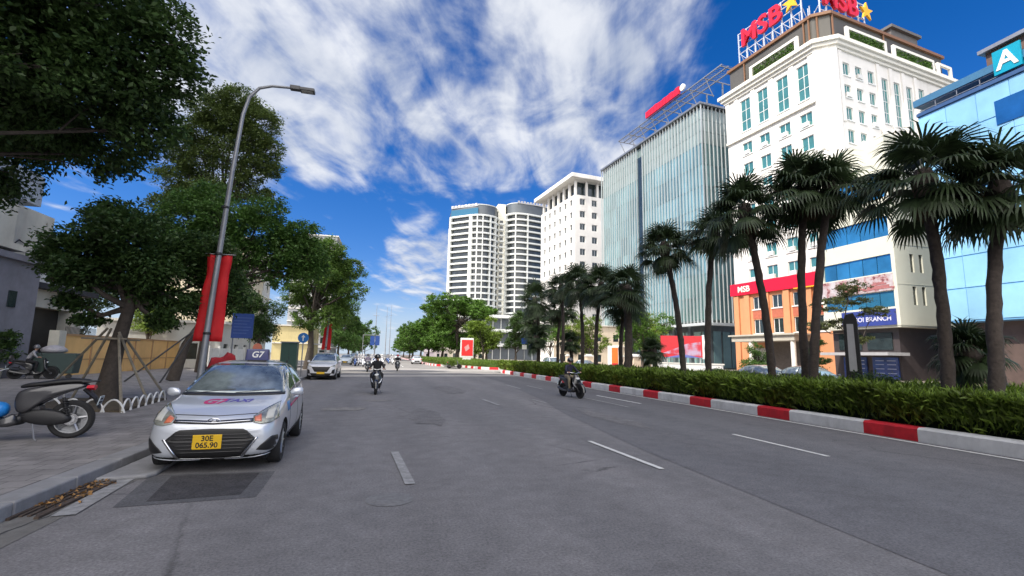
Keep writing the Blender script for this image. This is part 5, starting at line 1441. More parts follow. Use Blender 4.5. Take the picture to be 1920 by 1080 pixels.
m = MB(); m.box(-.5, .5, -.3, .3, .45, .8); m.build('tray', M_blk, t, bevel=.02)
for x in (-.45, .45):
    m = MB(); m.tube([(x, -.28, 0), (x, -.28, .5)], .02, 6); m.build('leg', M_blk, t)
m = MB(); m.lathe([(.16, -.02), (.24, -.02), (.24, .02), (.16, .02), (.16, -.02)], 20, axis='y', c=(0, .34, .24)); m.build('wheel', M_blk, t)
t = empty('round_sign', (-6.6, 28.0, .15), 0, 'small coral red disc sign on a thin stand left of the taxi roof sign', 'sign')
m = MB(); m.lathe([(.001, -.02), (.22, -.02), (.22, .02), (.001, .02)], 20, axis='y', c=(0, 0, 1.72)); m.build('disc', pm('coral_plastic', (.5, .16, .10), .5), t)
m = MB(); m.tube([(0, 0, 0), (0, 0, 1.52)], .02, 6); m.build('post', M_blk, t)
t = empty('low_fence', (-14.6, 46, .15), R(-2), 'white low fence panels catching sun beyond the ochre wall', 'fence')
m = MB(); m.box(0, .08, 0, 9, .2, 1.75); m.build('panel', M_wht, t)
for k in range(5):
    m = MB(); m.box(-.06, .14, -.1 + k * 2.3, .1 + k * 2.3, 0, 1.95); m.build('post', M_wht, t)

# median: illuminated-style pylon
t = empty('advert_pylon', (14.0, 11.9, .24), R(-48), 'tall thin black pylon with a pale front strip rising from the hedge', 'pylon')
m = MB(); m.prism([(-.22, 0), (.22, 0), (.17, 2.75), (.08, 2.95), (-.12, 2.9), (-.19, 2.7)], -.09, .09, 'y'); m.build('body', M_blk, t, bevel=.02)
m = MB(); m.prism([(-.12, 1.15), (.08, 1.15), (.06, 2.6), (-.11, 2.6)], -.105, -.092, 'y'); m.build('panel', pm('grey_light_panel', (.42, .42, .44), .4), t)
# billboards and signs on the far pavement
t = empty('billboard', (27.1, 40.2, .13), R(-20), 'red billboard with pale picture and white right frame before the glass office', 'billboard')
m = MB(); m.box(-2.05, 1.75, 0, .12, 1.75, 3.75); m.build('panel', pm('red_print', (.55, .02, .03), .4, var=.1), t)
m_pr, n, L, b = tree_nodes('billboard_picture')
tcn = n.new('ShaderNodeTexCoord'); no = n.new('ShaderNodeTexNoise'); no.inputs['Scale'].default_value = 1.2; no.inputs['Detail'].default_value = 7
L.new(tcn.outputs['Object'], no.inputs['Vector']); cr = n.new('ShaderNodeValToRGB')
cr.color_ramp.elements[0].position = .4; cr.color_ramp.elements[0].color = (.5, .03, .05, 1); cr.color_ramp.elements[1].position = .6; cr.color_ramp.elements[1].color = (.42, .32, .45, 1)
L.new(no.outputs[0], cr.inputs[0]); L.new(cr.outputs[0], b.inputs['Base Color'])
m = MB(); m.prism([(-1.9, 2.1), (1.6, 1.85), (1.6, 3.2), (.3, 3.0), (-.6, 2.6)], -.012, -.002, 'y'); m.build('picture', m_pr, t)
m = MB(); m.box(1.75, 2.0, -.02, .14, 1.6, 3.85); m.build('frame', M_wht, t)
for x in (-1.7, 1.5):
    m = MB(); m.box(x - .07, x + .07, .02, .1, 0, 1.75); m.build('post', M_galv, t)
t = empty('advert_totem', (23.6, 47.5, .13), R(-20), 'narrow orange and white advertising totem behind the thick short palm', 'totem')
m = MB(); m.box(-.7, .6, -.1, .1, 0, 2.85); m.build('body', M_wht, t, bevel=.06)
m = MB(); m.box(-.28, .38, -.112, -.102, .35, 2.65); m.build('orange_panel', M_orange, t)
m = MB(); m.box(-.24, .34, -.125, -.114, .4, 1.0); m.build('red_panel', M_red, t)
t = empty('red_hoarding', (11.7, 72.5, .24), R(-9), 'red advertising panel in a white frame on the farther island', 'hoarding')
t.scale = (.8, .8, .92)
m = MB(); m.box(-1.25, 1.25, 0, .25, 1.2, 4.4); m.build('frame', M_wht, t, bevel=.05)
m = MB(); m.box(-1.0, 1.1, -.03, -.005, 1.5, 4.1); m.build('red_face', pm('panel_red', (.70, .02, .02), .4, var=.1), t)
m = MB(); m.prism([(-.2, 2.2), (.5, 2.7), (.25, 3.4), (-.5, 2.9)], -.05, -.033, 'y'); m.build('pale_mark', pm('pale_pink', (.6, .3, .3), .5), t)
m = MB(); m.box(-.8, .8, .02, .2, 0, 1.2); m.build('base', M_wht, t)
t = sign_pole('road_sign', 13.6, 47.6, .24, 'pole with small blue and white signs at the crossing end of the median', 3.6)
m = MB(); m.box(-.3, .3, -.05, -.02, 2.7, 3.3); m.build('blue_plate', M_blue, t)
m = MB(); m.box(-.24, .24, -.05, -.02, 2.15, 2.6); m.build('white_plate', M_wht, t)
m = MB(); m.lathe([(.06, 0), (.06, .9)], 10); m.build('striped_sleeve', M_kred, t)
t = empty('direction_sign', (-3.6, 150, 0), 0, 'distant pair of blue direction boards over the queue of traffic', 'road sign')
for x in (-1.35, .1):
    m = MB(); m.box(x, x + 1.25, -.05, .05, 4.2, 7.0); m.build('board', M_blue, t)
m = MB(); m.tube([(-3.4, 0, 0), (-3.4, 0, 7.2), (1.4, 0, 7.2)], .12, 8); m.build('gantry', M_galv, t)
for k, (x, y_, h) in enumerate([(-5, 210, 22), (1.5, 330, 34), (-1, 300, 30)]):
    t = empty('lattice_mast', (x, y_, 0), 0, ['thin distant mast left above the blue direction boards', 'tallest thin mast on the horizon of the street', 'middle thin mast on the horizon of the street'][k], 'mast')
    m = MB(); m.tube([(0, 0, 0), (0, 0, h)], [.35, .08], 6); m.build('shaft', M_galv, t)
    m = MB(); m.tube([(-1.2, 0, h * .8), (1.2, 0, h * .8)], .08, 5); m.build('arm', M_galv, t)
# gate pillars on the far pavement
for k, (x, y_) in enumerate([(24.9, 64), (25, 57.5), (25.0, 49.2), (25.0, 45.5), (25.2, 42)]):
    t = empty('gate_pillar', (x, y_, .13), 0, ['cream gate pillar farthest along the far pavement', 'second cream gate pillar from the crossing', 'middle cream gate pillar behind the thin palms', 'cream gate pillar right of the orange totem', 'cream gate pillar nearest the red billboard'][k], 'pillar', 'gate pillars on the far pavement')
    m = MB(); m.box(-.4, .4, -.4, .4, 0, 1.7); m.build('shaft', pm('cream_pillar', (.62, .50, .38), .8, dirt=.2), t)
    m = MB(); m.box(-.5, .5, -.5, .5, 1.7, 1.85); m.box(-.3, .3, -.3, .3, 1.85, 2.0); m.build('cap', M_wht, t)
    if k in (1, 2):
        pass
t = empty('white_wall', (24.8, 27, .13), 0, 'low white wall along the far pavement under the red billboard', 'wall')
m = MB(); m.box(0, .2, 5, 15, 0, 1.15); m.build('panel', M_wht, t)
m = MB(); m.box(-.05, .25, 4.9, 15.1, 1.153, 1.25); m.build('coping', M_wallw2, t)
t = empty('canopy_tent', (25.6, 38.0, .13), 0, 'small blue sun canopy beside the small palm', 'canopy')
m = MB(); m.add([(-1.1, -1.1, 1.7), (1.1, -1.1, 1.7), (1.1, 1.1, 1.7), (-1.1, 1.1, 1.7), (0, 0, 2.0)], [(0, 1, 4), (1, 2, 4), (2, 3, 4), (3, 0, 4)]); m.build('cover', pm('canopy_blue', (.06, .09, .26), .6), t)
for x in (-1.0, 1.0):
    for y_ in (-1.0, 1.0):
        m = MB(); m.tube([(x, y_, 0), (x, y_, 1.7)], .03, 6); m.build('leg', M_wht, t)
# refuse bin and rubbish by the dark gate
t = empty('refuse_bin', (-15.9, 29.2, .15), R(10), 'dark green refuse bin heaped with pale bags before the dark gate', 'bin')
m = MB(); m.prism([(-.75, .25), (.75, .25), (.85, 1.25), (-.85, 1.25)], -.45, .45, 'y'); m.build('body', pm('bin_green', (.035, .06, .055), .6, dirt=.4), t, bevel=.03)
m = MB(); m.lathe([(.001, 0), (.5, .05), (.6, .22), (.3, .42), (.001, .45)], 12, c=(-.2, 0, 1.2)); m.build('bags', pm('pale_plastic', (.34, .33, .35), .5, var=.3, scale=6, bump=.6), t, sub=1)
for x in (-.6, .6):
    m = MB(); m.lathe([(.12, -.04), (.12, .04)], 12, axis='y', c=(x, -.3, .12)); m.build('wheel', M_blk, t)
t = empty('planter_bush', (-18.1, 28.6, .15), 0, 'dark pot plant at the left edge behind the rider by the bin', 'plant')
m = MB(); m.lathe([(.001, 0), (.28, 0), (.38, .5), (.34, .5), (.001, .45)], 14); m.build('pot', M_old, t)
rng = np.random.default_rng(77); leaves_obj('leaves', crown_points([(0, 0, 1.3, .75), (.3, .1, 1.9, .5)], 2200, rng), .16, L_dark, t, rng)

# ------------------------------------------------------------------ cars
M_tyre = pm('tyre_rubber', (0.018, 0.018, 0.019), .85, var=.2)
M_rim = pm('alloy_rim', (0.45, 0.46, 0.48), .35, .8, var=.05)
M_carglass = pm('car_glass', (0.20, 0.24, 0.25), .06, 0.35, var=.7, scale=2.2, spec=1.0, coat=1.0)
M_chrome = pm('chrome', (0.65, 0.66, 0.68), .15, 1.0, var=.03)
M_lampg = pm('headlamp_glass', (0.30, 0.31, 0.27), .12, .3, var=.5, scale=9, coat=1.0)
M_amber = pm('amber_lens', (0.60, 0.16, 0.08), .2, var=.1, coat=.8)
M_under = pm('underbody_black', (0.008, 0.008, 0.009), .9)
M_trim = pm('black_trim', (0.014, 0.014, 0.015), .45)
M_seam = pm('panel_gap', (0.02, 0.02, 0.022), .8)

def interp(tab, x):
    for (a, va), (b_, vb) in zip(tab[:-1], tab[1:]):
        if x <= b_:
            t = 0 if b_ == a else max(0, (x - a) / (b_ - a)); t = t * t * (3 - 2 * t) * .35 + t * .65
            return va + (vb - va) * t
    return tab[-1][1]

def car_shell(spec):
    """lofted body: x lateral, y length (front at 0), z up. Returns an evaluated smooth mesh with wheel arches cut."""
    Ln, W = spec['L'], spec['W'] / 2
    ys = spec['ys']
    mb = MB(); rings = []
    for y in ys:
        zt = interp(spec['top'], y); zb = interp(spec['bot'], y); w = W * interp(spec['plan'], y)
        zbelt = min(interp(spec['belt'], y), zt - .012); wt_ = W * interp(spec['topw'], y)
        wt_ = min(wt_, w * .97)
        h = zbelt - zb
        half = [(0, zb), (w * .80, zb), (w * .955, zb + h * .14), (w * 1.0, zb + h * .42), (w * .992, zb + h * .70), (w * .955, zbelt - h * .02)]
        k = zt - zbelt
        half += [(w * .955 + (wt_ - w * .955) * .30, zbelt + k * .30), (wt_ + (w * .955 - wt_) * .16, zbelt + k * .80), (wt_ * .86, zt - k * .03 - .004), (wt_ * .45, zt), (0, zt + .004)]
        ring = [(x, y, z) for x, z in half] + [(-x, y, z) for x, z in half[-2:0:-1]]
        rings.append(ring)
    mb.loft(rings)
    me = mb.mesh('shell'); bm = bmesh.new(); bm.from_mesh(me); bmesh.ops.recalc_face_normals(bm, faces=bm.faces); bm.to_mesh(me); bm.free()
    o = bpy.data.objects.new('shell', me); COL.objects.link(o)
    s = o.modifiers.new('s', 'SUBSURF'); s.levels = 3; s.render_levels = 3
    cut = []
    for yw in spec['wheels']:
        for sx in (-1, 1):
            c = MB(); r = spec['wr'] + .055
            c.lathe([(r, -.30), (r, .30)], 40, axis='x', c=(sx * W * .93, yw, spec['wr']))
            cme = c.mesh('cutter'); bm = bmesh.new(); bm.from_mesh(cme); bmesh.ops.recalc_face_normals(bm, faces=bm.faces); bm.to_mesh(cme); bm.free()
            co = bpy.data.objects.new('cutter', cme); COL.objects.link(co); cut.append(co)
            b_ = o.modifiers.new('b', 'BOOLEAN'); b_.operation = 'DIFFERENCE'; b_.object = co; b_.solver = 'EXACT'
    me2 = evaluated(o)
    for c in cut: bpy.data.objects.remove(c)
    bpy.data.objects.remove(o)
    me2.materials.clear()
    # faces inside the arches and underneath become dark
    mi = []
    for p in me2.polygons:
        c = p.center; inside = False
        for yw in spec['wheels']:
            rr = math.hypot(c.y - yw, c.z - spec['wr'])
            if rr < spec['wr'] + .058 and abs(c.x) > W * .93 - .31: inside = True
        mi.append(1 if (inside or (p.normal.z < -.8 and c.z < .35)) else 0)
    me2.polygons.foreach_set('material_index', mi)
    me2.polygons.foreach_set('use_smooth', [True] * len(mi))
    return me2

def make_bvh(me):
    bm = bmesh.new(); bm.from_mesh(me); t = BVHTree.FromBMesh(bm); bm.free(); return t

def resample(poly, n):
    d = [0]
    for a, b_ in zip(poly[:-1], poly[1:]): d.append(d[-1] + math.dist(a, b_))
    out = []
    for k in range(n + 1):
        s = d[-1] * k / n
        for i in range(len(poly) - 1):
            if s <= d[i + 1] + 1e-9:
                t = (s - d[i]) / max(1e-9, d[i + 1] - d[i]); out.append((poly[i][0] + (poly[i + 1][0] - poly[i][0]) * t, poly[i][1] + (poly[i + 1][1] - poly[i][1]) * t)); break
    return out
def patch(name, bvh, a, b_, proj, mat_, parent, eps=.004, nu=20, nv=8, thick=.01):
    """surface patch between polylines a and b_ (2D), laid on the shell along a projection"""
    A, B = resample(a, nu), resample(b_, nu)
    V = []; ok = []
    for j in range(nv + 1):
        for i in range(nu + 1):
            t = j / nv; u = A[i][0] + (B[i][0] - A[i][0]) * t; v = A[i][1] + (B[i][1] - A[i][1]) * t
            if proj == 'front': o, d = Vector((u, -3, v)), Vector((0, 1, 0))
            elif proj == 'rear': o, d = Vector((u, 9, v)), Vector((0, -1, 0))
            elif proj == 'left': o, d = Vector((3, u, v)), Vector((-1, 0, 0))
            elif proj == 'right': o, d = Vector((-3, u, v)), Vector((1, 0, 0))
            else: o, d = Vector((u, v, 4)), Vector((0, 0, -1))
            h, nrm, _, _ = bvh.ray_cast(o, d)
            if h is None: V.append(None)
            else: V.append(h + (nrm if nrm.dot(d) < 0 else -nrm) * eps)
    F = []
    for j in range(nv):
        for i in range(nu):
            q = [j * (nu + 1) + i, j * (nu + 1) + i + 1, (j + 1) * (nu + 1) + i + 1, (j + 1) * (nu + 1) + i]
            if all(V[k] is not None for k in q):
                if max((V[q[k]] - V[q[k - 1]]).length for k in range(4)) < .45: F.append(tuple(q))
    used = sorted({k for f in F for k in f}); rm = {k: i for i, k in enumerate(used)}
    me = bpy.data.meshes.new(name); me.from_pydata([tuple(V[k]) for k in used], [], [tuple(rm[k] for k in f) for f in F]); me.update()
    o = link_mesh(name, me, mat_, parent, smooth=True)
    if thick:
        s = o.modifiers.new('solid', 'SOLIDIFY'); s.thickness = thick; s.offset = 0
    return o

def wheel(parent, x, y, r, w=.19, hub=None, spokes=10, steer=0):
    o = MB(); o.lathe([(r * .66, -w / 2), (r * .93, -w / 2), (r, -w / 2 + .03), (r, w / 2 - .03), (r * .93, w / 2), (r * .66, w / 2), (r * .64, 0), (r * .66, -w / 2)], 36, axis='x')
    t = o.build('wheel', M_tyre, parent, smooth=True); t.location = (x, y, r); t.rotation_euler = (0, 0, steer)
    sx = 1 if x > 0 else -1
    m = MB(); m.lathe([(.001, sx * w * .30), (.05, sx * w * .34), (.06, sx * w * .2), (r * .55, sx * w * .12), (r * .60, sx * w * .36), (r * .67, sx * w * .42), (r * .67, sx * w * .1)], 30, axis='x')
    for k in range(spokes):
        a = 2 * math.pi * k / spokes; c, s = math.cos(a), math.sin(a)
        m.tube([(sx * w * .33, .03 * c, .03 * s), (sx * w * .38, r * .62 * c, r * .62 * s)], .018, 5)
    m.build('rim', hub or M_rim, t, smooth=True)
    m = MB(); m.lathe([(.001, sx * w * .05), (r * .54, sx * w * .05)], 24, axis='x'); m.build('brake_shadow', M_under, t)
    return t

HATCH = dict(L=3.77, W=1.66, wr=.30, wheels=(.70, 3.12),
    ys=[0.0, .04, .12, .24, .42, .62, .85, 1.02, 1.14, 1.34, 1.58, 1.80, 2.0, 2.3, 2.65, 3.0, 3.25, 3.42, 3.56, 3.68, 3.75, 3.77],
    top=[(0, .60), (.04, .66), (.12, .725), (.24, .785), (.42, .845), (.62, .895), (.85, .935), (1.02, .965), (1.14, 1.015), (1.34, 1.165), (1.58, 1.33), (1.80, 1.44), (2.0, 1.488), (2.3, 1.50), (2.65, 1.492), (3.0, 1.462), (3.25, 1.42), (3.42, 1.33), (3.56, 1.16), (3.68, .98), (3.75, .82), (3.77, .72)],
    bot=[(0, .28), (.04, .22), (.12, .19), (.42, .18), (3.3, .18), (3.68, .24), (3.77, .34)],
    plan=[(0, .70), (.04, .82), (.12, .91), (.24, .96), (.42, .985), (.7, 1.0), (1.2, 1.0), (3.1, 1.0), (3.42, .97), (3.6, .90), (3.72, .80), (3.77, .66)],
    belt=[(0, .58), (.12, .68), (.24, .735), (.42, .80), (.62, .85), (1.02, .915), (1.3, .935), (2.0, .96), (3.0, 1.0), (3.42, 1.0), (3.6, .95), (3.77, .70)],
    topw=[(0, .5), (.24, .78), (.62, .84), (1.02, .84), (1.2, .82), (1.5, .74), (1.8, .70), (2.3, .69), (3.0, .67), (3.42, .66), (3.6, .72), (3.77, .5)])
MPV = dict(L=4.4, W=1.75, wr=.33, wheels=(.80, 3.50),
    ys=[0.0, .04, .12, .24, .42, .62, .88, 1.08, 1.22, 1.45, 1.72, 1.98, 2.2, 2.6, 3.0, 3.4, 3.75, 4.0, 4.18, 4.30, 4.38, 4.40],
    top=[(0, .72), (.04, .80), (.12, .875), (.24, .94), (.42, .985), (.62, 1.02), (.88, 1.055), (1.08, 1.08), (1.22, 1.13), (1.45, 1.29), (1.72, 1.47), (1.98, 1.60), (2.2, 1.665), (2.6, 1.69), (3.0, 1.69), (3.4, 1.67), (3.75, 1.64), (4.0, 1.58), (4.18, 1.42), (4.3, 1.15), (4.38, .95), (4.4, .8)],
    bot=[(0, .30), (.04, .24), (.12, .21), (.42, .20), (3.9, .20), (4.3, .26), (4.4, .36)],
    plan=[(0, .64), (.04, .78), (.12, .88), (.24, .945), (.42, .98), (.7, 1.0), (3.8, 1.0), (4.1, .97), (4.25, .92), (4.35, .84), (4.4, .7)],
    belt=[(0, .68), (.12, .83), (.24, .89), (.42, .94), (1.08, 1.02), (2.0, 1.05), (3.4, 1.09), (4.1, 1.09), (4.3, 1.0), (4.4, .78)],
    topw=[(0, .55), (.24, .82), (.62, .86), (1.08, .86), (1.3, .83), (1.6, .76), (2.0, .73), (2.6, .72), (3.6, .70), (4.1, .70), (4.3, .74), (4.4, .5)])
SEDAN = dict(L=4.45, W=1.76, wr=.32, wheels=(.82, 3.48),
    ys=[0.0, .04, .12, .24, .45, .7, .95, 1.2, 1.34, 1.55, 1.8, 2.05, 2.3, 2.6, 2.9, 3.15, 3.4, 3.62, 3.8, 4.05, 4.28, 4.40, 4.45],
    top=[(0, .58), (.04, .64), (.12, .70), (.24, .76), (.45, .82), (.7, .87), (.95, .91), (1.2, .945), (1.34, .98), (1.55, 1.12), (1.8, 1.28), (2.05, 1.39), (2.3, 1.435), (2.6, 1.445), (2.9, 1.43), (3.15, 1.38), (3.4, 1.27), (3.62, 1.13), (3.8, 1.04), (4.05, 1.01), (4.28, .985), (4.4, .92), (4.45, .8)],
    bot=[(0, .28), (.04, .22), (.12, .19), (.42, .18), (4.0, .18), (4.38, .26), (4.45, .36)],
    plan=[(0, .6), (.04, .74), (.12, .86), (.24, .93), (.45, .97), (.8, 1.0), (3.8, 1.0), (4.1, .96), (4.3, .9), (4.4, .82), (4.45, .7)],
    belt=[(0, .56), (.12, .66), (.24, .71), (.45, .77), (1.2, .90), (2.2, .93), (3.4, .97), (4.05, .96), (4.28, .93), (4.45, .76)],
    topw=[(0, .5), (.24, .78), (.7, .84), (1.2, .84), (1.5, .78), (1.9, .71), (2.4, .69), (3.0, .68), (3.4, .70), (3.7, .78), (4.1, .82), (4.45, .5)])
_shells = {}
def shell(kind):
    if kind not in _shells:
        spec = {'hatch': HATCH, 'mpv': MPV, 'sedan': SEDAN}[kind]
        me = car_shell(spec); _shells[kind] = (spec, me, make_bvh(me))
    spec, me, bvh = _shells[kind]
    return spec, me.copy(), bvh

def paint(name, col, metal=.0, rough=.3):
    return pm(name, col, rough, metal, var=.03, scale=1.5, coat=1.0)

def add_car(kind, loc, rz, label, col, group, detail=True, plate=None, name='parked_car'):
    """front faces local -y; local origin on the ground at the front centre"""
    spec, me, bvh = shell(kind); W = spec['W'] / 2; Ln = spec['L']
    t = empty(name, loc, rz, label, 'car', group)
    body = link_mesh('body', me, [col, M_under], t)
    for y in spec['wheels']:
        for sx in (-1, 1): wheel(t, sx * (W - .115), y, spec['wr'])
    m = MB(); m.box(-W * .8, W * .8, .25, Ln - .25, .14, .22); m.build('underbody', M_under, t)
    return t, spec, bvh

def side_glass(t, bvh, top, bot, splits, mat_=M_carglass):
    for side in ('left', 'right'):
        for a, b_ in splits:
            def cutp(poly, a, b_):
                xs = np.linspace(a, b_, 9); return [(x, np.interp(x, [p[0] for p in poly], [p[1] for p in poly])) for x in xs]
            patch('side_window', bvh, cutp(top, a, b_), cutp(bot, a, b_), side, mat_, t, nu=10, nv=5)

def mirrors(t, W, y, z, mat_):
    for sx in (-1, 1):
        m = MB(); m.loft([[(sx * (W * .93 + .02 + .19 * u), y + .04 * u + .055 * math.cos(a) * s_, z + .01 * u + .075 * math.sin(a) * s_) for a in [2 * math.pi * k / 10 for k in range(10)]] for u, s_ in ((0, .35), (.25, .75), (.55, 1.0), (.9, .95), (1.05, .5))])
        o = m.build('wing_mirror', mat_, t, sub=1)
        m = MB(); m.box(sx * (W * .93 + .07), sx * (W * .93 + .19), y + .062, y + .072, z - .05, z + .06) if sx > 0 else m.box(-(W * .93 + .19), -(W * .93 + .07), y + .062, y + .072, z - .05, z + .06)
        m.build('mirror_glass', M_chrome, o)

# ---- the silver taxi
M_silver = paint('silver_paint', (0.60, 0.63, 0.68), .35, .32)
TX, spec, bvh = add_car('hatch', (-2.25, 7.55, 0.0), R(3.0), 'silver taxi hatchback parked in the foreground with a blue roof sign and yellow plate', M_silver, None, name='taxi')
W = .83
patch('windscreen', bvh, [(-.60, 1.425), (0, 1.44), (.60, 1.425)], [(-.71, 1.0), (0, .985), (.71, 1.0)], 'front', M_carglass, TX, nu=24, nv=12, eps=.006)
patch('cowl', bvh, [(-.72, 1.008), (0, .993), (.72, 1.008)], [(-.73, .972), (0, .958), (.73, .972)], 'front', M_trim, TX, nu=24, nv=3, eps=.007)
topl = [(1.32, 1.02), (1.6, 1.24), (1.85, 1.375), (2.1, 1.42), (2.6, 1.425), (3.0, 1.39), (3.35, 1.30)]
botl = [(1.32, .985), (2.2, 1.0), (3.0, 1.035), (3.35, 1.08)]
side_glass(TX, bvh, topl, botl, [(1.40, 2.18), (2.24, 2.98), (3.02, 3.25)])
patch('rear_window', bvh, [(-.5, 1.36), (.5, 1.36)], [(-.6, 1.06), (.6, 1.06)], 'rear', M_carglass, TX, nu=12, nv=6)
# grille, lower intake, slot, fog recesses
patch('grille', bvh, [(-.43, .565), (-.38, .590), (0, .60), (.38, .590), (.43, .565)], [(-.54, .46), (-.535, .455), (-.50, .445), (.50, .445), (.54, .46)], 'front', M_trim, TX, nu=30, nv=6, eps=.006)
patch('grille', bvh, [(-.54, .462), (0, .447), (.54, .462)], [(-.37, .235), (0, .215), (.37, .235)], 'front', M_trim, TX, nu=30, nv=8, eps=.0062)
for s in (-1, 1):
    patch('grille_edge', bvh, [(s * .545, .475), (s * .37, .225)], [(s * .575, .47), (s * .395, .205)], 'front', M_chrome, TX, nu=8, nv=1, eps=.010)
patch('grille_edge', bvh, [(-.39, .222), (0, .205), (.39, .222)], [(-.40, .200), (0, .186), (.40, .200)], 'front', M_chrome, TX, nu=20, nv=1, eps=.010)
for z in (.30, .345, .39, .435, .48, .525):
    w_ = .36 + (.54 - .36) * (1 - abs(z - .46) / .23) if z < .46 else .50
    patch('grille_slat', bvh, [(-w_ * .93, z), (w_ * .93, z)], [(-w_ * .93, z - .012), (w_ * .93, z - .012)], 'front', pm('slat_grey', (.03, .03, .032), .4), TX, nu=16, nv=1, eps=.012)
patch('upper_slot', bvh, [(-.50, .712), (0, .690), (.50, .712)], [(-.48, .672), (0, .650), (.48, .672)], 'front', M_trim, TX, nu=24, nv=2, eps=.006)
patch('chrome_strip', bvh, [(-.47, .692), (0, .670), (.47, .692)], [(-.47, .683), (0, .661), (.47, .683)], 'front', M_chrome, TX, nu=24, nv=1, eps=.013)
for s in (-1, 1):
    patch('headlight', bvh, [(s * .47, .735), (s * .56, .80), (s * .66, .86), (s * .735, .895)], [(s * .49, .665), (s * .60, .640), (s * .70, .650), (s * .775, .70)], 'front', M_lampg, TX, nu=14, nv=8, eps=.008, thick=.014)
    patch('indicator', bvh, [(s * .49, .72), (s * .565, .755)], [(s * .505, .675), (s * .59, .665)], 'front', M_amber, TX, nu=5, nv=4, eps=.018)
    patch('lamp_reflector', bvh, [(s * .63, .80), (s * .72, .845)], [(s * .63, .69), (s * .72, .705)], 'front', pm('reflector_pale', (.5, .5, .46), .3), TX, nu=5, nv=4, eps=.017)
    patch('fog_recess', bvh, [(s * .60, .355), (s * .73, .475), (s * .785, .47)], [(s * .56, .305), (s * .70, .285), (s * .80, .305)], 'front', M_trim, TX, nu=10, nv=5, eps=.006)
    patch('bumper_lip', bvh, [(s * .0, .185), (s * .40, .20), (s * .70, .245), (s * .80, .275)], [(s * .0, .168), (s * .40, .18), (s * .70, .222), (s * .80, .25)], 'front', M_silver, TX, nu=16, nv=2, eps=.02)
# badge
m = MB(); pts = [( .075 * math.cos(2 * math.pi * k / 20), 0, .040 * math.sin(2 * math.pi * k / 20)) for k in range(21)]
m.tube(pts, .007, 6, cap=False); m.tube([(-.035, 0, -.028), (-.012, 0, .028)], .006, 5); m.tube([(.012, 0, -.028), (.035, 0, .028)], .006, 5); m.tube([(-.025, 0, -.004), (.025, 0, .004)], .006, 5)
o = m.build('badge', M_chrome, TX, smooth=True); h = bvh.ray_cast(Vector((0, -3, .685)), Vector((0, 1, 0)))[0]; o.location = (0, h.y - .012, .69)
m = MB(); m.box(-.175, .175, -.012, 0, 0, .19); h = bvh.ray_cast(Vector((-.02, -3, .42)), Vector((0, 1, 0)))[0]
pl = m.build('number_plate', pm('yellow_plate', (0.72, 0.44, 0.01), .45, var=.06), TX, bevel=.006); pl.location = (-.04, h.y - .015, .335)
M_ink = pm('plate_black', (.01, .01, .01), .5)
text_obj('plate_lettering', '30E', .098, M_ink, pl, frame_m((0, -.0135, .140), (1, 0, 0), (0, 0, 1)), depth=.001, bold=.0022)
text_obj('plate_lettering', '065.90', .098, M_ink, pl, frame_m((0, -.0135, .052), (1, 0, 0), (0, 0, 1)), depth=.001, bold=.0022)
# hood seam, door seams, handles, wipers, bonnet lettering
patch('bonnet_seam', bvh, [(-.52, .775), (0, .752), (.52, .775)], [(-.52, .768), (0, .745), (.52, .768)], 'front', M_seam, TX, nu=24, nv=1, eps=.0015, thick=.002)
for side in ('left', 'right'):
    for y0_, y1_ in ((1.16, 1.30), (2.21, 2.21), (3.0, 2.95)):
        patch('door_seam', bvh, [(y1_ - .004, .96), (y1_ + .006, .96)], [(y0_ - .004, .30), (y0_ + .006, .30)], side, M_seam, TX, nu=1, nv=14, eps=.0015, thick=.002)
    patch('door_seam', bvh, [(1.2, .295), (2.95, .295)], [(1.2, .287), (2.95, .287)], side, M_seam, TX, nu=16, nv=1, eps=.0015, thick=.002)
    patch('door_stripe', bvh, [(1.25, .80), (3.1, .90)], [(1.25, .755), (3.1, .87)], side, pm('magenta_stripe', (.45, .02, .12), .4), TX, nu=16, nv=1, eps=.003, thick=.002)
    patch('door_sticker', bvh, [(.95, .86), (1.22, .88)], [(.98, .72), (1.22, .73)], side, pm('sticker_blue', (.05, .22, .5), .4), TX, nu=6, nv=3, eps=.003, thick=.002)
    for y_ in (2.05, 2.85):
        sx = 1 if side == 'left' else -1
        h = bvh.ray_cast(Vector((sx * 3, y_, .86)), Vector((-sx, 0, 0)))[0]
        m = MB(); m.tube([(h.x - sx * .005, y_ - .08, .86), (h.x + sx * .028, y_ - .06, .862), (h.x + sx * .028, y_ + .06, .864), (h.x - sx * .005, y_ + .08, .864)], .013, 6); m.build('door_handle', M_silver, TX, smooth=True)
    patch('sill', bvh, [(1.05, .25), (2.75, .25)], [(1.05, .19), (2.75, .19)], side, M_trim, TX, nu=14, nv=2, eps=.004)
mirrors(TX, W, 1.28, 1.00, M_silver)
for sx, x0 in ((1, -.55), (1, .02)):
    m = MB()
    pts = []
    for k in range(7):
        u = k / 6; x = x0 + .55 * u; h = bvh.ray_cast(Vector((x, -3, 1.0 + .05 * u)), Vector((0, 1, 0)))[0]; pts.append((x, h.y - .02, 1.0 + .05 * u))
    m.tube(pts, .009, 5); m.build('wiper', M_trim, TX)
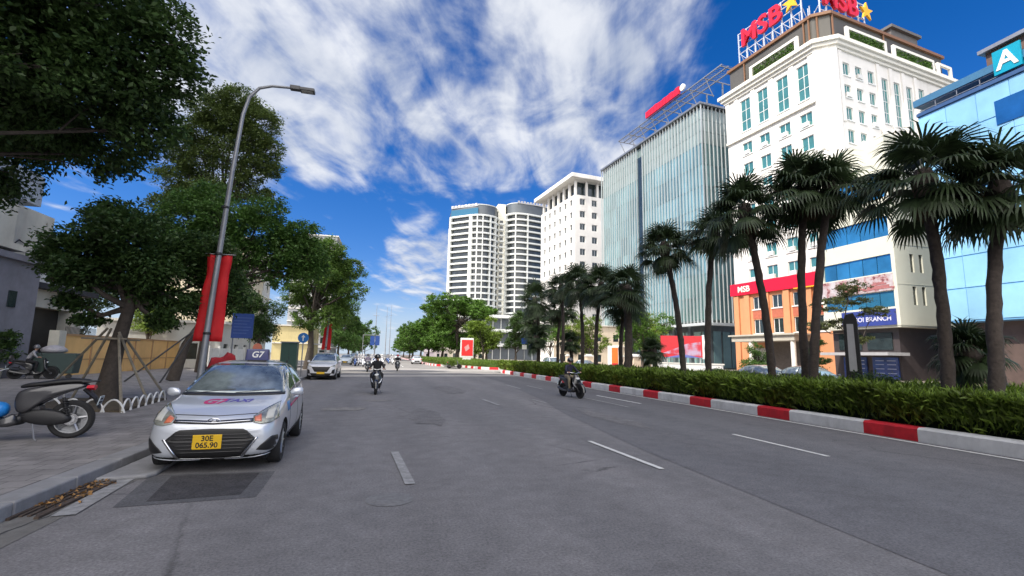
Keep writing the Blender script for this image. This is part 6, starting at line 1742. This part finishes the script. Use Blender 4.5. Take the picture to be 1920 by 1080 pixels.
def drape_text(txt, size, bold, mat_, parent, bvh_, x, y, yaw_sc=1.0, shear=.25, name='bonnet_lettering'):
    me = text_mesh(txt, size, 0, shear=shear, bold=bold)
    bm = bmesh.new(); bm.from_mesh(me); bmesh.ops.triangulate(bm, faces=bm.faces); bmesh.ops.subdivide_edges(bm, edges=[e for e in bm.edges if e.calc_length() > .05], cuts=2); bm.to_mesh(me); bm.free()
    for v in me.vertices:
        px, py = x + v.co.x, y + v.co.y * yaw_sc
        h = bvh_.ray_cast(Vector((px, py, 4)), Vector((0, 0, -1)))
        v.co = h[0] + h[1] * .0035 if h[0] else Vector((px, py, 1))
    return link_mesh(name, me, mat_, parent)
M_mag = pm('magenta_vinyl', (.50, .02, .14), .4); M_vio = pm('violet_vinyl', (.09, .07, .34), .4)
drape_text('G7', .25, .010, M_mag, TX, bvh, -.16, .66, 1.3); drape_text('TAXI', .17, .006, M_vio, TX, bvh, .13, .70, 1.3, .3)
# roof sign and aerial
h = bvh.ray_cast(Vector((.0, 2.0, 4)), Vector((0, 0, -1)))[0]
m = MB(); m.prism([(-.19, 0), (.19, 0), (.175, .20), (-.175, .20)], -.07, .07, 'y'); rs = m.build('roof_sign', pm('navy_sign', (.012, .02, .12), .3, coat=.5), TX, bevel=.015); rs.location = (.12, 2.02, h.z + .015)
text_obj('sign_lettering', 'G7', .15, M_wht, rs, frame_m((0, -.073, .10), (1, 0, 0), (0, 0, 1)), depth=.001, bold=.003, shear=.2)
m = MB(); m.box(-.03, .27, 1.95, 2.09, h.z - .01, h.z + .02); m.build('sign_foot', M_trim, TX)
# interior mirror and dashboard seen as darker shapes behind glass are left to the glass reflections

# ---- simpler cars
def simple_car(kind, loc, rz, label, col, plate=None, name='parked_car', group='cars on the street'):
    t, spec, bvh = add_car(kind, loc, rz, label, col, group, name=name)
    W = spec['W'] / 2; top, belt = spec['top'], spec['belt']
    if kind == 'mpv':
        patch('windscreen', bvh, [(-.64, 1.60), (0, 1.61), (.64, 1.60)], [(-.76, 1.12), (0, 1.11), (.76, 1.12)], 'front', M_carglass, t, nu=16, nv=8, eps=.006)
        side_glass(t, bvh, [(1.45, 1.13), (1.9, 1.48), (2.2, 1.60), (3.0, 1.62), (3.7, 1.56), (4.05, 1.45)], [(1.45, 1.09), (3.2, 1.12), (4.05, 1.2)], [(1.5, 2.3), (2.36, 3.2), (3.26, 3.95)])
        patch('rear_window', bvh, [(-.58, 1.5), (.58, 1.5)], [(-.66, 1.15), (.66, 1.15)], 'rear', M_carglass, t, nu=10, nv=5)
        patch('grille', bvh, [(-.56, .80), (0, .80), (.56, .80)], [(-.36, .50), (0, .50), (.36, .50)], 'front', M_trim, t, nu=20, nv=6, eps=.006)
        patch('lower_grille', bvh, [(-.62, .42), (.62, .42)], [(-.52, .26), (.52, .26)], 'front', M_trim, t, nu=16, nv=3, eps=.006)
        for s in (-1, 1):
            patch('headlight', bvh, [(s * .57, .855), (s * .80, .935)], [(s * .55, .78), (s * .79, .84)], 'front', M_lampg, t, nu=8, nv=4, eps=.008)
            patch('fog_recess', bvh, [(s * .66, .62), (s * .80, .66)], [(s * .60, .40), (s * .78, .38)], 'front', M_trim, t, nu=6, nv=4, eps=.006)
            patch('tail_light', bvh, [(s * .70, 1.12), (s * .82, 1.12)], [(s * .68, .92), (s * .82, .92)], 'rear', M_red, t, nu=5, nv=4, eps=.008)
        mirrors(t, W, 1.5, 1.10, col)
    else:
        dz = -.0 if kind == 'sedan' else 0
        zt = 1.38 if kind == 'sedan' else 1.425; yb = (1.45, 3.45) if kind == 'sedan' else (1.35, 3.3)
        zb_ = .985
        patch('windscreen', bvh, [(-.60, zt - .01), (0, zt), (.60, zt - .01)], [(-.72, zb_ + .01), (0, zb_), (.72, zb_ + .01)], 'front', M_carglass, t, nu=16, nv=8, eps=.006)
        if kind == 'sedan':
            side_glass(t, bvh, [(1.5, 1.0), (1.85, 1.22), (2.15, 1.35), (2.6, 1.375), (3.0, 1.33), (3.45, 1.12)], [(1.5, .96), (2.5, .97), (3.45, 1.02)], [(1.58, 2.36), (2.42, 3.1), (3.14, 3.36)])
            patch('rear_window', bvh, [(-.52, 1.34), (.52, 1.34)], [(-.62, 1.08), (.62, 1.08)], 'rear', M_carglass, t, nu=10, nv=5)
            for s in (-1, 1): patch('tail_light', bvh, [(s * .55, .92), (s * .80, .92)], [(s * .58, .76), (s * .80, .76)], 'rear', M_red, t, nu=5, nv=4, eps=.008)
        else:
            side_glass(t, bvh, topl, botl, [(1.40, 2.18), (2.24, 2.98), (3.02, 3.25)])
        patch('grille', bvh, [(-.40, .56), (.40, .56)], [(-.34, .30), (.34, .30)], 'front', M_trim, t, nu=14, nv=5, eps=.006)
        for s in (-1, 1): patch('headlight', bvh, [(s * .46, .70), (s * .74, .80)], [(s * .50, .62), (s * .76, .68)], 'front', M_lampg, t, nu=8, nv=4, eps=.008)
        if kind == 'sedan':
            m = MB(); m.box(-.45, .45, -.004, 0, .45, .62); patch('rear_plate_recess', bvh, [(-.42, .62), (.42, .62)], [(-.42, .42), (.42, .42)], 'rear', M_trim, t, nu=8, nv=3, eps=.006)
        mirrors(t, W, 1.42, 1.0, col)
    if plate:
        h = bvh.ray_cast(Vector((0, -3, .45)), Vector((0, 1, 0)))[0]
        m = MB(); m.box(-.23, .23, -.012, 0, 0, .13); o = m.build('number_plate', plate, t); o.location = (0, h.y - .02, .36)
    return t
M_pwhite = paint('white_car_paint', (0.66, 0.67, 0.70)); M_pgrey = paint('grey_car_paint', (0.16, 0.17, 0.18), .4); M_pteal = paint('teal_car_paint', (0.06, 0.09, 0.09), .2); M_pblack = paint('black_car_paint', (0.015, 0.015, 0.016), .1)
M_yplate = MATS['yellow_plate']
simple_car('mpv', (-3.88, 32.0, 0), 0, 'white multi-seater with a black trapezoid grille parked behind the taxi', M_pwhite, M_yplate)
c2 = simple_car('hatch', (-5.75, 73.5, 0), 0, 'pale blue-white hatchback next behind the parked white multi-seater', paint('pale_car_paint', (.52, .58, .62)), M_yplate)
simple_car('mpv', (-5.0, 84, 0), R(6), 'dark teal van-like car standing beyond the pale hatchback', M_pteal)
simple_car('sedan', (5.2, 90.3, 0), R(180), 'white saloon seen from behind, driving away past the farther island', M_pwhite, name='moving_car')
simple_car('sedan', (20.3, 20.3, 0), 0, 'grey saloon whose roof shows above the hedge before the orange base', M_pgrey)
simple_car('sedan', (21.6, 18.4, 0), R(4), 'black saloon mostly hidden behind the paired palms', M_pblack)
simple_car('mpv', (19.3, 52.6, 0), 0, 'white car seen over the hedge between the thin palms', M_pwhite)
simple_car('sedan', (21.4, 48, 0), 0, 'low white car showing its roof right of the middle palm trunks', M_pwhite)
for k, (x, y_, kd, mt) in enumerate([(-2.9, 112, 'sedan', M_pwhite), (.6, 128, 'mpv', M_pgrey), (-4.6, 104, 'sedan', M_pgrey), (3.2, 146, 'mpv', M_pwhite)]):
    simple_car(kd, (x, y_, 0), 0, ['small white saloon in the far queue of traffic', 'grey people carrier far back in the queue', 'grey saloon at the left of the far queue', 'white people carrier farthest back in the queue'][k], mt, name='moving_car', group='cars in the far queue')

# ------------------------------------------------------------------ people
def figure(name, joints, edges, rad, regions, mats, parent=None):
    """one continuous skinned body; joints: name -> (x, y, z); regions: list of (joint set, material index)"""
    names = list(joints); idx = {n_: i for i, n_ in enumerate(names)}
    me = bpy.data.meshes.new(name)
    me.from_pydata([joints[n_] for n_ in names], [(idx[a], idx[b_]) for a, b_ in edges], [])
    o = bpy.data.objects.new(name, me); COL.objects.link(o)
    sk = o.modifiers.new('skin', 'SKIN'); sk.use_smooth_shade = True
    if not me.skin_vertices: 
        bm = bmesh.new(); bm.from_mesh(me); bm.verts.layers.skin.verify(); bm.to_mesh(me); bm.free()
    for n_ in names:
        r_ = rad[n_]; r_ = r_ if isinstance(r_, tuple) else (r_, r_)
        me.skin_vertices[0].data[idx[n_]].radius = r_
        me.skin_vertices[0].data[idx[n_]].use_root = (n_ == 'pelvis')
    sb = o.modifiers.new('sub', 'SUBSURF'); sb.levels = 2; sb.render_levels = 2
    out = evaluated(o)
    bpy.data.objects.remove(o)
    out.materials.clear()
    for m_ in mats: out.materials.append(m_)
    seg = []
    for a, b_ in edges: seg.append((Vector(joints[a]), Vector(joints[b_]), regions(a, b_)))
    mi = []
    for p in out.polygons:
        best = 1e9; bi = 0; c = p.center
        for A, B, r_ in seg:
            d = B - A; t_ = max(0, min(1, (c - A).dot(d) / max(1e-9, d.length_squared))); q = (A + d * t_ - c).length
            if q < best: best = q; bi = r_
        mi.append(bi)
    out.polygons.foreach_set('material_index', mi); out.polygons.foreach_set('use_smooth', [True] * len(mi))
    return link_mesh(name, out, mats, parent)

M_skin = pm('skin', (0.42, 0.23, 0.15), .55, var=.05)
def rider(root, top, bottom, shoes, helmet, mask=None, lean=.0, kind='scooter', sc=1.0, bulk=1.0):
    """seated figure in the vehicle's local frame: front is +x; root is the person's own empty"""
    J = {}; Rd = {}
    def j(n_, p, r_): J[n_] = (p[0], p[1], p[2]); Rd[n_] = r_
    b = bulk
    j('pelvis', (.36, 0, .86), (.15 * b, .125 * b)); j('waist', (.38 + lean * .3, 0, 1.02), (.135 * b, .11 * b)); j('chest', (.42 + lean * .8, 0, 1.20), (.155 * b, .115 * b))
    j('collar', (.44 + lean, 0, 1.325), (.085, .07)); j('neck', (.46 + lean, 0, 1.385), .05); j('head', (.475 + lean * 1.05, 0, 1.475), (.078, .088)); j('crown', (.475 + lean * 1.05, 0, 1.545), .07)
    j('nose', (.560 + lean * 1.05, 0, 1.468), .014)
    E = [('pelvis', 'waist'), ('waist', 'chest'), ('chest', 'collar'), ('collar', 'neck'), ('neck', 'head'), ('head', 'crown'), ('head', 'nose')]
    for s, q in ((1, 'l'), (-1, 'r')):
        j('shoulder' + q, (.43 + lean * .95, s * .165, 1.295), .062 * b); j('elbow' + q, (.60 + lean * .7, s * .275, 1.10), .046 * b)
        j('wrist' + q, (.80, s * .285, 1.035), .028); j('palm' + q, (.865, s * .285, 1.045), (.030, .018))
        E += [('chest', 'shoulder' + q), ('shoulder' + q, 'elbow' + q), ('elbow' + q, 'wrist' + q), ('wrist' + q, 'palm' + q)]
        for k, dy in enumerate((-.030, -.010, .010, .029)):
            ln = (.9, 1.0, .95, .75)[k]
            j('kn%d' % k + q, (.905, s * .285 + dy, 1.055), .0095); j('tip%d' % k + q, (.925 , s * .285 + dy, 1.055 - .042 * ln), .008)
            E += [('palm' + q, 'kn%d' % k + q), ('kn%d' % k + q, 'tip%d' % k + q)]
        j('th1' + q, (.865, s * .250, 1.025), .0105); j('th2' + q, (.892, s * .245, 1.000), .009)
        E += [('palm' + q, 'th1' + q), ('th1' + q, 'th2' + q)]
        j('hip' + q, (.40, s * .095, .84), .095 * b); j('knee' + q, (.80, s * .215, .80), .070 * b); j('shin' + q, (.77, s * .195, .58), .060 * b); j('ankle' + q, (.74, s * .165, .36), .042)
        j('heel' + q, (.71, s * .135, .315), .035); j('toe' + q, (.93, s * .15, .305), (.042, .026))
        E += [('pelvis', 'hip' + q), ('hip' + q, 'knee' + q), ('knee' + q, 'shin' + q), ('shin' + q, 'ankle' + q), ('ankle' + q, 'heel' + q), ('ankle' + q, 'toe' + q)]
    def reg(a, b_):
        n_ = a + b_
        if 'palm' in n_ or 'kn0' in n_ or 'tip' in n_ or 'th1' in n_ or 'head' in n_ or 'neck' in a: return 0
        if 'toe' in n_ or 'heel' in n_: return 3
        if 'hip' in n_ or 'knee' in n_ or 'shin' in n_: return 2
        return 1
    body = figure('body', J, E, Rd, reg, [M_skin, top, bottom, shoes], root)
    hx, hz = .475 + lean * 1.05, 1.50
    m = MB(); rings = []
    m.lathe([(.118, -.045), (.128, .0), (.122, .055), (.098, .105), (.055, .135), (.001, .145)], 20, c=(hx - .01, 0, hz + .01)); hm = m.build('helmet', helmet, root, smooth=True)
    hs_ = hm.modifiers.new('solid', 'SOLIDIFY'); hs_.thickness = .012
    m = MB(); m.prism([(hx + .09, -.09), (hx + .165, -.06), (hx + .18, 0), (hx + .165, .06), (hx + .09, .09)], hz + .012, hz + .024); m.build('helmet_peak', helmet, hm)
    if mask:
        m = MB(); m.loft([[(hx + .03 + dx, y_ * w_, z) for y_, dx in ((-.082, 0), (-.05, .045), (0, .072), (.05, .045), (.082, 0), (.05, .02), (-.05, .02))] for z, w_ in ((hz - .12, .7), (hz - .075, 1.0), (hz - .035, 1.0))]); m.build('face_mask', mask, root, smooth=True)
    m = MB()
    for s in (-1, 1): m.lathe([(.001, .0), (.011, .003), (.011, .006)], 8, axis='x', c=(hx + .082, s * .033, hz - .010))
    if not mask or True: m.build('eyes', M_blk, root)
    for s in (-1, 1):
        m = MB(); m.lathe([(.001, -.012), (.018, -.008), (.018, .008), (.001, .012)], 8, axis='y', c=(hx - .005, s * .088, hz - .03)); m.build('ear', M_skin, root)
    return body

# ------------------------------------------------------------------ scooters
def ring_xz(cx, cz, rx, rz_, y, n=12, tilt=0):
    return [(cx + rx * math.cos(a) * math.cos(tilt) - rz_ * math.sin(a) * math.sin(tilt), y, cz + rx * math.cos(a) * math.sin(tilt) + rz_ * math.sin(a) * math.cos(tilt)) for a in [2 * math.pi * k / n for k in range(n)]]
def make_scooter(loc, rz, label, panel, accent, group='motor scooters', name='motor_scooter', plate='white', lean=0.0, big=False):
    """front is local +x, rear wheel at x = 0, wheelbase 1.28"""
    t = empty(name, loc, rz, label, 'scooter', group); t.rotation_euler = (lean, 0, rz)
    WB = 1.28
    for x, r in ((0, .285), (WB, .285)):
        m = MB(); m.lathe([(r * .74, -.05), (r * .9, -.055), (r, -.025), (r, .025), (r * .9, .055), (r * .74, .05), (r * .72, 0), (r * .74, -.05)], 36, axis='y')
        w_ = m.build('wheel', M_tyre, t, smooth=True); w_.location = (x, 0, r)
        m = MB(); m.lathe([(r * .70, -.035), (r * .76, -.035), (r * .76, .035), (r * .70, .035), (r * .70, -.035)], 30, axis='y'); m.lathe([(.001, -.05), (.05, -.05), (.055, .05), (.001, .05)], 16, axis='y')
        for k in range(5):
            a = 2 * math.pi * k / 5 + .3
            m.tube([(.04 * math.cos(a), 0, .04 * math.sin(a)), (r * .72 * math.cos(a + .18), 0, r * .72 * math.sin(a + .18))], .020, 6)
        m.build('rim', accent, w_, smooth=True)
        m = MB(); m.lathe([(.09, .040), (.09, .046), (.06, .046), (.06, .040), (.09, .040)], 20, axis='y'); m.build('brake_disc', M_chrome, w_)
    # engine and swing arm
    m = MB(); m.loft([ring_xz(.30, .33, .30, .10, -.085, 12, .12), ring_xz(.30, .33, .34, .125, -.05, 12, .12), ring_xz(.30, .33, .34, .125, .10, 12, .12), ring_xz(.28, .33, .28, .10, .135, 12, .12)])
    m.build('engine_case', M_blk, t, sub=1)
    m = MB(); m.box(.36, .56, -.09, .09, .28, .50); m.tube([(.02, .075, .29), (.30, .09, .33)], .035, 8); m.build('swing_arm', pm('dark_alloy', (.08, .08, .085), .5, .5), t, bevel=.01)
    m = MB(); m.tube([(.45, -.11, .26), (.2, -.13, .28), (-.05, -.14, .34), (-.18, -.14, .38)], [.03, .05, .055, .045], 12); m.build('exhaust', pm('exhaust_metal', (.12, .12, .12), .4, .7), t, smooth=True)
    m = MB(); m.tube([(.02, .07, .28), (.10, .085, .62)], .022, 8)
    for k in range(7): m.lathe([(.03, .35 + .035 * k), (.042, .36 + .035 * k), (.03, .37 + .035 * k)], 10, c=(.035 + .008 * k, .078, 0))
    m.build('shock_absorber', M_blk, t)
    # tail panels: rising wedge each side
    for s in (1, -1):
        prof = [(-.20, .80), (-.10, .84), (.10, .83), (.35, .79), (.56, .76), (.66, .70), (.66, .46), (.58, .38), (.50, .40), (.38, .52), (.20, .64), (.0, .72)]
        m = MB(); n_ = len(prof); cx = sum(p[0] for p in prof) / n_; cz = sum(p[1] for p in prof) / n_
        rings = [[(x, s * .02, z) for x, z in prof], [(x, s * (.135 if x > .2 else .10), z) for x, z in prof], [(cx + (x - cx) * .86, s * (.168 if x > .2 else .125), cz + (z - cz) * .80) for x, z in prof]]
        m.loft(rings); m.build('side_panel', panel, t, sub=2)
    # lower body, floorboard, leg shield
    m = MB(); m.loft([[(x, y_ * w_, z) for y_, z in ((-1, z0), (-1, z1), (0, z1 + .015), (1, z1), (1, z0), (0, z0 - .02))] for x, w_, z0, z1 in ((.50, .13, .26, .42), (.62, .165, .22, .34), (.80, .175, .22, .30), (.95, .165, .24, .32), (1.02, .12, .28, .40))])
    m.build('footboard', M_blk, t, sub=1)
    for s in (1, -1):
        m = MB(); m.loft([[(x, s * .13, z) for x, z in ((.50, .24), (.60, .46), (.66, .40), (.74, .30), (.96, .30), (1.04, .44), (1.06, .30), (.92, .20), (.62, .19))], [(x, s * .185, z) for x, z in ((.53, .25), (.60, .42), (.66, .37), (.74, .28), (.94, .28), (1.03, .40), (1.03, .30), (.91, .215), (.63, .205))]]); m.build('lower_fairing', panel, t, sub=1)
    m = MB(); sect = []
    for z, x, w_, th in ((.34, 1.04, .10, .05), (.45, 1.06, .215, .06), (.60, 1.05, .255, .07), (.75, 1.02, .225, .09), (.88, .99, .145, .10), (.96, .97, .11, .08)):
        sect.append([(x + th * .1, -w_, z), (x + th, -w_ * .55, z), (x + th * 1.35, 0, z), (x + th, w_ * .55, z), (x + th * .1, w_, z), (x - .045, w_ * .5, z), (x - .05, 0, z), (x - .045, -w_ * .5, z)])
    m.loft(sect); m.build('leg_shield', panel, t, sub=2)
    for s in (1, -1):
        m = MB(); m.tube([(1.075, s * .225, .66), (1.115, s * .17, .52), (1.145, s * .06, .42)], [.014, .030, .014], 8); m.build('front_accent', accent, t, smooth=True)
    m = MB(); m.loft([ring_xz(0, 0, .001, .001, 0)[:1] * 8 if False else [(1.10 + .02 * math.cos(a), .075 * math.cos(a) * 1.2, .80 + .05 * math.sin(a)) for a in [2 * math.pi * k / 10 for k in range(10)]], [(1.135, .065 * math.cos(a) * 1.2, .80 + .04 * math.sin(a)) for a in [2 * math.pi * k / 10 for k in range(10)]]]); m.build('headlight', pm('scooter_lamp', (.75, .78, .8), .1, coat=1), t, smooth=True)
    m = MB(); m.loft([[(x, y_ * w_, z + dz * .5) for y_, dz in ((-1, 0), (-.6, .06), (0, .08), (.6, .06), (1, 0), (0, -.02))] for x, w_, z in ((.93, .10, .96), (.99, .12, .98), (1.05, .08, .95))]); m.build('handlebar_cowl', panel, t, sub=1)
    m = MB(); m.tube([(.86, -.34, 1.02), (.93, -.22, 1.035), (.96, 0, 1.0), (.93, .22, 1.035), (.86, .34, 1.02)], .013, 8)
    m.build('handlebar', M_chrome, t, smooth=True)
    for s in (1, -1):
        m = MB(); m.tube([(.845, s * .355, 1.017), (.90, s * .25, 1.03)], .019, 8); m.build('grip', M_blk, t, smooth=True)
        m = MB(); m.tube([(.93, s * .22, 1.04), (.94, s * .25, 1.14), (.93, s * .28, 1.17)], .007, 6); mi_ = m.build('mirror', M_blk, t)
        m = MB(); m.lathe([(.001, -.012), (.05, -.010), (.055, .006), (.001, .010)], 16, axis='x', c=(.925, s * .295, 1.195)); m.build('mirror_head', M_blk, mi_, smooth=True)
    m = MB(); m.tube([(1.03, 0, .62), (1.28 * .93, 0, .45)], .05, 8)
    for s in (1, -1): m.tube([(1.10, s * .075, .52), (1.28, s * .08, .285)], .02, 8)
    m.build('fork', M_blk, t, smooth=True)
    m = MB(); fr = []
    for k in range(9):
        a = math.radians(-5 + 150 * k / 8); rr = .325
        fr.append([(1.28 + rr * math.cos(a), -.07, .285 + rr * math.sin(a)), (1.28 + (rr + .025) * math.cos(a), -.04, .285 + (rr + .025) * math.sin(a)), (1.28 + (rr + .03) * math.cos(a), 0, .285 + (rr + .03) * math.sin(a)), (1.28 + (rr + .025) * math.cos(a), .04, .285 + (rr + .025) * math.sin(a)), (1.28 + rr * math.cos(a), .07, .285 + rr * math.sin(a))])
    m.loft(fr); m.build('front_mudguard', panel, t, smooth=True)
    # seat
    m = MB(); m.loft([[(x, y_ * w_, z0 + dz * h_) for y_, dz in ((-1, 0), (-1, .7), (-.55, 1), (.55, 1), (1, .7), (1, 0))] for x, w_, z0, h_ in ((-.20, .07, .825, .06), (-.08, .105, .83, .075), (.12, .125, .82, .085), (.28, .14, .795, .085), (.44, .135, .775, .075), (.58, .105, .76, .075), (.645, .06, .75, .045))])
    m.build('seat', pm('seat_vinyl', (.013, .013, .014), .55, bump=.1), t, sub=2)
    m = MB(); m.tube([(-.10, -.11, .85), (-.27, -.08, .86), (-.29, 0, .865), (-.27, .08, .86), (-.10, .11, .85)], .012, 8); m.build('grab_rail', M_blk, t, smooth=True)
    m = MB(); m.loft([[(x, y_ * w_, z) for y_, z in ((-1, .76), (-.6, .80), (.6, .80), (1, .76), (0, .72))] for x, w_ in ((-.16, .11), (-.245, .08))]); m.build('tail_light', M_red, t, smooth=True)
    m = MB(); m.tube([(-.12, 0, .74), (-.26, 0, .60), (-.33, 0, .44)], [.035, .03, .02], 6, sx=2.2); m.build('rear_mudguard', M_blk, t)
    m = MB(); m.prism([(-.095, -.07), (.095, -.07), (.095, .07), (-.095, .07)], -.004, .004, 'x'); p_ = m.build('number_plate', pm('pale_plate', (.50, .58, .62), .4) if plate == 'white' else M_yplate, t); p_.location = (-.33, 0, .56); p_.rotation_euler = (0, R(-14), 0)
    for z, w_ in ((.028, .05), (-.026, .07)):
        m = MB(); m.box(-.007, -.0045, -w_, w_, z - .014, z + .014); m.build('plate_marks', M_ink, p_)
    m = MB(); m.tube([(.42, .10, .24), (.33, .22, .03), (.30, .23, .012)], .011, 6); m.build('kick_stand', M_galv, t)
    return t
M_pgr = paint('scooter_grey', (0.055, 0.055, 0.06), .5, .35); M_pbk = paint('scooter_black', (0.012, 0.012, 0.014), .1, .3); M_pwh = paint('scooter_white', (.62, .63, .66)); M_pred = paint('scooter_red', (.35, .01, .02)); M_pblu = paint('scooter_blue', (.02, .08, .3))
sc0 = make_scooter((-5.12, 9.98, .15), R(190), 'grey and black scooter parked on the left pavement beside the taxi', M_pgr, M_rim, 'parked scooters'); sc0.scale = (1.1, 1.1, 1.1)
m = MB(); m.loft([[(x, .01 + y_, z) for y_, z in [( .13 * math.cos(a) * w_, .60 + .13 * math.sin(a) * w_) for a in [2 * math.pi * k / 12 for k in range(12)]]] for x, w_ in ((.66, .5), (.72, 1.0), (.84, 1.1), (.95, .9), (1.0, .45))])
bag = m.build('carrier_bag', pm('blue_plastic_bag', (.02, .22, .62), .35, var=.25, scale=8, bump=.5), None, sub=1)
tag(bag, 'bright blue plastic bag hanging on the parked grey scooter', 'bag'); bag.location = sc0.location; bag.rotation_euler = (0, 0, R(190)); bag.data.transform(Matrix.Translation((.08, .06, -.10))); bag.scale = (1.05, 1.05, 1.0)

def with_rider(loc, rz, slabel, plabel, panel, accent, top, bottom, helmet, mask=None, lean=0., bulk=1., sgroup='ridden motorbikes', name='motor_scooter', roll=0.):
    s = make_scooter(loc, rz, slabel, panel, accent, sgroup, name, lean=roll)
    p = empty('person', loc, rz, plabel, 'person', 'riders on the road'); p.rotation_euler = (roll, 0, rz)
    rider(p, top, bottom, M_blk, helmet, mask, lean, bulk=bulk)
    return s, p
C_blk = pm('black_cloth', (.014, .014, .017), .9); C_nvy = pm('navy_cloth', (.02, .02, .045), .9); C_gry = pm('grey_cloth', (.26, .26, .28), .9); C_mauve = pm('pale_lilac_cloth', (.32, .28, .36), .9)
C_den = pm('denim_cloth', (.05, .07, .12), .9); C_red = pm('dark_red_cloth', (.25, .01, .03), .9); C_kh = pm('khaki_cloth', (.20, .17, .12), .9); C_wht = pm('white_cloth', (.55, .55, .56), .9)
H_blk = paint('black_helmet', (.012, .012, .014)); H_wht = paint('white_helmet', (.6, .6, .6)); H_gry = paint('grey_helmet', (.10, .10, .11)); H_red = paint('red_helmet', (.35, .01, .02))
with_rider((-.36, 22.1, 0), R(-90), 'black scooter with silver front accents ridden straight towards the camera', 'rider all in black with a black helmet, nearest in the left lane', M_pbk, M_chrome, C_blk, C_blk, H_blk, M_skin if False else None, bulk=1.08)
with_rider((7.45, 19.9, 0), R(-78), 'black motorcycle ridden alongside the red and white kerb', 'rider in a dark jacket and khaki shorts near the painted kerb', M_pbk, M_galv, C_nvy, C_kh, H_blk, lean=.08)
with_rider((-1.65, 47.6, 0), R(-90), 'dark scooter ridden just behind and left of the black scooter', 'rider in a pale lilac jacket behind and left of the rider in black', M_pbk, M_galv, C_mauve, C_den, H_gry, C_wht)
with_rider((1.10, 50.6, 0), R(-90), 'dark motorbike in the lit crossing, right of the rider in black', 'rider in dark clothes with a red helmet in the lit crossing', M_pbk, M_galv, C_blk, C_blk, H_red)
with_rider((-17.1, 28.4, .15), R(15), 'dark scooter standing by the refuse bin before the dark gate', 'person in a pale grey jacket on a scooter beside the refuse bin', M_pbk, M_galv, C_gry, C_blk, H_gry, lean=.16, sgroup='parked scooters')
make_scooter((-5.15, 27.3, .0), R(-88), 'small scooter with a yellow front squeezed at the kerb before the white multi-seater', paint('scooter_yellow', (.6, .5, .02)), M_rim, 'parked scooters')
make_scooter((7.6, 60.5, 0), R(-20), 'scooter crossing in front of the farther island kerb', M_pgr, M_rim, 'ridden motorbikes')
# the far queue: one rider and bike of each colouring, then copies
base = []
src = with_rider((-3.4, 80, 0), R(-90), 'white scooter at the left front of the distant queue', 'rider in a white shirt at the left front of the distant queue', M_pwh, M_rim, C_wht, C_den, H_wht, C_wht, sgroup='motorbikes in the distant queue')
src[1]['group'] = 'riders in the distant queue'
src2 = with_rider((.2, 96, 0), R(-90), 'blue scooter at the right front of the distant queue', 'rider in grey at the right front of the distant queue', M_pblu, M_rim, C_gry, C_blk, H_gry, sgroup='motorbikes in the distant queue')
src2[1]['group'] = 'riders in the distant queue'
rnd = random.Random(12)
q = 0
for row in range(10):
    for col in range(4):
        x = -3.9 + col * 1.45 + rnd.uniform(-.5, .5); y_ = 67 + row * 6.0 + rnd.uniform(-2, 2)
        if row < 2 and col > 1: continue
        if abs(x + 3.4) < .9 and abs(y_ - 80) < 2.5 or (x < -2.6 and y_ > 100): continue
        if abs(x - .2) < .9 and abs(y_ - 96) < 2.5: continue
        a, b_ = (src if rnd.random() < .55 else src2)
        c = copy_tree(a); d = copy_tree(b_)
        for o_ in (c, d): o_.location = (x, y_, 0)
        c['label'] = 'one of the look-alike distant scooters packed in the queue'; d['label'] = 'one of the look-alike distant riders packed in the queue'
        c['group'] = 'motorbikes in the distant queue'; d['group'] = 'riders in the distant queue'
